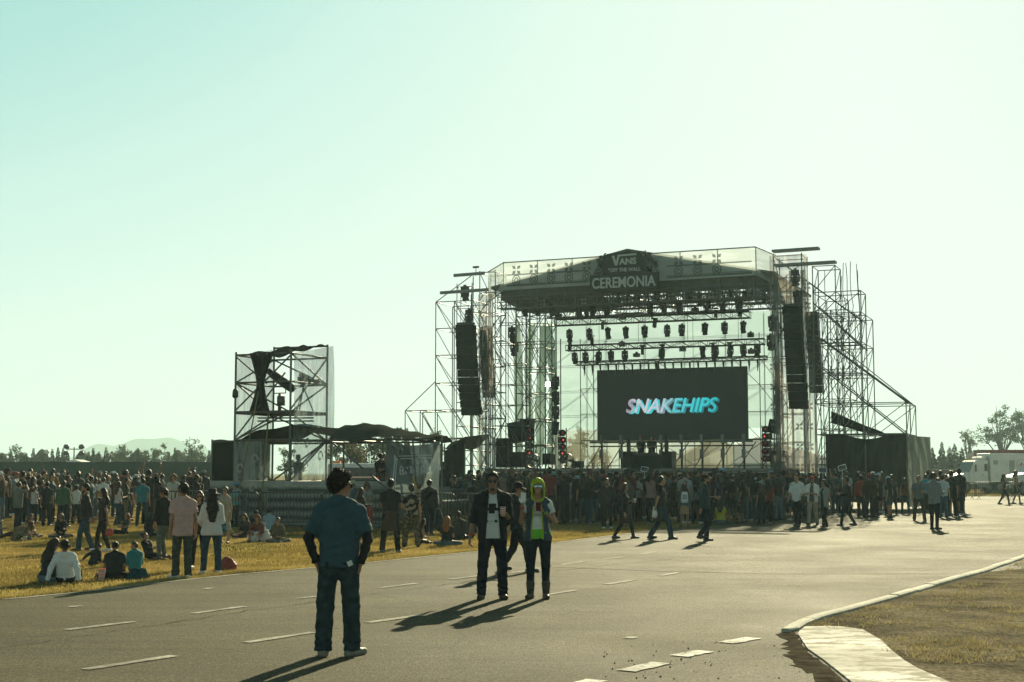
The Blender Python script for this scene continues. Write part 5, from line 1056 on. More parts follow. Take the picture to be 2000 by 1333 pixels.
# ================================================================ people: one continuous body each, clothes and hair as parts
class Field:
    """signed distance field on a grid, grown from rounded cones and turned into one closed surface"""
    def __init__(s, lo, hi, h):
        s.h = h; s.lo = np.array(lo, float); s.n = np.maximum(4, np.ceil((np.array(hi) - s.lo) / h).astype(int) + 1)
        s.ax = [s.lo[i] + h * np.arange(s.n[i]) for i in range(3)]; s.D = np.full(s.n, 1.0)
    def sl(s, lo, hi):
        a = np.clip(np.floor((np.array(lo) - s.lo) / s.h).astype(int), 0, s.n); b = np.clip(np.ceil((np.array(hi) - s.lo) / s.h).astype(int) + 1, 0, s.n)
        return tuple(slice(x, y) for x, y in zip(a, b))
    def xyz(s, q): return s.ax[0][q[0]][:, None, None], s.ax[1][q[1]][None, :, None], s.ax[2][q[2]][None, None, :]
    def cone(s, a, b, ra, rb, k=.03, cap=False, flat=None, ff=1.0, sub=False):
        a, b = np.array(a, float), np.array(b, float); m = max(ra, rb) + k + 3 * s.h
        q = s.sl(np.minimum(a, b) - m, np.maximum(a, b) + m)
        if any(x.stop <= x.start for x in q): return
        X, Y, Z = s.xyz(q); px, py, pz = X - a[0], Y - a[1], Z - a[2]
        if flat is not None:
            f = np.array(flat); e = (px * f[0] + py * f[1] + pz * f[2]) * (ff - 1); px = px + e * f[0]; py = py + e * f[1]; pz = pz + e * f[2]
        d = b - a; L2 = max(1e-9, d @ d); t = np.clip((px * d[0] + py * d[1] + pz * d[2]) / L2, 0, 1)
        D = np.sqrt((px - t * d[0]) ** 2 + (py - t * d[1]) ** 2 + (pz - t * d[2]) ** 2) - (ra + (rb - ra) * t)
        if cap: D = np.maximum(D, ((X - b[0]) * d[0] + (Y - b[1]) * d[1] + (Z - b[2]) * d[2]) / math.sqrt(L2))
        s.mix(q, D, k, sub)
    def mix(s, q, D, k, sub=False):
        A = s.D[q]
        if sub: s.D[q] = np.maximum(A, -D); return
        h = np.maximum(k - np.abs(A - D), 0) / max(k, 1e-6); s.D[q] = np.minimum(A, D) - h * h * k * .25
    def cut(s, p, nrm):
        X, Y, Z = s.xyz((slice(None),) * 3); s.D = np.maximum(s.D, (X - p[0]) * nrm[0] + (Y - p[1]) * nrm[1] + (Z - p[2]) * nrm[2])
    def wrinkle(s, amp, f, seed):
        r = np.random.default_rng(seed); X, Y, Z = s.xyz((slice(None),) * 3); w = 0
        for i in range(4):
            k = r.normal(0, 1, 3) * f * (.6 + .5 * i); k[2] *= 1.4; w = w + np.sin(X * k[0] + Y * k[1] + Z * k[2] + r.random() * 6 + 1.5 * np.sin(Z * f * .7 + X * f * .5 + i)) / (1 + .4 * i)
        s.D = s.D + amp * w * .5
    def mesh(s, name, material):
        D = s.D; I_ = D < 0; n = np.array(D.shape) - 1
        co8 = [(i, j, k) for i in (0, 1) for j in (0, 1) for k in (0, 1)]
        cnt = sum(I_[i:n[0] + i, j:n[1] + j, k:n[2] + k].astype(np.int8) for i, j, k in co8)
        act = (cnt > 0) & (cnt < 8); idx = np.full(act.shape, -1); A = np.argwhere(act)
        me = bpy.data.meshes.new(name); me.materials.append(material)
        if len(A) == 0: return me
        idx[act] = np.arange(len(A)); P = np.zeros((len(A), 3)); c = np.zeros(len(A))
        for a in co8:
            for ax in range(3):
                if a[ax]: continue
                b = list(a); b[ax] = 1; da = D[A[:, 0] + a[0], A[:, 1] + a[1], A[:, 2] + a[2]]; db = D[A[:, 0] + b[0], A[:, 1] + b[1], A[:, 2] + b[2]]
                m = (da < 0) != (db < 0); t = np.where(m, da / np.where(m, da - db, 1), 0); q = np.array(a, float)[None] + np.zeros((len(A), 3)); q[:, ax] += t
                P[m] += q[m]; c[m] += 1
        V = (A + P / c[:, None]) * s.h + s.lo; Fs = []
        for ax in range(3):
            u, v = (ax + 1) % 3, (ax + 2) % 3; s0 = [slice(None)] * 3; s1 = [slice(None)] * 3; s0[ax] = slice(0, -1); s1[ax] = slice(1, None)
            g = np.argwhere(I_[tuple(s0)] != I_[tuple(s1)]); g = g[(g[:, u] > 0) & (g[:, v] > 0) & (g[:, u] < n[u]) & (g[:, v] < n[v])]
            if len(g) == 0: continue
            def ix(du, dv): h_ = g.copy(); h_[:, u] -= du; h_[:, v] -= dv; return idx[h_[:, 0], h_[:, 1], h_[:, 2]]
            Q = np.stack([ix(1, 1), ix(0, 1), ix(0, 0), ix(1, 0)], 1); fl = I_[g[:, 0], g[:, 1], g[:, 2]]; Q[~fl] = Q[~fl][:, ::-1]; Fs.append(Q)
        Fq = np.concatenate(Fs); me.vertices.add(len(V)); me.vertices.foreach_set('co', V.ravel()); me.loops.add(len(Fq) * 4); me.loops.foreach_set('vertex_index', Fq.ravel().astype(np.int32))
        me.polygons.add(len(Fq)); me.polygons.foreach_set('loop_start', np.arange(len(Fq), dtype=np.int32) * 4); me.polygons.foreach_set('use_smooth', np.ones(len(Fq), bool)); me.update(calc_edges=True); me.validate(); return me
V3 = lambda *a: np.array(a, float)
def unit(v): v = np.array(v, float); return v / np.linalg.norm(v)
def rotx(a): c, s = math.cos(a), math.sin(a); return np.array([[1, 0, 0], [0, c, -s], [0, s, c]])
def roty(a): c, s = math.cos(a), math.sin(a); return np.array([[c, 0, s], [0, 1, 0], [-s, 0, c]])
def rotz(a): c, s = math.cos(a), math.sin(a); return np.array([[c, -s, 0], [s, c, 0], [0, 0, 1]])
BASE_H = 1.785
HANG = ((.20, -.06, -1), (.10, .18, -1)); POCK = ((.42, -.22, -1), (-.30, .22, -1)); CUP = ((.16, .05, -1), (-.25, .95, .35)); PHONE = ((.25, .75, -.35), (-.15, .35, 1)); CROSS = ((.22, .1, -1), (-.95, .75, .1)); UP = ((.5, .3, .8), (.0, .2, 1)); BACKP = ((.3, -.4, -1), (-.3, -.25, -1)); SHADE = ((.75, .65, .25), (-1, .35, .62))
SWF = ((.12, .35, -1), (.02, .6, -1)); SWB = ((.14, -.4, -1), (.06, -.1, -1)); PROP = ((.45, -.75, -1), (.25, -.45, -1)); KNEE = ((.22, .75, -.6), (-.15, .9, -.1)); LAP = ((.2, .35, -1), (-.55, .8, -.12)); HOLDF = ((.15, .3, -1), (-.35, .9, .15))
STAND = (((.05, .02, -1), (.02, -.04, -1)), ((.05, .02, -1), (.02, -.04, -1))); WIDE = (((.15, .03, -1), (.10, -.05, -1)), ((.15, 0, -1), (.10, -.03, -1))); REST = (((.07, .03, -1), (.04, -.03, -1)), ((.14, .2, -1), (.10, -.14, -1)))
WALK = (((.03, .50, -1), (.02, .18, -1)), ((.03, -.22, -1), (.02, -.62, -1))); WALKS = (((.03, .3, -1), (.02, .1, -1)), ((.03, -.12, -1), (.02, -.36, -1)))
XLEG = (((.75, .62, -.05), (-.9, .25, -.12)), ((.75, .62, -.05), (-.9, .32, -.10))); KUP = (((.22, .85, .62), (.05, .42, -1)), ((.22, .85, .62), (.05, .42, -1))); EXT = (((.12, 1, .02), (.03, 1, -.06)), ((.16, 1, .18), (.05, .95, -.3))); SIDE = (((.5, .8, .0), (-.75, -.5, -.06)), ((.55, .75, .35), (-.5, .3, -.9)))
def figure(sp):
    """sp: dict of sex, top, bottom, hair, arms, legs ... -> dict of meshes in a person's own space, facing -Y, soles on z = 0"""
    g = sp.get; fem = g('sex', 'm') == 'f'; h = g('h', .019); hi = h < .010; seed = g('seed', 1); fat = g('fat', 1.0)
    sw = (.155 if fem else .185) * (fat ** .3); hw = .10 if fem else .093; rng = random.Random(seed)
    lean, side = g('lean', (0, 0)); Rt = rotx(R(lean)) @ roty(R(side)); P = V3(0, 0, 0)
    tp = lambda x, y, z: P + Rt @ V3(x, y, z)
    Jt = {}
    legs = g('legs', STAND); arms = g('arms', (HANG, HANG)); sit = g('sit', False)
    vec = lambda s, v: unit((s * v[0], -v[1], v[2]))
    for i, s in enumerate((1, -1)):
        hp = V3(s * hw, 0, -.03); kn = hp + .435 * vec(s, legs[i][0]); an = kn + .42 * vec(s, legs[i][1]); Jt['hip', s], Jt['kn', s], Jt['an', s] = hp, kn, an
        sh = tp(s * sw, .005, .458); U = Rt @ vec(s, arms[i][0]); L = Rt @ vec(s, arms[i][1]); el = sh + .295 * U; wr = el + .255 * L; Jt['sh', s], Jt['el', s], Jt['wr', s], Jt['fd', s] = sh, el, wr, L
    zoff = (.135 if sit else .085 - min(Jt['an', 1][2], Jt['an', -1][2]))
    yaw, pitch, roll = g('head', (0, 0, 0)); Rh = Rt @ rotz(R(yaw)) @ rotx(R(pitch)) @ roty(R(roll)); Hc = tp(0, -.015, .715)
    hd = lambda x, y, z: Hc + Rh @ V3(x, y, z); fx = Rh @ V3(1, 0, 0)
    allp = [v for k, v in Jt.items() if k[0] != 'fd'] + [Hc, P]; lo = np.min(allp, 0) - .30; hi_ = np.max(allp, 0) + .30
    def ground(me):
        if len(me.vertices):
            c = np.empty(len(me.vertices) * 3); me.vertices.foreach_get('co', c); c = c.reshape(-1, 3); c[:, 2] += zoff; me.vertices.foreach_set('co', c.ravel()); me.update()
        return me
    out_ = {}
    def torso(f, e, hem=-.02, k=.05):
        bel = g('belly', 1.0)
        for s in (1, -1):
            a, b_, c = tp(s * .088, .0, .365), tp(s * (.055 if fem else .07), -.005, .16), tp(s * (.088 if fem else .075), .005, hem)
            f.cone(a, b_, (.098 if fem else .112) * fat + e, (.082 if fem else .098) * fat * bel + e, k); f.cone(b_, c, (.082 if fem else .098) * fat * bel + e, (.108 if fem else .10) * fat + e, k)
            f.cone(tp(s * .025, .016, .535), tp(s * sw * .72, .01, .480), .052 + e, .050 + e, k); f.cone(tp(s * sw * .6, .01, .485), tp(s * sw * .95, .008, .455), .052 + e, .050 + e, k)
        if fem:
            for s in (1, -1): f.cone(tp(s * .075, -.07, .37), tp(s * .075, -.085, .355), .058 + e, .05 + e, .04)
        f.cone(tp(0, .015, .5), tp(0, .02, .565), .062 + e, .058 + e * .6, .04)
    # ---- body
    f = Field(lo, hi_, h); torso(f, 0.0)
    f.cone(tp(0, .012, .52), tp(0, -.005, .64), .056 if not fem else .048, .052 if not fem else .044, .03)
    f.cone(hd(0, .012, .03), hd(0, .02, .02), .098, .092, .03, flat=fx, ff=1.22); f.cone(hd(0, -.03, -.01), hd(0, -.052, -.075), .074, .045, .03, flat=fx, ff=1.08)
    f.cone(hd(0, -.088, .01), hd(0, -.112, -.022), .012, .017, .018)
    f.cone(hd(-.03, -.084, .028), hd(.03, -.084, .028), .014, .014, .02); f.cone(hd(0, -.085, -.085), hd(0, -.075, -.09), .022, .02, .02)
    for s in (1, -1): f.cone(hd(s * .082, .012, .0), hd(s * .088, .02, .022), .014, .018, .012, flat=fx, ff=1.6)
    if hi:
        f.cone(hd(-.022, -.098, -.052), hd(.022, -.098, -.052), .009, .009, .012); f.cone(hd(-.02, -.110, -.045), hd(.02, -.110, -.045), .0035, .0035, .002, sub=True)
        for s in (1, -1): f.cone(hd(s * .033, -.10, .006), hd(s * .036, -.098, .006), .013, .012, .01, sub=True); f.cone(hd(s * .033, -.082, .006), hd(s * .034, -.083, .006), .013, .013, .002)
    for s in (1, -1):
        f.cone(Jt['sh', s], Jt['el', s], .050 * (.85 if fem else 1) * fat ** .5, .038 * (.88 if fem else 1), .03); f.cone(Jt['el', s], Jt['wr', s], .040 * (.88 if fem else 1), .027 * (.9 if fem else 1), .02)
        f.cone(Jt['hip', s], Jt['kn', s], .086 * fat ** .6, .056, .04); f.cone(Jt['kn', s], Jt['an', s], .057, .038, .03)
        fy = g('feet', (12, 12))[0 if s > 0 else 1]; an = Jt['an', s]; fd = unit((s * math.sin(R(fy)), -math.cos(R(fy)), g('toe', (0, 0))[0 if s > 0 else 1])); Jt['ft', s] = fd
        dn = V3(0, 0, -.055) if not sit else V3(0, 0, -.03)
        f.cone(an + dn - fd * .04, an + dn + fd * .13, .035, .028, .02); f.cone(an, an + dn, .037, .036, .02)
        # hand: palm, four fingers of unequal length with two bends, thumb from the side
        w, L = Jt['wr', s], Jt['fd', s]; pn = g('palm', (None, None))[0 if s > 0 else 1]
        pn = unit(Rt @ V3(-s, 0, 0)) if pn is None else unit(pn); pn = unit(pn - L * (pn @ L)); sd = np.cross(L, pn)
        if sd[1] > 0: sd = -sd                               # thumb side forward
        cu = g('curl', (.5, .5))[0 if s > 0 else 1]
        f.cone(w, w + L * .085, .026, .034, .015, flat=pn, ff=1.75)
        for q in range(4):
            off = (.030 - .020 * q); ln = (.040, .046, .043, .034)[q]; b0 = w + L * .09 + sd * off; d1 = L * math.cos(cu) + pn * math.sin(cu); b1 = b0 + d1 * ln; d2 = L * math.cos(cu * 2.1) + pn * math.sin(cu * 2.1); b2 = b1 + d2 * ln * .85
            r_ = .0092 if h < .013 else .0105; f.cone(b0, b1, r_, r_ * .95, .006); f.cone(b1, b2, r_ * .95, r_ * .8, .006)
        b0 = w + L * .03 + sd * .026; b1 = b0 + (L * .65 + sd * .7 + pn * .3 * cu) * .045; f.cone(b0, b1, .013, .0105, .01); f.cone(b1, b1 + (L * .85 + sd * .2 + pn * .5 * cu) * .035, .0105, .008, .006)
    out_['body'] = ground(f.mesh('person', SKIN))
    # ---- trousers / shorts / skirt
    bt = g('bottom', 'jeans')
    if bt:
        f = Field(lo, hi_, h); lw = {'jeans': 1.12, 'slim': 1.0, 'wide': 1.3, 'shorts': 1.2, 'skirt': 1.0}[bt]
        for s in (1, -1):
            hp, kn, an = Jt['hip', s], Jt['kn', s], Jt['an', s]
            f.cone(tp(s * .075, .005, .09), tp(s * .08, .01, -.03), .108 * fat * (.93 if fem else 1), (.122 if fem else .114) * fat, .04)
            if bt == 'skirt': continue
            f.cone(hp + V3(0, .012, 0), kn, .105 * fat ** .7 * (1.02 if fem else 1), .066 * lw, .035, cap=False) if bt != 'shorts' else f.cone(hp, hp + (kn - hp) * g('short', .85), .105 * fat ** .7, .088, .035, cap=True)
            if bt != 'shorts':
                f.cone(kn, an + (kn - an) * -.06 + V3(0, 0, 0), .066 * lw, (.050 if bt == 'slim' else .062) * lw * (1.05 if bt == 'wide' else 1), .025, cap=True)
        if bt == 'skirt': f.cone(tp(0, 0, .05), tp(0, 0, -g('short', .42)), .15 * fat, .2 * fat, .03, cap=True, flat=Rt @ V3(0, 1, 0), ff=1.25)
        f.wrinkle(.0055 if bt != 'slim' else .003, 26, seed + 5)
        if hi:
            for s in (1, -1):                                # bunching at knees and ankles
                X, Y, Z = f.xyz((slice(None),) * 3); kz, az = Jt['kn', s][2], Jt['an', s][2]
                f.D = f.D + .005 * np.sin((Z + .35 * X * s + .2 * Y) * 95) * (np.exp(-((Z - az - .07) / .07) ** 2) + .6 * np.exp(-((Z - kz) / .06) ** 2)) * (np.sign(X) == s)
        f.cut(tp(0, 0, min(.105, (max(g('hem', -.10), -.04) if sit else g('hem', -.10)) + .055) if g('top') and g('top') != 'dress' else .105), Rt @ V3(0, 0, 1)); out_['trousers' if bt not in ('shorts', 'skirt') else bt] = ground(f.mesh('trousers', DENIM))
    # ---- shirt
    t_ = g('top', 'tee'); hem = g('hem', -.10)
    if t_:
        f = Field(lo, hi_, h); e = {'tank': .008, 'tee': .014, 'long': .018, 'hoodie': .03, 'jacket': .028, 'dress': .012}[t_] + g('loose', 0); torso(f, e, -.02 if sit else hem + .05)
        if t_ == 'dress' and not sit: f.cone(tp(0, 0, .1), tp(0, 0, -g('short', .5)), .13, .22, .05, cap=True, flat=V3(0, 1, 0), ff=1.3)
        sl_ = {'tank': 0, 'tee': .62, 'long': 2, 'hoodie': 2, 'jacket': 2, 'dress': 0}[t_]; sl_ = g('sleeve', sl_)
        for s in (1, -1):
            sh, el, wr = Jt['sh', s], Jt['el', s], Jt['wr', s]; ra = (.054 if fem else .062) * fat ** .5 + e * .5
            if 0 < sl_ <= 1: f.cone(sh, sh + (el - sh) * sl_, ra, ra * 1.02, .04, cap=True)
            elif sl_ > 1:
                f.cone(sh, el, ra, ra * .86, .04); f.cone(el, el + (wr - el) * min(.97, sl_ - 1), ra * .86, .040 + e * .4, .02, cap=True)
        f.wrinkle(.0085 if h < .010 else .0065 if h < .016 else .004, 20, seed)
        f.cut(tp(0, 0, hem if not sit else max(hem, -.04)) if t_ != 'dress' else tp(0, 0, -.9), Rt @ V3(0, 0, -1))
        if not g('collar'): f.cone(tp(0, -.02, .575), tp(0, .0, .70), .067, .068, .01, sub=True); f.cone(tp(0, -.075, .60), tp(0, -.06, .56), .055, .05, .01, sub=True)
        else: f.cone(tp(0, .012, .60), tp(0, .0, .72), .059, .07, .01, sub=True); f.cut(tp(0, 0, .60), Rt @ V3(0, 0, 1))
        if g('open'):                                        # open front of an unbuttoned shirt or jacket
            ow = g('open'); X, Y, Z = f.xyz((slice(None),) * 3); Q = np.stack(np.broadcast_arrays(X, Y, Z), -1) - P; lx = Q @ (Rt @ V3(1, 0, 0)); ly = Q @ (Rt @ V3(0, 1, 0)); lz = Q @ (Rt @ V3(0, 0, 1))
            f.D = np.maximum(f.D, -np.maximum(np.abs(lx) - ow * (1.0 - .35 * np.clip((lz - .1) / .4, -1, 1)), ly + .012))
        if t_ == 'hoodie' and not g('hood'): f.cone(tp(-.06, .085, .53), tp(.06, .085, .53), .05, .05, .04); f.cone(tp(0, .10, .46), tp(0, .10, .5), .05, .06, .05)
        out_['dress' if t_ == 'dress' else 'shirt'] = ground(f.mesh('shirt', CLOTH))
    u_ = g('under')                                          # inner shirt seen in the opening
    if u_:
        f = Field(lo, hi_, h); torso(f, .010, hem + .07); f.wrinkle(.004, 22, seed + 9); f.cut(tp(0, 0, hem + .03), Rt @ V3(0, 0, -1)); f.cone(tp(0, -.02, .575), tp(0, .0, .70), .067, .068, .01, sub=True); f.cone(tp(0, -.075, .60), tp(0, -.06, .57), .05, .05, .01, sub=True)
        for s in (1, -1): f.cone(Jt['sh', s], Jt['sh', s] + (Jt['el', s] - Jt['sh', s]) * (.5 if u_ == 'tee' else .1), .064, .060, .04, cap=True)
        out_['undershirt'] = ground(f.mesh('undershirt', CLOTH))
    if g('band'):
        f = Field(lo, hi_, h); torso(f, .013, -.03); f.cut(tp(0, 0, g('band')[1]), Rt @ V3(0, 0, 1)); f.cut(tp(0, 0, g('band')[0]), Rt @ V3(0, 0, -1)); out_['waistband'] = ground(f.mesh('waistband', CLOTH))
    if g('longsl'):                                          # long sleeves worn under the tee
        f = Field(lo, hi_, h)
        for s in (1, -1): f.cone(Jt['sh', s], Jt['el', s], .058, .050, .02); f.cone(Jt['el', s], Jt['wr', s], .050, .040, .02, cap=True)
        f.wrinkle(.006, 30, seed + 3); out_['undershirt'] = ground(f.mesh('undershirt', CLOTH))
    if g('tied'):                                            # jacket tied round the waist
        f = Field(lo, hi_, h)
        f.cone(tp(0, .02, .03), tp(0, .05, -.42), .17, .19, .03, cap=True, flat=V3(0, 1, 0), ff=1.2); f.cone(tp(0, -.09, .03), tp(.02, -.11, -.25), .05, .04, .03)
        f.wrinkle(.010, 24, seed + 2); f.cut(tp(0, 0, .06), V3(0, 0, 1)); out_['tied_jacket'] = ground(f.mesh('tied_jacket', CLOTH))
    # ---- shoes
    if g('shoes', True):
        bo = g('boot', 0)
        for grp in (((1,), (-1,)) if h < .018 else ((1, -1),)):
            f = Field(lo, hi_, h)
            for s in grp:
                an, fd = Jt['an', s], Jt['ft', s]; dn = V3(0, 0, -.05) if not sit else V3(0, 0, -.028)
                f.cone(an + dn - fd * .05, an + dn + fd * .16, .046, .038, .02); f.cone(an + V3(0, 0, .01 + bo * .09), an + dn, .043 + bo * .016, .048, .02); f.cone(an + dn + fd * .02, an + dn + fd * .09, .054, .044, .02)
            f.cut(V3(0, 0, -zoff + .003), V3(0, 0, -1)); out_['shoes' if len(grp) == 2 else 'shoe%d' % grp[0]] = ground(f.mesh('shoe', LEATHER))
    # ---- hair
    hr = g('hair', 'short')
    if hr and hr != 'bald':
        f = Field(lo, hi_, min(h, .014)); e = {'short': .012, 'curly': .013, 'afro': .062, 'long': .018, 'bun': .015, 'pony': .014, 'buzz': .006, 'bob': .02}[hr]
        f.cone(hd(0, .016, .035), hd(0, .024, .02), .098 + e, .094 + e, .03, flat=fx, ff=1.17)
        if hr == 'curly': f.cone(hd(0, -.05, .085), hd(0, .03, .095), .045, .055, .04)
        nrm = Rh @ unit((0, -.80, -.60)); f.cut(hd(0, -.060, .066), nrm)
        if hr in ('short', 'curly', 'buzz', 'afro'): f.cut(hd(0, .06, -.075), Rh @ unit((0, -.25, -1)))
        if hr in ('long', 'bob'):
            LN = g('hlen', .34) if hr == 'long' else .13
            for k in (-1, 0, 1):
                a = hd(k * .06, .05, 0); b_ = tp(k * .075, .125, .66 - LN * .45); c = tp(k * .045, .135, .66 - LN); f.cone(a, b_, .06, .05, .04, flat=None); f.cone(b_, c, .05, .018, .04)
            for s in (1, -1): f.cone(hd(s * .075, .0, .02), hd(s * .085, .02, -.10), .028, .026, .03)
        if hr == 'bun': f.cone(hd(0, .11, .07), hd(0, .125, .075), .045, .042, .02)
        if hr == 'pony': f.cone(hd(0, .10, .05), hd(0, .15, .03), .03, .035, .02); f.cone(hd(0, .15, .03), hd(0, .15, -.16), .035, .015, .02)
        f.wrinkle({'curly': .010, 'afro': .016}.get(hr, .005), 60 if hr in ('curly', 'afro') else 38, seed + 7)
        me = ground(f.mesh('hair', HAIR)); nst = g('strands', 0)
        if nst and len(me.vertices):                         # loose strands and curls that break the outline
            nv = len(me.vertices); cc = np.empty(nv * 3); nn = np.empty(nv * 3); me.vertices.foreach_get('co', cc); me.vertices.foreach_get('normal', nn); cc = cc.reshape(-1, 3); nn = nn.reshape(-1, 3)
            b = MB(); b.v = [tuple(x) for x in cc]; b.f = [tuple(p_.vertices) for p_ in me.polygons]; b.sm = [True] * len(b.f); rr = random.Random(seed)
            curly = hr in ('curly', 'afro')
            for _ in range(nst):
                i = rr.randrange(nv); p_ = Vector(cc[i]); d = Vector(nn[i])
                if curly:
                    q = d.orthogonal().normalized(); q.rotate(Matrix.Rotation(rr.random() * 6.28, 3, d)); w_ = d.cross(q); ra = rr.uniform(.006, .013); L_ = rr.uniform(.006, .022); pts_ = [p_ + d * (L_ * t / 5) + (q * math.cos(t * 1.5) + w_ * math.sin(t * 1.5)) * ra * t / 5 for t in range(6)]
                else:
                    dn_ = Vector((rr.gauss(0, .3), rr.gauss(0, .3), -1)); L_ = rr.uniform(.02, .06); pts_ = [p_ + (d * .25 + dn_ * .3 * t) * L_ * t / 3 + d * .004 for t in range(4)]
                b.tube(pts_, [.0028] * (len(pts_) - 1) + [.001], 4, False)
            m2 = b.mesh('hair'); m2.materials.append(HAIR); me = m2
        out_['hair'] = me
    if g('beard'):
        f = Field(lo, hi_, min(h, .014)); f.cone(hd(0, -.035, -.045), hd(0, -.058, -.088), .074, .047, .02, flat=fx, ff=1.05); f.cut(hd(0, -.05, -.045), Rh @ unit((0, -.35, 1))); f.cut(hd(0, -.02, -.06), Rh @ unit((0, 1, .1))); 
        if g('beard') == 'goatee': f.cut(hd(.026, 0, 0), fx); f.cut(hd(-.026, 0, 0), -fx); f.cut(hd(0, 0, -.094), Rh @ V3(0, 0, 1))
        out_['beard'] = ground(f.mesh('beard', HAIR))
    hat = g('hat'); MH = Matrix.Translation(Vector(Hc) + Vector((0, 0, zoff))) @ Matrix(Rh.tolist()).to_4x4()
    if hat:
        b = MB(); wz = .055
        if hat in ('cap', 'capback', 'beanie'):
            prof = [(.106, wz - .012), (.109, wz + .02), (.103, wz + .055), (.078, wz + .085), (.035, wz + .10), (.004, wz + .103)]
            if hat == 'beanie': prof = [(.108, wz - .05), (.112, wz)] + prof[1:]
            vs = []; b.lathe((0, .012, 0), [(r_, z) for r_, z in prof], 18); b.v = [(x * .88, y, z) for x, y, z in b.v]
            if hat != 'beanie':
                s = -1 if hat == 'cap' else 1; n0 = len(b.v); k = 9
                for j, (rr_, zz) in enumerate(((.095, wz), (.150, wz - .004), (.185, wz - .022))):
                    for i in range(k): a = R(-62 + 124 * i / (k - 1)); b.v.append((math.sin(a) * min(rr_, .10) * (1.0 if j < 2 else .82), .012 + s * math.cos(a) * rr_, zz - .02 * abs(math.sin(a))))
                for j in range(2):
                    for i in range(k - 1): b.f.append((n0 + j * k + i, n0 + j * k + i + 1, n0 + (j + 1) * k + i + 1, n0 + (j + 1) * k + i)); b.sm.append(True)
        else:                                                # brimmed hat
            b.lathe((0, .012, 0), [(.195, wz - .02), (.17, wz - .012), (.105, wz), (.102, wz + .06), (.088, wz + .10), (.05, wz + .105), (.004, wz + .09)], 22); b.v = [(x * .92, y, z + .06 * abs(x) ** 1.5) for x, y, z in b.v]
        b.v = [tuple(MH @ Vector(q)) for q in b.v]; out_['hat'] = b.mesh('hat'); out_['hat'].materials.append(CLOTH)
    if g('glasses'):
        b = MB()
        for s in (1, -1):
            b.lathe((s * .034, -.108, .006), [(.004, -.006), (.026, -.003), (.028, .002), (.02, .006)], 12, Matrix.Rotation(R(90), 4, 'X')); b.bar((s * .062, -.105, .014), (s * .084, .01, .018), .005)
        b.bar((-.02, -.111, .014), (.02, -.111, .014), .006); b.v = [tuple(MH @ Vector(q)) for q in b.v]; out_['sunglasses'] = b.mesh('sunglasses'); out_['sunglasses'].materials.append(GLASS if g('glasses') is True else g('glasses'))
    if g('hood'):
        f = Field(lo, hi_, h); f.cone(hd(0, .012, .03), hd(0, .03, .0), .120, .118, .04, flat=fx, ff=1.10); f.cone(hd(0, .05, -.06), tp(0, .06, .54), .105, .105, .05); f.cone(hd(0, .0, -.09), tp(0, -.02, .56), .085, .1, .05)
        f.cone(hd(0, -.125, -.032), hd(0, -.04, -.03), .108, .094, .01, sub=True, flat=fx, ff=1.18); f.cone(hd(0, -.15, -.10), hd(0, -.06, -.11), .11, .09, .01, sub=True); f.cut(tp(0, 0, .5), Rt @ V3(0, 0, -1)); f.wrinkle(.004, 25, seed + 4); out_['hood'] = ground(f.mesh('hood', CLOTH))
    J2 = {k: Vector(v) + (Vector((0, 0, zoff)) if k[0] != 'fd' else Vector((0, 0, 0))) for k, v in Jt.items()}; J2['Hc'] = Vector(Hc) + Vector((0, 0, zoff)); J2['tp'] = lambda x, y, z: Vector(tp(x, y, z)) + Vector((0, 0, zoff)); J2['Rt'] = Matrix(Rt.tolist()); J2['Rh'] = Matrix(Rh.tolist())
    return out_, J2
FIGS = {}
PEOPLE = []
SKINS = [(.30, .16, .095), (.22, .115, .068), (.36, .20, .125), (.18, .09, .052)]
HAIRC = {'black': (.012, .009, .008), 'brown': (.045, .024, .012), 'reddish': (.20, .06, .02), 'fair': (.22, .13, .06), 'grey': (.22, .21, .2)}
def person(px, fy, hy, rz, sp, col, label, group=None, zg=0.0, pos=None, ht=None):
    """stand a person with the feet at photo pixel (px, fy) and the crown at hy, turned rz degrees (0 faces the camera, 90 faces right)"""
    key = repr(sorted((k, repr(v)) for k, v in sp.items()))
    if key not in FIGS: FIGS[key] = figure(sp)
    ms, J = FIGS[key]; q = Vector(pos) if pos is not None else gr(px, fy, zg)
    top = max((v.co.z for v in (ms.get('hat') or ms.get('hood') or ms.get('hair') or ms['body']).vertices), default=1.78)
    s = (ht or (at(px, hy, q.y).z - q.z)) / top
    o = bpy.data.objects.new('person', ms['body']); LINK(o); o.location = q; o.rotation_euler = (0, 0, R(rz)); o.scale = (s,) * 3; o.color = (*col.get('skin', SKINS[0]), 1)
    dark = (.02, .02, .022)
    for k, m_ in ms.items():
        if k == 'body': continue
        k = 'shoe' if k.startswith('shoe') and k != 'shoes' else k; c = bpy.data.objects.new(k, m_); LINK(c); c.parent = o
        v = {'hair': col.get('hair', HAIRC['black']), 'beard': col.get('hair', HAIRC['black']), 'shirt': col.get('top', dark), 'dress': col.get('top', dark), 'shoes': col.get('shoes', dark), 'shoe': col.get('shoes', dark), 'undershirt': col.get('under', (.6, .6, .58)), 'hat': col.get('hat', dark), 'sunglasses': dark, 'hood': col.get('hood', col.get('top', dark)), 'tied_jacket': col.get('tied', dark), 'waistband': col.get('band', dark)}.get(k, col.get('bottom', dark))
        c.color = (*v, 1)
        ov = col.get(k + '_mat')
        if ov: c.material_slots[0].link = 'OBJECT'; c.material_slots[0].material = ov
    tag(o, label, 'person', group); PEOPLE.append((o, px, q.y)); return o, J, Matrix.Translation(q) @ Matrix.Rotation(R(rz), 4, 'Z') @ Matrix.Scale(s, 4)
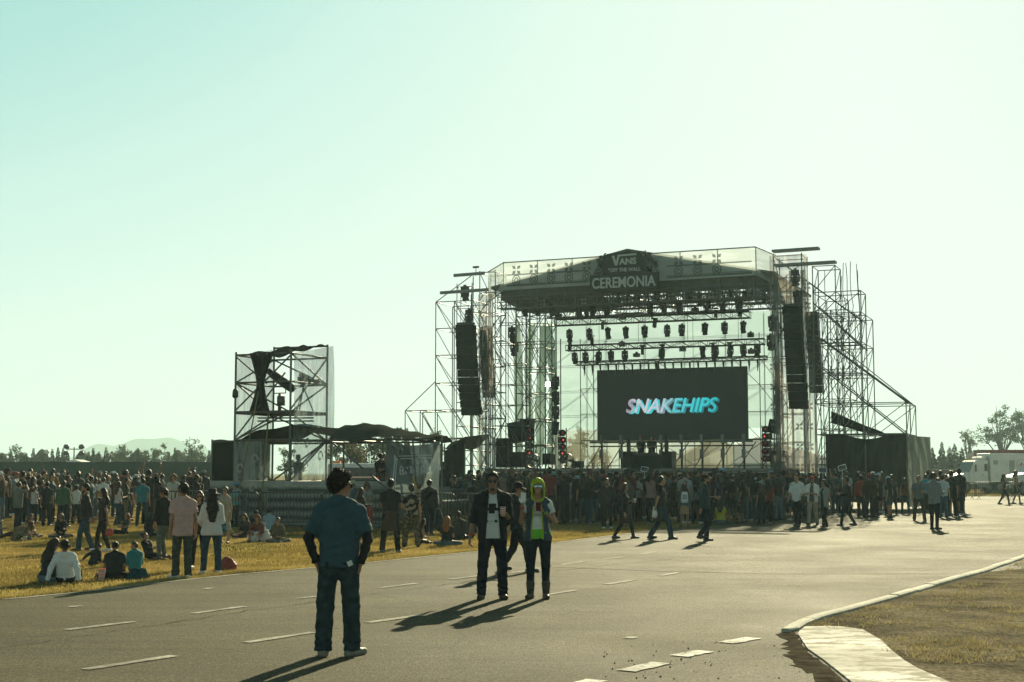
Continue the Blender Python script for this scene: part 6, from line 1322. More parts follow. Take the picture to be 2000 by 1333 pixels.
# ---------------------------------------------------------------- people one can tell apart, front to back
from mathutils.bvhtree import BVHTree
H1, H2, H3 = .0085, .012, .015
MIRROR = mat('mirrored_lens', (.25, .45, .5), .08, .9)
def cloth_pattern(name, kind, base, ink, scale):
    m = mat(name, base, .9); n, l, p, out = nodes(m); tc = n.new('ShaderNodeTexCoord')
    if kind == 'dots': t = n.new('ShaderNodeTexVoronoi'); t.inputs['Randomness'].default_value = .15; o = t.outputs['Distance']; st = (.16, .24)
    elif kind == 'stripes': t = n.new('ShaderNodeTexWave'); t.bands_direction = 'Z'; t.inputs['Distortion'].default_value = .6; o = t.outputs[0]; st = (.45, .55)
    elif kind == 'camo': t = n.new('ShaderNodeTexNoise'); t.inputs['Detail'].default_value = 2; o = t.outputs[0]; st = (.47, .53)
    else: t = n.new('ShaderNodeTexChecker'); o = t.outputs[1]; st = (.4, .6)
    t.inputs['Scale'].default_value = scale; l.new(tc.outputs['Object'], t.inputs[0]); r = n.new('ShaderNodeValToRGB')
    for e, ps, c in zip(r.color_ramp.elements, st, (ink, base)): e.position = ps; e.color = (*c, 1)
    l.new(o, r.inputs[0]); l.new(r.outputs[0], p.inputs['Base Color']); return m
DOTS = cloth_pattern('dotted_white_cloth', 'dots', (.62, .64, .64), (.12, .14, .2), 30)
TEALSTR = cloth_pattern('teal_striped_cloth', 'stripes', (.10, .30, .33), (.22, .42, .42), 9)
GREYSTR = cloth_pattern('grey_striped_cloth', 'stripes', (.20, .22, .22), (.04, .045, .05), 8)
CAMO = cloth_pattern('camouflage_cloth', 'camo', (.13, .115, .075), (.035, .035, .025), 14)
PLAID = cloth_pattern('checked_cloth', 'check', (.20, .08, .06), (.05, .05, .06), 26)
SPLAT = cloth_pattern('bleached_print_cloth', 'camo', (.26, .24, .19), (.02, .02, .022), 7)
CUPM = cloth_pattern('red_white_cup_print', 'stripes', (.62, .60, .55), (.42, .05, .04), 14)
def loose(name, label, cat, mb, m, M=None, group=None, color=None):
    if M is not None: mb.v = [tuple(M @ Vector(q)) for q in mb.v]
    c = sum((Vector(q) for q in mb.v), Vector()) / len(mb.v); o = None
    mb.v = [tuple(Vector(q) - c) for q in mb.v]; me = mb.mesh(name); me.materials.append(m); o = mk(name, me, None, color); o.location = c; return tag(o, label, cat, group)
def hand(J, s): return J['wr', s] + J['fd', s] * .10
def cup(P_, s, label, m=CUPM, up=None, off=(0, 0, 0)):
    o, J, M = P_; c = hand(J, s) + Vector(off); b = MB(); b.lathe(c + Vector((0, 0, -.06)), [(.030, 0), (.036, .06), (.041, .125), (.043, .13), (.038, .128), (.02, .12)], 14); return loose('paper_cup', label, 'cup', b, m, M)
def decal(P_, child, name, polys, m, off=.004):
    """flat printed shapes laid on the front of a garment: polys are lists of (x, z) in the person's own space"""
    o, J, M = P_; tgt = [c for c in o.children if c.name.split('.')[0] == child][0]; me = tgt.data
    bv = BVHTree.FromPolygons([v.co.copy() for v in me.vertices], [tuple(p.vertices) for p in me.polygons]); b = MB()
    for poly in polys:
        vs = []
        for x, z in poly:
            h = bv.ray_cast(Vector((x, -1, z)), Vector((0, 1, 0)))[0]; vs.append((x, (h.y if h else -.12) - off, z))
        b.add(vs, [tuple(range(len(vs)))])
    q = b.mesh(name); q.materials.append(m); c = mk(name, q, tgt); return c
def rects(x0, x1, z0, z1, nx=6, nz=6, keep=lambda u, v: True):
    out_ = []
    for i in range(nx):
        for j in range(nz):
            if keep((i + .5) / nx, (j + .5) / nz):
                X0, X1, Z0, Z1 = [a + (b - a) * t for a, b, t in ((x0, x1, i / nx), (x0, x1, (i + 1) / nx), (z0, z1, j / nz), (z0, z1, (j + 1) / nz))]; out_.append([(X0, Z0), (X1, Z0), (X1, Z1), (X0, Z1)])
    return out_
INK = mat('black_print_ink', (.012, .013, .014), .8); GREENINK = mat('dark_green_print_ink', (.012, .06, .03), .8); GREYINK = mat('grey_print_ink', (.12, .13, .13), .8)
BL = (.014, .015, .018); NAVY = (.012, .016, .028); JEAN = (.03, .055, .08); JEANL = (.075, .115, .15); WHT = (.62, .63, .62); KHAKI = (.055, .06, .045); TEAL = (.02, .16, .18); GREYT = (.16, .17, .17); OLIVE = (.07, .075, .04); RED = (.28, .035, .028); BRN = (.07, .045, .03); PINK = (.48, .30, .29); TAN = (.30, .19, .11); GRN = (.03, .09, .05)
# 1 the man with his back turned
A1 = person(660, 1283, 912, 176, dict(h=H1, legs=(((.10, .03, -1), (.03, -.03, -1)), ((.06, .10, -1), (.03, .0, -1))), arms=(POCK, POCK), top='tee', bottom='wide', hair='curly', strands=1600, head=(-62, 6, 0), longsl=1, glasses=True, seed=3, fat=1.0, loose=.010, hem=-.09, feet=(8, 35), sleeve=.82),
   dict(top=(.032, .076, .100), bottom=(.026, .044, .050), under=BL, hair=(.026, .015, .009), shoes=(.20, .18, .15)), 'person in blue tee over black sleeves, hands in pockets, nearest on the asphalt')
b = MB(); b.box((-.135, .135, .92), (.05, .012, .05), .3, Matrix.Rotation(.4, 4, 'Y')); loose('folded_paper', 'small folded white paper in the back pocket of the person in blue tee', 'paper', b, WHITEP, A1[2])
# 2 + 3 the couple
A2 = person(962, 1171, 920, 3, dict(h=H1, legs=(((.10, 0, -1), (.03, -.02, -1)), ((.11, .02, -1), (.05, -.03, -1))), arms=(CUP, ((.30, -.02, -1), (.18, .12, -1))), top='long', sleeve=1.30, open=.088, under='tee', bottom='jeans', hair='short', beard='goatee', strands=250, glasses=True, seed=8, fat=1.08, hem=-.13, boot=.8, curl=(.85, .6), head=(-4, 3, 2), loose=.012),
   dict(top=(.012, .013, .016), bottom=(.010, .014, .022), under=(.62, .63, .62), shoes=(.035, .026, .018), skin=SKINS[1]), 'person in open black shirt and white printed tee holding a striped cup')
z = .965
decal(A2, 'undershirt', 'shirt_print', rects(-.10, .085, z + .26, z + .40, 9, 7, lambda u, v: v > .3 and not (v > .62 and (u < .18 or u > .82)) or (v <= .3 and .25 < u < .7)), INK)
decal(A2, 'undershirt', 'shirt_print', rects(-.115, -.075, z + .13, z + .17, 2, 2) + rects(.02, .062, z + .13, z + .17, 2, 2), GREENINK)
decal(A2, 'undershirt', 'shirt_print', rects(-.07, -.0, z + .143, z + .156, 7, 1, lambda u, v: int(u * 7) % 2 == 0) + rects(.066, .095, z + .143, z + .156, 3, 1, lambda u, v: int(u * 3) % 2 == 0), GREYINK)
cup(A2, 1, 'red and white paper cup held by the person in the open black shirt', off=(-.02, -.035, .0))
A3 = person(1051, 1170, 933, -6, dict(h=H1, sex='f', legs=(((.035, 0, -1), (.01, -.02, -1)), ((.035, .02, -1), (.005, -.03, -1))), arms=(((.40, .10, -1), (-.95, .60, 1.0)), ((.35, .35, -.95), (-.12, .35, 1))), top='jacket', sleeve=0, open=.080, under='tee', band=(-.07, .085), bottom='slim', hair='long', hlen=.22, strands=300, hood=1, glasses=MIRROR, seed=12, fat=1.04, hem=-.09, boot=1.6, curl=(1.0, .9), head=(8, -4, 0), loose=-.008),
   dict(top=(.045, .07, .095), hood=(.36, .46, .015), bottom=(.010, .016, .024), under=(.62, .64, .60), band=(.14, .50, .03), shoes=(.05, .036, .024), hair=(.03, .016, .009)), 'person with a lime green hood and mirrored sunglasses photographing with a raised white phone')
o, J, M = A3
ph = hand(J, -1) + Vector((.01, -.045, .03)); b = MB(); b.box(ph, (.078, .012, .155), .0, Matrix.Rotation(.06, 4, 'Y')); b.lathe(ph + Vector((0, .0, .055)), [(.012, -.012), (.011, .012)], 10, Matrix.Rotation(R(90), 4, 'X')); loose('white_phone', 'white phone raised by the person in the lime green hood', 'phone', b, WHITEP, M)
cup(A3, 1, 'dark red paper cup held at the chest by the person in the lime green hood', cloth_pattern('dark_red_cup_print', 'stripes', (.22, .03, .025), (.03, .02, .02), 9), off=(-.02, -.03, .0))
tgt = [c for c in o.children if c.name.startswith('shirt')][0]; bv = BVHTree.FromPolygons([v.co.copy() for v in tgt.data.vertices], [tuple(p.vertices) for p in tgt.data.polygons]); b = MB()
for s in (-1, 1):
    pts_ = []
    for k in range(14):
        zz = .90 + .52 * k / 13; xx = s * (.088 - .03 * min(1, max(0, (zz - 1.05) / .35))); h = bv.ray_cast(Vector((xx + s * .012, -1, zz)), Vector((0, 1, 0)))[0]; pts_.append((xx, (h.y if h else -.13) - .004, zz))
    b.tube(pts_, .011, 6)
q = b.mesh('zip_trim'); q.materials.append(CLOTH); mk('zip_trim', q, tgt, (.40, .42, .02))
me = text_mesh('YVESC', .05, ext=0.0); decal(A3, 'undershirt', 'shirt_print', [[(me.vertices[i].co.x + .0, me.vertices[i].co.y + z + .30) for i in p.vertices] for p in me.polygons], INK)
for A_, nm in ((A2, 'person in the open black shirt'), (A3, 'person in the lime green hood')):
    o, J, M = A_
    for s, cc in ((1, (.1, .4, .05)), (-1, (.4, .05, .04))):
        w = J['wr', s] - J['fd', s] * .03; b = MB(); d = J['fd', s]; b.lathe(w, [(.034, -.012), (.036, 0), (.034, .012)], 14, d.to_track_quat('Z', 'Y').to_matrix().to_4x4(), False)
        q = b.mesh('wristband'); q.materials.append(CLOTH); mk('wristband', q, o, cc)
# 4 the walker behind them
person(1010, 1117, 941, 82, dict(h=H2, legs=WALK[::-1], arms=(HOLDF, SWB), top='long', sleeve=1.3, bottom='jeans', hair='short', hat='cap', glasses=True, seed=15, head=(0, 8, 0), fat=1.05, boot=.6), dict(top=(.016, .02, .026), bottom=BL, hat=BL), 'person in black cap and clothes walking right behind the couple on the asphalt')
# left verge
A5 = person(355, 1131, 942, 212, dict(h=H1, legs=(((.05, .05, -1), (.02, -.02, -1)), ((.03, .0, -1), (.02, -.05, -1))), arms=(((.14, .0, -1), (.0, .25, -1)), HANG), top='tee', bottom='jeans', hair='short', strands=250, seed=21, hem=-.16, head=(22, 8, 0), loose=.008, collar=1, feet=(30, 20)), dict(top=(.52, .33, .31), bottom=(.045, .055, .045), shoes=WHT), 'person in a pale pink shirt and green trousers standing at the grass edge')
A6 = person(412, 1121, 954, 195, dict(h=H2, sex='f', legs=(((.10, .03, -1), (.05, -.05, -1)), ((.08, .0, -1), (.05, -.04, -1))), arms=(((.35, -.1, -1), (-.3, .5, -.6)), ((.2, .1, -1), (.05, .3, -1))), top='long', sleeve=1.55, bottom='jeans', hair='long', hlen=.50, hat='brim', strands=300, seed=23, fat=1.1, hem=-.14, loose=.012), dict(top=(.58, .57, .55), bottom=JEAN, shoes=WHT, hat=BL), 'person with very long black hair, black hat and white sweater at the grass edge')
person(386, 1111, 958, 12, dict(h=H2, sex='f', legs=(((.05, .25, -1), (.02, -.1, -1)), ((.02, .0, -1), (.05, -.05, -1))), arms=(CROSS, HANG), top='jacket', bottom='slim', hair='long', glasses=True, seed=25), dict(top=BL, bottom=BL, shoes=(.4, .4, .38)), 'person in sunglasses and black, facing us between pink shirt and white sweater')
b = MB(); b.box((.33, .02, .98), (.17, .09, .20)); o = loose('handbag', 'small teal patterned handbag hanging at the hip of the person in the black hat', 'bag', b, cloth_pattern('teal_patterned_leather', 'camo', (.10, .22, .23), (.04, .10, .11), 20), A6[2] @ Matrix.Rotation(math.pi, 4, 'Z') @ Matrix.Translation((-.1, 0, 0))); o.modifiers.new('bevel', 'BEVEL').width = .02
person(318, 1094, 952, 238, dict(h=H2, legs=(((.04, .10, -1), (.02, -.05, -1)), ((.06, .42, -1), (.0, -.25, -1))), arms=(((.15, .1, -1), (-.1, .35, -1)), HANG), top='jacket', sleeve=1.6, bottom='slim', hair='short', strands=150, seed=27, head=(32, 18, 0)), dict(top=BL, bottom=(.10, .115, .11), shoes=BRN), 'person in a black leather jacket and grey jeans looking down, left of the pink shirt')
person(165, 1076, 944, -72, dict(h=H2, legs=WALKS, arms=(SWB, SWF), top='long', bottom='jeans', hair='short', beard=1, seed=29, head=(0, 5, 0)), dict(top=(.018, .022, .024), bottom=JEAN, shoes=BRN), 'bearded person in dark shirt and jeans walking left across the grass')
A9 = person(199, 1077, 953, -75, dict(h=H2, sex='f', legs=WALKS[::-1], arms=(SWB, SWF), top='tee', bottom='slim', hair='long', seed=31, short=.2), dict(top=(.03, .035, .035), bottom=BL, shoes=WHT), 'person with long dark hair walking left just behind the bearded walker')
q = at(214, 1040, A9[0].location.y - .1); b = MB(); b.box((q.x, q.y, q.z), (.17, .09, .15), .3); o = loose('handbag', 'red handbag carried by the long-haired walker on the grass', 'bag', b, mat('red_leather', (.32, .04, .03), .35)); o.modifiers.new('bevel', 'BEVEL').width = .03
# seated, front left
A10 = person(128, 1139, 1052, 186, dict(h=H1, sit=1, legs=KUP, arms=(PROP, PROP), top='long', bottom='jeans', hair='short', strands=200, seed=33, lean=(-16, 0), collar=1, head=(20, 4, 0)), dict(top=WHT, shirt_mat=DOTS, bottom=BL, shoes=BL), 'person in a white dotted shirt sitting on the grass edge, leaning back on both hands')
A11 = person(92, 1139, 1050, 172, dict(h=H2, sit=1, sex='f', legs=SIDE, arms=(LAP, LAP), top='tee', bottom='jeans', hair='long', hlen=.34, strands=200, seed=35, lean=(8, -7), head=(-25, 8, -14)), dict(top=(.03, .04, .045), bottom=(.13, .17, .19), shoes=BRN, hair=(.02, .012, .008)), 'long-haired person sitting close beside the dotted white shirt')
person(222, 1131, 1058, 190, dict(h=H2, sit=1, legs=XLEG, arms=(LAP, LAP), top='tee', bottom='jeans', hair='short', strands=150, seed=37, lean=(20, 0), head=(0, 24, 0), fat=1.1, collar=1), dict(top=(.016, .02, .02), bottom=BL), 'person in a black polo shirt sitting hunched on the grass, back turned')
person(264, 1119, 1058, 215, dict(h=H2, sit=1, legs=KUP, arms=(LAP, LAP), top='hoodie', bottom='jeans', hair='short', seed=39, lean=(10, 0), head=(70, 6, 0)), dict(top=(.03, .20, .22), bottom=BL), 'person in a teal hooded top sitting beside the black polo shirt, looking left')
person(181, 1105, 1062, 150, dict(h=H2, sit=1, legs=EXT, arms=(PROP, LAP), top='jacket', bottom='jeans', hair='short', seed=40, lean=(26, 0), head=(0, 30, 0)), dict(top=BL, bottom=NAVY), 'person in black bending forward, seated in the group by the white cup')
person(292, 1092, 1040, 60, dict(h=H2, sit=1, legs=EXT, arms=(PROP, LAP), top='long', bottom='slim', hair='short', seed=41, lean=(-20, 0)), dict(top=BL, bottom=BL, shoes=(.3, .15, .06)), 'person in black lounging on the grass behind the teal hooded top')
b = MB(); q = gr(198, 1136); b.lathe(q, [(.042, 0), (.05, .08), (.06, .19), (.064, .2), (.055, .195)], 16); loose('paper_cup', 'large white and red paper cup standing on the grass edge', 'cup', b, CUPM)
HEAPM = mat('dark_teal_jacket', (.012, .05, .06), .9, bump=.6, bscale=12)
def heap(label, cat, px, py, w, d, h, m, seed, name='jacket'):
    q = gr(px, py); f = Field((q.x - w, q.y - d, -.1), (q.x + w, q.y + d, h * 1.8), .014); rr = random.Random(seed)
    for _ in range(9): a = rr.uniform(-.7, .7) * w * .8; c = rr.uniform(-.6, .6) * d * .6; f.cone((q.x + a, q.y + c, h * .2), (q.x + a * .6 + rr.uniform(-.1, .1), q.y + c * .5, h * rr.uniform(.35, .8)), h * .35, h * .22, .06)
    f.wrinkle(.012, 26, seed); me = f.mesh(name, m); c = Vector((q.x, q.y, 0)); co_ = np.empty(len(me.vertices) * 3); me.vertices.foreach_get('co', co_); co_ = co_.reshape(-1, 3) - np.array(c); me.vertices.foreach_set('co', co_.ravel()); o = mk(name, me); o.location = c; tag(o, label, cat)
heap('crumpled dark teal jacket lying on the grass below the teal hooded top', 'jacket', 268, 1132, .32, .2, .17, HEAPM, 3)
heap('black backpack with red top lying on the grass behind the white sneakers', 'bag', 441, 1113, .23, .16, .22, mat('red_black_backpack', (.20, .035, .025), .7), 4, 'backpack')
heap('floral cloth bag on the grass beside the sitting bare-shouldered person', 'bag', 43, 1056, .26, .18, .36, cloth_pattern('floral_cloth', 'camo', (.22, .12, .09), (.05, .09, .05), 18), 5, 'cloth_bag')
heap('white dotted tote bag standing among the sitting group by the barriers', 'bag', 507, 1058, .30, .2, .42, DOTS, 6, 'tote_bag')
b = MB(); q = gr(49, 1058); b.lathe(q, [(.035, 0), (.045, .1), (.05, .13)], 12); loose('plastic_cup', 'clear plastic cup on the grass in front of the floral bag', 'cup', b, mat('cup_plastic', (.4, .42, .4), .2, alpha=.7))
# seated further back, left
SE = [(-2, 1052, 1000, 150, 'f', EXT, (LAP, PROP), 'long', dict(top=BL, bottom=BL, hair=HAIRC['brown']), 'person with long brown hair sitting at the left picture edge'),
      (55, 1050, 1003, 60, 'f', XLEG, (LAP, LAP), 'tank', dict(top=(.12, .06, .04), bottom=BL, hair=(.10, .05, .025)), 'bare-shouldered person sitting cross-legged on the grass, sunlit'),
      (118, 1050, 1002, 20, 'f', XLEG, (CUP, LAP), 'long', dict(top=BL, bottom=JEAN, hair=(.09, .045, .02)), 'person in black and sunglasses sitting with a hand at the mouth'),
      (242, 1044, 1002, -35, 'f', EXT, (LAP, PROP), 'tee', dict(top=(.03, .035, .04), bottom=BL, hair=(.32, .085, .02)), 'red-haired person sitting on the grass, leaning on one arm'),
      (290, 1048, 1000, 170, 'f', XLEG, (LAP, LAP), 'long', dict(top=BL, bottom=BL), 'dark-haired person in black sitting behind the leather jacket'),
      (480, 1050, 1003, -20, 'f', XLEG, (LAP, LAP), 'jacket', dict(top=(.03, .025, .02), bottom=BL), 'dark-haired person sitting left in the group by the barriers'),
      (505, 1058, 1005, -10, 'm', KUP, (KNEE, KNEE), 'hoodie', dict(top=(.12, .035, .03), bottom=NAVY), 'person in a maroon hood sitting with knees up in the group by the barriers'),
      (541, 1059, 1010, 20, 'm', XLEG, (LAP, LAP), 'long', dict(top=(.10, .08, .05), bottom=JEANL, hair=(.08, .045, .02)), 'person in a patterned brown top sitting cross-legged, right in the barrier group'),
      (523, 1045, 990, 160, 'm', XLEG, (LAP, LAP), 'tee', dict(top=(.25, .36, .42), bottom=BL), 'person in a pale blue shirt sitting with back turned to us by the barriers'),
      (497, 1045, 996, 30, 'm', XLEG, (LAP, LAP), 'long', dict(top=BL, bottom=BL), 'person in a dark cap sitting at the back of the barrier group'),
      (872, 1066, 1008, 172, 'f', XLEG, (LAP, LAP), 'tee', dict(top=BL, bottom=JEANL, hair=(.34, .12, .03)), 'person with copper hair in a black tee sitting on the grass, back turned'),
      (898, 1055, 998, 200, 'm', XLEG, (LAP, LAP), 'long', dict(top=(.035, .035, .03), bottom=BL, hair=HAIRC['brown']), 'brown-haired person in grey sitting right of the copper-haired one'),
      (820, 1062, 1013, 100, 'f', XLEG, (CUP, LAP), 'tank', dict(top=BL, bottom=BL), 'person with dark hair and a cup sitting left of the copper-haired one'),
      (917, 1052, 1006, 150, 'm', KUP, (LAP, LAP), 'jacket', dict(top=(.04, .05, .05), bottom=BL), 'person in dark grey sitting just left of the open black shirt'),
      (690, 1082, 1030, 160, 'f', KUP, (LAP, LAP), 'long', dict(top=(.05, .02, .02), bottom=GRN, hair=HAIRC['brown']), 'person in green trousers sitting on the grass right of the blue tee'),
      (1407, 1024, 975, 160, 'f', KUP, (KNEE, KNEE), 'tee', dict(top=(.38, .36, .03), bottom=JEANL), 'person in a yellow top crouching at the feet of the dense crowd')]
for px, fy, hy, rz, sx_, lg, ar, tp_, cl, lb in SE:
    person(px, fy, hy, rz, dict(h=H3, sit=1, sex=sx_, legs=lg, arms=ar, top=tp_, bottom='slim' if sx_ == 'f' else 'jeans', hair='long' if sx_ == 'f' else 'short', seed=int(px) + 50, lean=(10 if ar[1] is not PROP else -14, 0), strands=120, glasses=True if 'sunglasses' in lb else None, hat='cap' if ' cap ' in lb else None, hood=1 if 'hood ' in lb else None), cl, lb, 'people sitting on the grass')
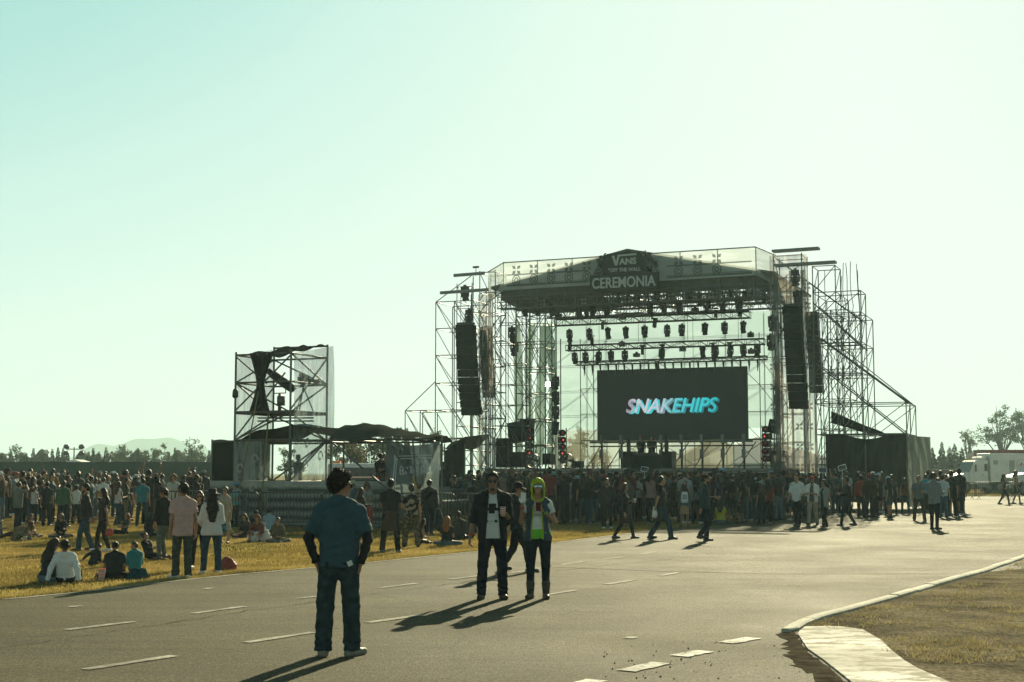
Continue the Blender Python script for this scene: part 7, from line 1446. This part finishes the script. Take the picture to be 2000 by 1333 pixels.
# standing around the mixing platform and behind the couple
STANDERS = [(438, 1062, 950, -15, dict(sex='f', legs=STAND, arms=(HANG, CROSS), top='dress', short=.55, bottom=None, hair='pony', glasses=True), dict(top=(.34, .31, .24), shoes=BL), 'person in sunglasses and a long pale dress standing left of the barriers'),
      (459, 1030, 943, -50, dict(legs=REST, arms=(HOLDF, CROSS), top='tee', bottom='jeans', hat='cap', fat=1.25), dict(top=TEAL, shirt_mat=TEALSTR, bottom=BL, hat=(.05, .28, .42)), 'stout person in a blue cap and striped teal tee leaning on the barrier'),
      (425, 1018, 945, 30, dict(legs=STAND, arms=(HANG, HANG), top='tee', bottom='jeans'), dict(top=BRN, bottom=BL, hair=HAIRC['brown']), 'person with cropped hair behind the black hat, near the tower corner'),
      (762, 1080, 935, 178, dict(legs=WIDE, arms=(HOLDF, HOLDF), top='tee', bottom='jeans', tied=1, hem=-.06, fat=1.06), dict(top=BL, bottom=BL, tied=(.055, .035, .028), shoes=(.1, .1, .1)), 'person in a black tee with a brown jacket tied round the waist'),
      (803, 1069, 945, 188, dict(legs=WIDE, arms=(HOLDF, HANG), top='tee', bottom='wide', hair='curly', glasses=None), dict(top=(.2, .2, .16), shirt_mat=SPLAT, bottom=(.1, .1, .07), trousers_mat=CAMO, hair=(.03, .018, .01)), 'curly-haired person in camouflage trousers and a bleached black tee'),
      (838, 1044, 937, 172, dict(legs=WALKS, arms=(((.25, .2, -1), (.2, .3, -1)), HANG), top='jacket', bottom='jeans', hair='short'), dict(top=(.012, .014, .016), bottom=NAVY), 'person all in black carrying a jacket in front of the lettered banner'),
      (818, 1036, 944, 185, dict(legs=STAND, arms=(HANG, HANG), top='tee', bottom='jeans', hat='brim'), dict(top=(.42, .30, .32), bottom=BL, hat=(.11, .06, .035)), 'person in a brown hat and pale pink top by the lettered banner'),
      (716, 1040, 940, 10, dict(sex='f', legs=STAND, arms=(CROSS, HOLDF), top='tank', bottom='jeans', hair='long', glasses=True), dict(top=(.18, .20, .18), bottom=RED, hair=HAIRC['brown']), 'person in sunglasses and a sleeveless grey top facing us, right of the blue tee'),
      (704, 1050, 952, 120, dict(sex='f', legs=STAND, arms=(HOLDF, HOLDF), top='long', bottom='slim', hair='long'), dict(top=BL, bottom=BL, hair=HAIRC['brown']), 'brown-haired person in profile beside the sleeveless grey top'),
      (688, 1036, 938, 150, dict(legs=STAND, arms=(HANG, HANG), top='tee', bottom='jeans', hat='brim'), dict(top=(.05, .09, .11), bottom=BL, hat=(.42, .36, .24)), 'person in a straw hat behind the shoulder of the blue tee'),
      (595, 1030, 948, 160, dict(legs=STAND, arms=(HANG, HANG), top='jacket', bottom='jeans'), dict(top=BL, bottom=BL), 'person in black half hidden by the left sleeve of the blue tee'),
      (925, 1030, 936, 170, dict(legs=STAND, arms=(CUP, HOLDF), top='tee', bottom='jeans', hair='short'), dict(top=BL, bottom=JEANL), 'person in a black tee and light jeans drinking, left of the open black shirt'),
      (1186, 1033, 934, 0, dict(legs=STAND, arms=(POCK, HANG), top='jacket', bottom='jeans', beard=1), dict(top=BL, bottom=BL, shoes=WHT), 'bearded person in a black track jacket facing us at the crowd edge'),
      (1220, 1053, 943, 80, dict(sex='f', legs=WALK, arms=(CUP, HANG), top='long', bottom='slim', hair='long', hlen=.30, glasses=True, tied=1, strands=150), dict(top=BL, bottom=BL, tied=(.06, .03, .022), hair=(.06, .028, .014)), 'long-haired person in black walking right with a white cup, first of three walkers'),
      (1292, 1054, 930, 84, dict(legs=WALK[::-1], arms=(HANG, BACKP), top='tee', bottom='jeans', hair='short', tied=1, hem=-.04), dict(top=BL, bottom=JEAN, tied=(.035, .035, .03)), 'person in a black tee walking right, second of three walkers'),
      (1378, 1058, 926, 86, dict(legs=(((.03, .12, -1), (.02, -.05, -1)), ((.03, .22, -1), (.02, -.75, -1))), arms=(HOLDF, SWB), top='jacket', bottom='jeans', hat='cap', beard=1), dict(top=(.02, .04, .05), bottom=NAVY, hat=BL), 'person in a flat cap and denim jacket walking right, third of three walkers'),
      (1337, 1031, 943, 178, dict(sex='f', legs=STAND, arms=(HANG, HANG), top='long', bottom='skirt', hair='long', hlen=.22), dict(top=(.05, .08, .09), bottom=(.33, .21, .12)), 'person in a tan skirt with a white drawstring backpack at the crowd edge'),
      (1558, 1029, 925, -35, dict(legs=WALKS, arms=(SWB, SWF), top='tee', sleeve=.95, bottom='jeans', hair='short'), dict(top=WHT, bottom=BL, hair=(.05, .03, .015)), 'person in a white shirt with a crossed bag strap walking left at the crowd edge'),
      (1588, 1026, 930, -25, dict(legs=WALKS[::-1], arms=(HOLDF, HOLDF), top='jacket', sleeve=1.4, open=.09, under='tee', bottom='jeans', beard=1, glasses=True, hat='capback'), dict(top=WHT, under=(.08, .09, .09), bottom=(.28, .26, .20), hat=RED), 'bearded person in pale trousers and red cap beside the white shirt'),
      (1611, 1030, 937, -60, dict(sex='f', legs=WALKS, arms=(SWB, HANG), top='jacket', sleeve=.5, open=.08, under='tee', bottom='jeans', hair='bob', glasses=True, hem=-.22), dict(top=(.25, .27, .25), under=BL, bottom=BL), 'person in sunglasses and a draped grey waistcoat walking left'),
      (1655, 1028, 930, -82, dict(legs=WALK, arms=(HOLDF, SWB), top='long', bottom='slim', hair='short'), dict(top=BL, bottom=BL), 'person in black walking left in long strides at the crowd edge'),
      (1683, 1009, 928, 180, dict(legs=STAND, arms=(HANG, HANG), top='hoodie', bottom='jeans'), dict(top=(.24, .035, .03), bottom=BL), 'person in a red hooded jacket with back turned, right end of the crowd'),
      (1701, 1007, 930, 170, dict(legs=WIDE, arms=(HOLDF, HANG), top='jacket', bottom='jeans'), dict(top=(.05, .06, .06), bottom=(.07, .14, .19)), 'person in light blue jeans with a black backpack next to the red jacket'),
      (1717, 1001, 934, 150, dict(sex='f', legs=STAND, arms=(HOLDF, HOLDF), top='long', bottom='jeans', hat='cap', hair='long'), dict(top=(.10, .13, .14), bottom=(.13, .15, .15), hat=(.6, .64, .66)), 'person in a pale blue-white cap next to the black backpack'),
      (1743, 1005, 927, 175, dict(legs=WIDE, arms=(HANG, HANG), top='tee', bottom='slim', hair='short'), dict(top=BL, bottom=BL, hair=HAIRC['brown']), 'person in a black tee with a shoulder bag standing apart in the yard'),
      (1768, 1004, 933, 165, dict(sex='f', legs=REST, arms=(HANG, HANG), top='tank', bottom='slim', hair='long', hlen=.42), dict(top=(.12, .06, .04), bottom=(.03, .05, .07), hair=(.05, .025, .012)), 'person with long brown hair standing beside the black tee in the yard'),
      (1796, 1018, 929, -10, dict(legs=WIDE, arms=(HOLDF, HANG), top='tee', bottom='jeans', fat=1.12), dict(top=GREYT, shirt_mat=GREYSTR, bottom=(.035, .03, .025)), 'person in a grey striped tee facing us in the yard'),
      (1826, 1035, 922, 128, dict(legs=(((.03, .03, -1), (.02, -.02, -1)), ((.03, -.02, -1), (.02, -.08, -1))), arms=(((.2, .45, -1), (-.15, .95, .1)), HOLDF), top='long', bottom='slim', hair='short', hem=-.16, strands=120), dict(top=(.19, .21, .21), bottom=BL), 'person in a grey shirt and black trousers, nearest in the right-hand yard'),
      (1843, 1012, 927, 165, dict(legs=STAND, arms=(HANG, HANG), top='tee', bottom='jeans'), dict(top=(.45, .48, .50), bottom=(.06, .10, .14)), 'person in a white tee and blue jeans behind the grey shirt'),
      (1862, 1008, 931, 200, dict(sex='f', legs=STAND, arms=(PHONE, HANG), top='tank', hem=.1, bottom='shorts', short=.35, hair='pony'), dict(top=BL, bottom=(.03, .045, .06), skin=SKINS[0]), 'person in a black crop top and denim shorts with a hand raised to the eyes'),
      (1878, 1003, 926, 185, dict(legs=STAND, arms=(HANG, HANG), top='tee', bottom='shorts', hair='short', fat=1.08), dict(top=BL, bottom=BL, skin=SKINS[3]), 'person in black tee and shorts, rightmost of the yard group'),
      (1810, 1000, 926, 150, dict(legs=STAND, arms=(HANG, HANG), top='jacket', bottom='jeans'), dict(top=(.05, .25, .32), bottom=BL), 'person with a bright cyan jacket over the shoulder in the yard group'),
      (1815, 996, 919, 180, dict(legs=STAND, arms=(HANG, HANG), top='tee', bottom='jeans'), dict(top=(.08, .08, .08), bottom=BL), 'tall person in dark grey at the back of the yard group'),
      (1962, 986, 926, 75, dict(sex='f', legs=WALK, arms=(HOLDF, SWB), top='tank', bottom='slim', hair='long'), dict(top=BL, bottom=BL), 'person in black walking right past the barriers of the truck yard'),
      (1986, 985, 919, 70, dict(legs=WALKS, arms=(CUP, HANG), top=None, bottom='shorts', hair='long', hlen=.2), dict(bottom=BL, skin=(.30, .16, .09), hair=(.12, .07, .04)), 'shirtless person in black shorts walking at the right picture edge'),
      (337, 1018, 924, 10, dict(legs=STAND, arms=(HANG, HANG), top='tee', bottom='jeans', hair='afro', strands=300), dict(top=(.5, .52, .5), bottom=JEAN, hair=(.16, .075, .025)), 'person with a big frizzy ginger afro facing us in the left crowd'),
      (277, 1028, 934, 178, dict(legs=WIDE, arms=(HANG, HANG), top='tee', bottom='jeans', hair='buzz', fat=1.06), dict(top=(.025, .17, .20), bottom=(.03, .05, .055)), 'person in a teal tee, back turned, front of the left crowd'),
      (122, 1030, 938, 170, dict(legs=WIDE, arms=(HANG, HANG), top='hoodie', bottom='jeans', hair='curly', fat=1.1), dict(top=(.035, .10, .055), bottom=BL, hair=HAIRC['brown']), 'broad person in a green sweater, back turned, front of the left crowd'),
      (90, 1028, 940, 176, dict(legs=STAND, arms=(HANG, HANG), top='tee', bottom='jeans', hair='short'), dict(top=BL, bottom=BL), 'person in a plain black tee left of the green sweater'),
      (34, 1032, 941, 140, dict(legs=STAND, arms=(SHADE, SHADE), top='tee', bottom='jeans', hair='short', loose=.02, hem=-.18), dict(top=(.13, .14, .13), bottom=NAVY), 'person in a loose grey tee shading the eyes with a raised arm'),
      (66, 1022, 947, 150, dict(sex='f', legs=STAND, arms=(HANG, HOLDF), top='tank', bottom='slim', hair='bob'), dict(top=WHT, bottom=BL, hair=(.05, .025, .012)), 'person in a white sleeveless top between the grey and black tees'),
      (148, 1024, 946, 200, dict(sex='f', legs=STAND, arms=(PHONE, HANG), top='tank', bottom='wide', hat='cap', hair='pony'), dict(top=WHT, bottom=BL, hat=(.30, .36, .33)), 'person in a pale grey cap and white top right of the green sweater'),
      (230, 1026, 940, 140, dict(sex='f', legs=WALKS, arms=(HANG, HOLDF), top='tank', bottom='jeans', hair='long'), dict(top=(.5, .48, .45), bottom=JEAN, hair=(.05, .025, .012)), 'long-haired person in a white top and rolled jeans left of the teal tee'),
      (250, 1016, 938, 160, dict(legs=WALKS, arms=(HOLDF, HANG), top='tee', bottom='jeans'), dict(top=BL, bottom=(.22, .2, .16)), 'person in beige trousers with a dark backpack left of the teal tee'),
      (200, 1014, 932, 165, dict(legs=STAND, arms=(HANG, HANG), top='tee', bottom='jeans', fat=1.1), dict(top=(.6, .62, .62), bottom=NAVY), 'person in a bright white tee behind the long-haired walker')]
STP = {}
for px, fy, hy, rz, sp, cl, lb in STANDERS:
    sp = dict(sp); sp.setdefault('h', H3); sp['seed'] = int(px) + 200; cl = dict(cl); cl.setdefault('skin', random.choice(SKINS)); STP[px] = person(px, fy, hy, rz, sp, cl, lb)
def backpack(P_, label, col, m=CLOTH, sx=1.0, sz=1.0):
    o, J, M = P_; f = Field((-.25, -.05, .7), (.25, .40, 1.6), .013); tp = J['tp']; a, b_ = tp(0, .175, .12), tp(0, .18, .42); f.cone(np.array(a) - V3(.06 * sx, 0, 0), np.array(b_) - V3(.05 * sx, 0, 0), .09, .08, .03); f.cone(np.array(a) + V3(.06 * sx, 0, 0), np.array(b_) + V3(.05 * sx, 0, 0), .09, .08, .03); f.wrinkle(.004, 25, 3)
    me = f.mesh('backpack', m); b = MB()
    for s in (-1, 1): b.tube([tp(s * .09, .14, .48), tp(s * .10, .02, .575), tp(s * .11, -.12, .46), tp(s * .13, -.07, .25), tp(s * .12, .10, .12)], .014, 6)
    c = bpy.data.objects.new('backpack', me); LINK(c); c.matrix_world = M; c.color = (*col, 1); tag(c, label, 'backpack'); q = b.mesh('strap'); q.materials.append(m); mk('strap', q, c, col); return c
bp = backpack(STP[1337], 'white drawstring backpack with dark lettering worn above the tan skirt', (.6, .62, .62))
me = text_mesh('KEEP\nTHE\nFULL', .075, ext=0); cc = [(-v.co.x, .285, 1.22 + v.co.y) for v in me.vertices]
b = MB(); 
for k in range(3):
    for q in range(5): b.quad(*[(x, .284, zz) for x, zz in ((-.09 + q * .037, 1.30 - k * .06), (-.065 + q * .037, 1.30 - k * .06), (-.065 + q * .037, 1.335 - k * .06), (-.09 + q * .037, 1.335 - k * .06))])
q = b.mesh('print'); q.materials.append(INK); mk('print', q, bp)
backpack(STP[1701], 'black backpack worn by the person in light blue jeans', BL); backpack(STP[250], 'dark backpack worn by the person in beige trousers', BL)
cup(STP[1220], 1, 'white paper cup held by the first of the three walkers', WHITEP)
cup(STP[925], 1, 'white cup with red print lifted by the drinker left of the couple', CUPM)
def hung_bag(P_, s, label, w, h, m, color=None, cross=False):
    o, J, M = P_; b = MB(); c = J['hip', s] + Vector((s * .16, .0, .0)); b.box(c, (w * .45, w, h)); b.tube([c + Vector((0, w * .4, h / 2)), J['sh', s if not cross else -s] + Vector((0, .09, .05)), J['sh', s if not cross else -s] + Vector((0, -.09, .03)), c + Vector((0, -w * .4, h / 2))], .01, 6); q = loose('shoulder_bag', label, 'bag', b, m, M, color=color); q.modifiers.new('bevel', 'BEVEL').width = .02
hung_bag(STP[1558], 1, 'brown shoulder bag worn crosswise over the white shirt', .26, .24, CLOTH, BRN, True); hung_bag(STP[1743], 1, 'small dark shoulder bag on the back of the black tee in the yard', .2, .2, CLOTH, BL, True)
b = MB(); q = at(1282, 1000, STP[1292][0].location.y); b.lathe((q.x - .05, q.y - .1, q.z - .16), [(.02, 0), (.075, .03), (.085, .12), (.05, .22), (.015, .3)], 9); b.v = [(x + random.gauss(0, .008), y, zz) for x, y, zz in b.v]; loose('plastic_bag', 'white plastic bag carried behind the back of the second walker', 'bag', b, WHITEP)
b = MB(); q = at(858, 1005, STP[838][0].location.y); f = Field((q.x - .3, q.y - .3, q.z - .6), (q.x + .3, q.y + .3, q.z + .3), .015); f.cone((q.x - .02, q.y, q.z + .14), (q.x + .02, q.y, q.z - .32), .05, .16, .05); f.wrinkle(.01, 22, 9); o = mk('jacket', f.mesh('jacket', CLOTH), None, BL); tag(o, 'black jacket dangling from the hand of the person in black by the banner', 'jacket')
# crew: two at the DJ table, four on the mixing platform, a guard by the banner
for i, x in enumerate(DJ_SPOTS):
    person(0, 0, 0, 0 if i else 8, dict(h=.018, legs=STAND, arms=(HOLDF, HOLDF), top='tee', bottom='jeans', seed=60 + i, hat='cap' if i == 0 else None), dict(top=BL, bottom=BL, hat=(.25, .04, .06)), ['person in a reddish cap playing behind the DJ table', 'bare-headed person in black playing behind the DJ table'][i], pos=S(x, 4.3, STAGE_Z), ht=1.78)
for i, (lx, ly, rz, hh, lb) in enumerate([(4.6, 1.7, 10, 1.74, 'crew member in black standing at the mixing console, middle'), (5.05, 1.9, -30, 1.72, 'crew member in black standing at the right end of the mixing console'), (4.15, 2.2, 160, 1.76, 'crew member with back turned on the mixing platform above the blue tee'), (1.4, 1.6, 150, 1.72, 'crew member in a wide hat in the shade under the camera tower')]):
    person(0, 0, 0, rz, dict(h=.018, legs=STAND, arms=(HOLDF, HOLDF), top='tee', bottom='jeans', seed=70 + i, hat='brim' if i == 3 else None), dict(top=BL, bottom=BL, hat=(.12, .07, .04)), lb, pos=T(lx, ly, .86 if i < 3 else .86), ht=hh * .84)
person(0, 0, 0, 190, dict(h=.018, legs=STAND, arms=(CROSS, CROSS), top='tee', bottom='jeans', seed=80), dict(top=BL, bottom=BL), 'guard in black with pale lettering on the back standing right of the lettered banner', pos=at(866, 1000, 51) * 1.0 - Vector((0, 0, at(866, 1000, 51).z - .25)), ht=1.85)
# placards held up over the crowd
for i, (px, py, Y, rot) in enumerate(((1259, 917, 58, .15), (1607, 919, 52, 0.0), (1645, 914, 52, -.3))):
    q = at(px, py, Y); M = Matrix.Translation(q) @ Matrix.Rotation(rot, 4, 'Y'); t = thing('placard', ['small framed picture placard held above the crowd in front of the DJ table, tilted left', 'upright framed picture placard held above the crowd right of the stage', 'tilted framed picture placard held above the crowd by the black cloth wall'][i], 'placard', q, 0, 'picture placards held above the crowd')
    b = MB(); b.box((0, 0, 0), (.30, .015, .20)); b.v = [tuple(M @ Vector(x)) for x in b.v]; b.build('board', WHITEP, t); b = MB(); b.box((0, -.0105, 0), (.26, .004, .16)); b.v = [tuple(M @ Vector(x)) for x in b.v]; b.build('picture', cloth_pattern('dark_picture_%d' % i, 'camo', (.10, .12, .16), (.02, .025, .04), 9), t); rod(t, 'stick', q - SZ * .1, q - SZ * .75, .01, WHITEP)
# ---------------------------------------------------------------- the crowd
POOL = []
def pv(**k): POOL.append(dict(h=.021, **k))
for i, (sx_, tp_, bt, hr, ar, lg) in enumerate([('m', 'tee', 'jeans', 'short', (HANG, HANG), STAND), ('m', 'tee', 'jeans', 'short', (HOLDF, HANG), REST), ('m', 'jacket', 'jeans', 'short', (POCK, POCK), STAND), ('m', 'hoodie', 'jeans', 'short', (HANG, HANG), WIDE), ('m', 'long', 'slim', 'curly', (CROSS, CROSS), STAND), ('m', 'tee', 'shorts', 'short', (HANG, HOLDF), STAND), ('m', 'tee', 'jeans', 'buzz', (CUP, HANG), REST[::-1]), ('m', 'jacket', 'jeans', 'curly', (HANG, CUP), STAND), ('m', 'tee', 'jeans', 'short', (PHONE, HANG), STAND), ('m', 'tee', 'wide', 'bun', (HANG, HANG), WIDE),
      ('f', 'tee', 'slim', 'long', (HANG, HANG), STAND), ('f', 'tank', 'jeans', 'long', (HOLDF, HANG), REST), ('f', 'jacket', 'slim', 'long', (CROSS, CROSS), STAND), ('f', 'long', 'slim', 'pony', (HANG, CUP), STAND), ('f', 'tee', 'shorts', 'long', (HANG, HANG), STAND), ('f', 'tank', 'slim', 'bob', (PHONE, HANG), REST), ('f', 'hoodie', 'slim', 'bun', (HANG, HANG), STAND), ('f', 'dress', None, 'long', (HANG, HOLDF), STAND)]):
    pv(sex=sx_, top=tp_, bottom=bt, hair=hr, arms=ar, legs=lg, seed=500 + i)
    if i in (0, 8, 10): pv(sex=sx_, top=tp_, bottom=bt, hair=hr, arms=(UP, HANG) if i else (UP, UP), legs=lg, seed=800 + i)
    if i % 2 == 0 and hr in ('short', 'long'): pv(sex=sx_, top=tp_, bottom=bt, hair=hr, arms=ar, legs=lg, seed=600 + i, hat=('cap', 'capback', 'brim', 'beanie')[(i // 2) % 4])
    if i % 3 == 1: pv(sex=sx_, top=tp_, bottom=bt, hair=hr, arms=ar, legs=lg, seed=700 + i, glasses=True, head=(random.choice((-50, 50)), 0, 0))
TOPS = [('black', BL, 9), ('charcoal', (.03, .032, .035), 5), ('navy', NAVY, 4), ('grey', (.12, .13, .13), 3), ('white', WHT, 2.4), ('olive', (.06, .065, .035), 2), ('teal', (.02, .13, .15), 1), ('maroon', (.09, .02, .02), 2), ('red', RED, 1), ('blue', (.03, .07, .14), 2), ('beige', (.30, .25, .18), 1), ('pale blue', (.28, .36, .40), 1), ('brown', BRN, 2), ('pink', PINK, 1), ('mustard', (.32, .2, .03), .5), ('green', GRN, 1)]
BOTS = [('black', BL, 8), ('dark blue', JEAN, 6), ('navy', NAVY, 4), ('light blue', JEANL, 2), ('khaki', (.14, .12, .08), 1), ('grey', (.07, .075, .075), 2)]
HATS = [('white', (.6, .62, .62)), ('black', BL), ('pale blue', (.25, .42, .5)), ('red', RED), ('grey', (.2, .21, .2)), ('straw', (.4, .33, .2))]
crng = random.Random(42)
pick = lambda L_: crng.choices(L_, [x[2] for x in L_])[0]
TOPN = dict(tee='tee', jacket='jacket', hoodie='hooded top', long='long-sleeved top', tank='sleeveless top', dress='dress')
taken = [(o.location.x, o.location.y) for o, _, _ in PEOPLE]
def free(x, y, r):
    for a, b_ in taken:
        if (a - x) ** 2 + (b_ - y) ** 2 < r * r: return False
    return True
def blocked(x, y):
    q = Vector((x, y, 0)) - FT.o; lx, ly = q.dot(FT.x), q.dot(FT.y)
    if -1.4 < lx < XS_[5] + .4 and -1.5 < ly < 3.9: return True
    q = Vector((x, y, 0)) - Vector((O_.x, O_.y, 0)); lx, ly = q.dot(SX), q.dot(SY)
    return (-9.6 < lx < 9.4 and ly > -1.6) or (lx <= -9.6 and ly > -2.4) or (lx >= 9.2 and ly > -1.0)
def crowd(n_, zone, gx, gy, rad, group, where, hrange=(1.52, 1.9), face=None, lit=1.0):
    got = []; tries = 0
    while len(got) < n_ and tries < 40000:
        tries += 1; y = gy(crng.random()); px = gx(crng.random(), y); x = (px - 1000) / F * y
        if blocked(x, y) or not free(x, y, rad) or not zone(px, y): continue
        taken.append((x, y)); got.append((px, x, y))
    got.sort()
    for i, (px, x, y) in enumerate(got):
        sp = crng.choice(POOL); tn, tc_, _ = pick(TOPS); bn_, bc_, _ = pick(BOTS); hn, hc = crng.choice(HATS); fa = math.degrees(math.atan2(O_.x - x, O_.y - y)); rz = 180 - fa + crng.gauss(0, 32)
        if crng.random() < .10: rz += crng.choice((90, -90, 180))
        hcol = crng.choices(['black', 'brown', 'reddish', 'fair'], [7, 4, .5, .6])[0]; hat = sp.get('hat'); fem = sp['sex'] == 'f'
        bw = {'shorts': 'shorts', 'jeans': 'jeans', 'slim': 'slim trousers', 'wide': 'wide trousers', None: ''}[sp['bottom']]
        rank = '%d%s from left' % (i + 1, {1: 'st', 2: 'nd', 3: 'rd'}.get((i + 1) % 10 if (i + 1) % 100 not in (11, 12, 13) else 0, 'th'))
        hd_ = {'cap': hn + ' cap', 'capback': hn + ' cap', 'brim': hn + ' hat', 'beanie': hn + ' beanie'}.get(hat) or (hcol + ' hair')
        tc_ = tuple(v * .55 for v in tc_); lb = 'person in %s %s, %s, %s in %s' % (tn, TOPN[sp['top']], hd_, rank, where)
        h_ = crng.uniform(*hrange) - (.10 if fem else 0)
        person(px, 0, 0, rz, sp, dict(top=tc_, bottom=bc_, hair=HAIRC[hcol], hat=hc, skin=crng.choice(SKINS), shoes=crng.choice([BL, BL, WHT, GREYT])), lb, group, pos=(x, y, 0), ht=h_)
        po = PEOPLE[-1][0]; po.rotation_euler[0] = crng.gauss(0, .022); po.rotation_euler[1] = crng.gauss(0, .03); w_ = crng.uniform(.92, 1.12); po.scale[0] *= w_; po.scale[1] *= w_
    return got
TPX = lambda y: 1000 + F * -8.9 / max(y, 1)
crowd(82, lambda px, y: (px < 402 if y < 60 else px < 412), lambda u, y: -40 + 460 * u, lambda u: 47.5 + 34 * u ** 1.1, .55, 'people standing in the left crowd', 'the left crowd')
front = lambda px: 47.3 if px < 1500 else 50.5 + (px - 1500) * .012
crowd(96, lambda px, y: front(px) < y < front(px) + 7.5 and (px > 985 or y > 51), lambda u, y: 935 + 660 * u, lambda u: 47 + 10 * u, .50, 'people in the dense crowd before the stage', 'stage crowd')
crowd(17, lambda px, y: 53 < y < 64, lambda u, y: 868 + 80 * u, lambda u: 53 + 11 * u, .5, 'people between the banner and the stage', 'banner gap')
crowd(20, lambda px, y: 53.5 < y < 66, lambda u, y: 1590 + 145 * u, lambda u: 53.5 + 12 * u, .6, 'people at the right end of the crowd', 'right crowd end')
crowd(5, lambda px, y: True, lambda u, y: 1800 + 80 * u, lambda u: 54 + 8 * u, .6, 'people at the back of the yard group', 'the yard group')
# the packed rows behind them read as one mass: one object
CM = {}
def cmat(c): 
    k = tuple(round(v, 3) for v in c)
    if k not in CM: CM[k] = mat('crowd_tone_%d' % len(CM), c, .85)
    return CM[k]
LOW = [figure(dict(h=.032, **{k: v for k, v in sp.items() if k not in ('h', 'glasses')}))[0] for sp in POOL[:14]]
AV, AF, AM, slots = [], [], [], []; nb = 0; cnt = 0; tries = 0
LD = []
for ms in LOW:
    d = []
    for k in ('body', 'shirt', 'trousers', 'shorts', 'hair', 'hat', 'dress'):
        me = ms.get(k)
        if me is None or not len(me.polygons): continue
        v = np.empty(len(me.vertices) * 3); me.vertices.foreach_get('co', v); d.append((k, v.reshape(-1, 3), [tuple(p.vertices) for p in me.polygons]))
    LD.append(d)
while cnt < 210 and tries < 30000:
    tries += 1; y = crng.uniform(54, 69); px = crng.uniform(905, 1600) if cnt < 185 else crng.uniform(0, 410); x = (px - 1000) / F * y
    if cnt >= 185: y = crng.uniform(78, 90); x = (px - 1000) / F * y
    elif y < front(px) + 7.3 or (px < 950 and y < 64): continue
    if blocked(x, y) or not free(x, y, .46): continue
    taken.append((x, y)); cnt += 1; d = crng.choice(LD); s = crng.uniform(1.5, 1.8) / 1.785; a = math.pi - math.atan2(O_.x - x, O_.y - y) + crng.gauss(0, .5); ca, sa_ = math.cos(a) * s, math.sin(a) * s
    cl = dict(body=crng.choice(SKINS), shirt=pick(TOPS)[1], trousers=BL, shorts=BL, hair=crng.choice((HAIRC['black'], HAIRC['brown'])), hat=crng.choice(HATS)[1]); cl['dress'] = cl['shirt']
    for k, v, f_ in d:
        w = np.stack([v[:, 0] * ca - v[:, 1] * sa_ + x, v[:, 0] * sa_ + v[:, 1] * ca + y, v[:, 2] * s], 1); m_ = cmat(cl[k])
        if m_ not in slots: slots.append(m_)
        AV.append(w); AF += [tuple(i + nb for i in p) for p in f_]; AM += [slots.index(m_)] * len(f_); nb += len(v)
me = bpy.data.meshes.new('crowd'); me.from_pydata(np.concatenate(AV).tolist(), [], AF)
for m_ in slots: me.materials.append(m_)
me.polygons.foreach_set('material_index', AM); me.polygons.foreach_set('use_smooth', [True] * len(AF)); me.update(); tag(mk('crowd', me), kind='stuff')
# ================================================================ dusty air
hz = bpy.data.materials.new('dusty_air'); hz.use_nodes = True; n = hz.node_tree.nodes; n.clear(); out = n.new('ShaderNodeOutputMaterial'); v = n.new('ShaderNodeVolumePrincipled')
v.inputs['Color'].default_value = (.70, .98, .98, 1); v.inputs['Density'].default_value = HAZE; v.inputs['Anisotropy'].default_value = .15
hz.node_tree.links.new(v.outputs[0], out.inputs['Volume'])
b = MB(); b.box((0, 1440, 37), (4200, 3080, 80)); o = b.build('haze', hz); tag(o, kind='stuff'); o.visible_shadow = True
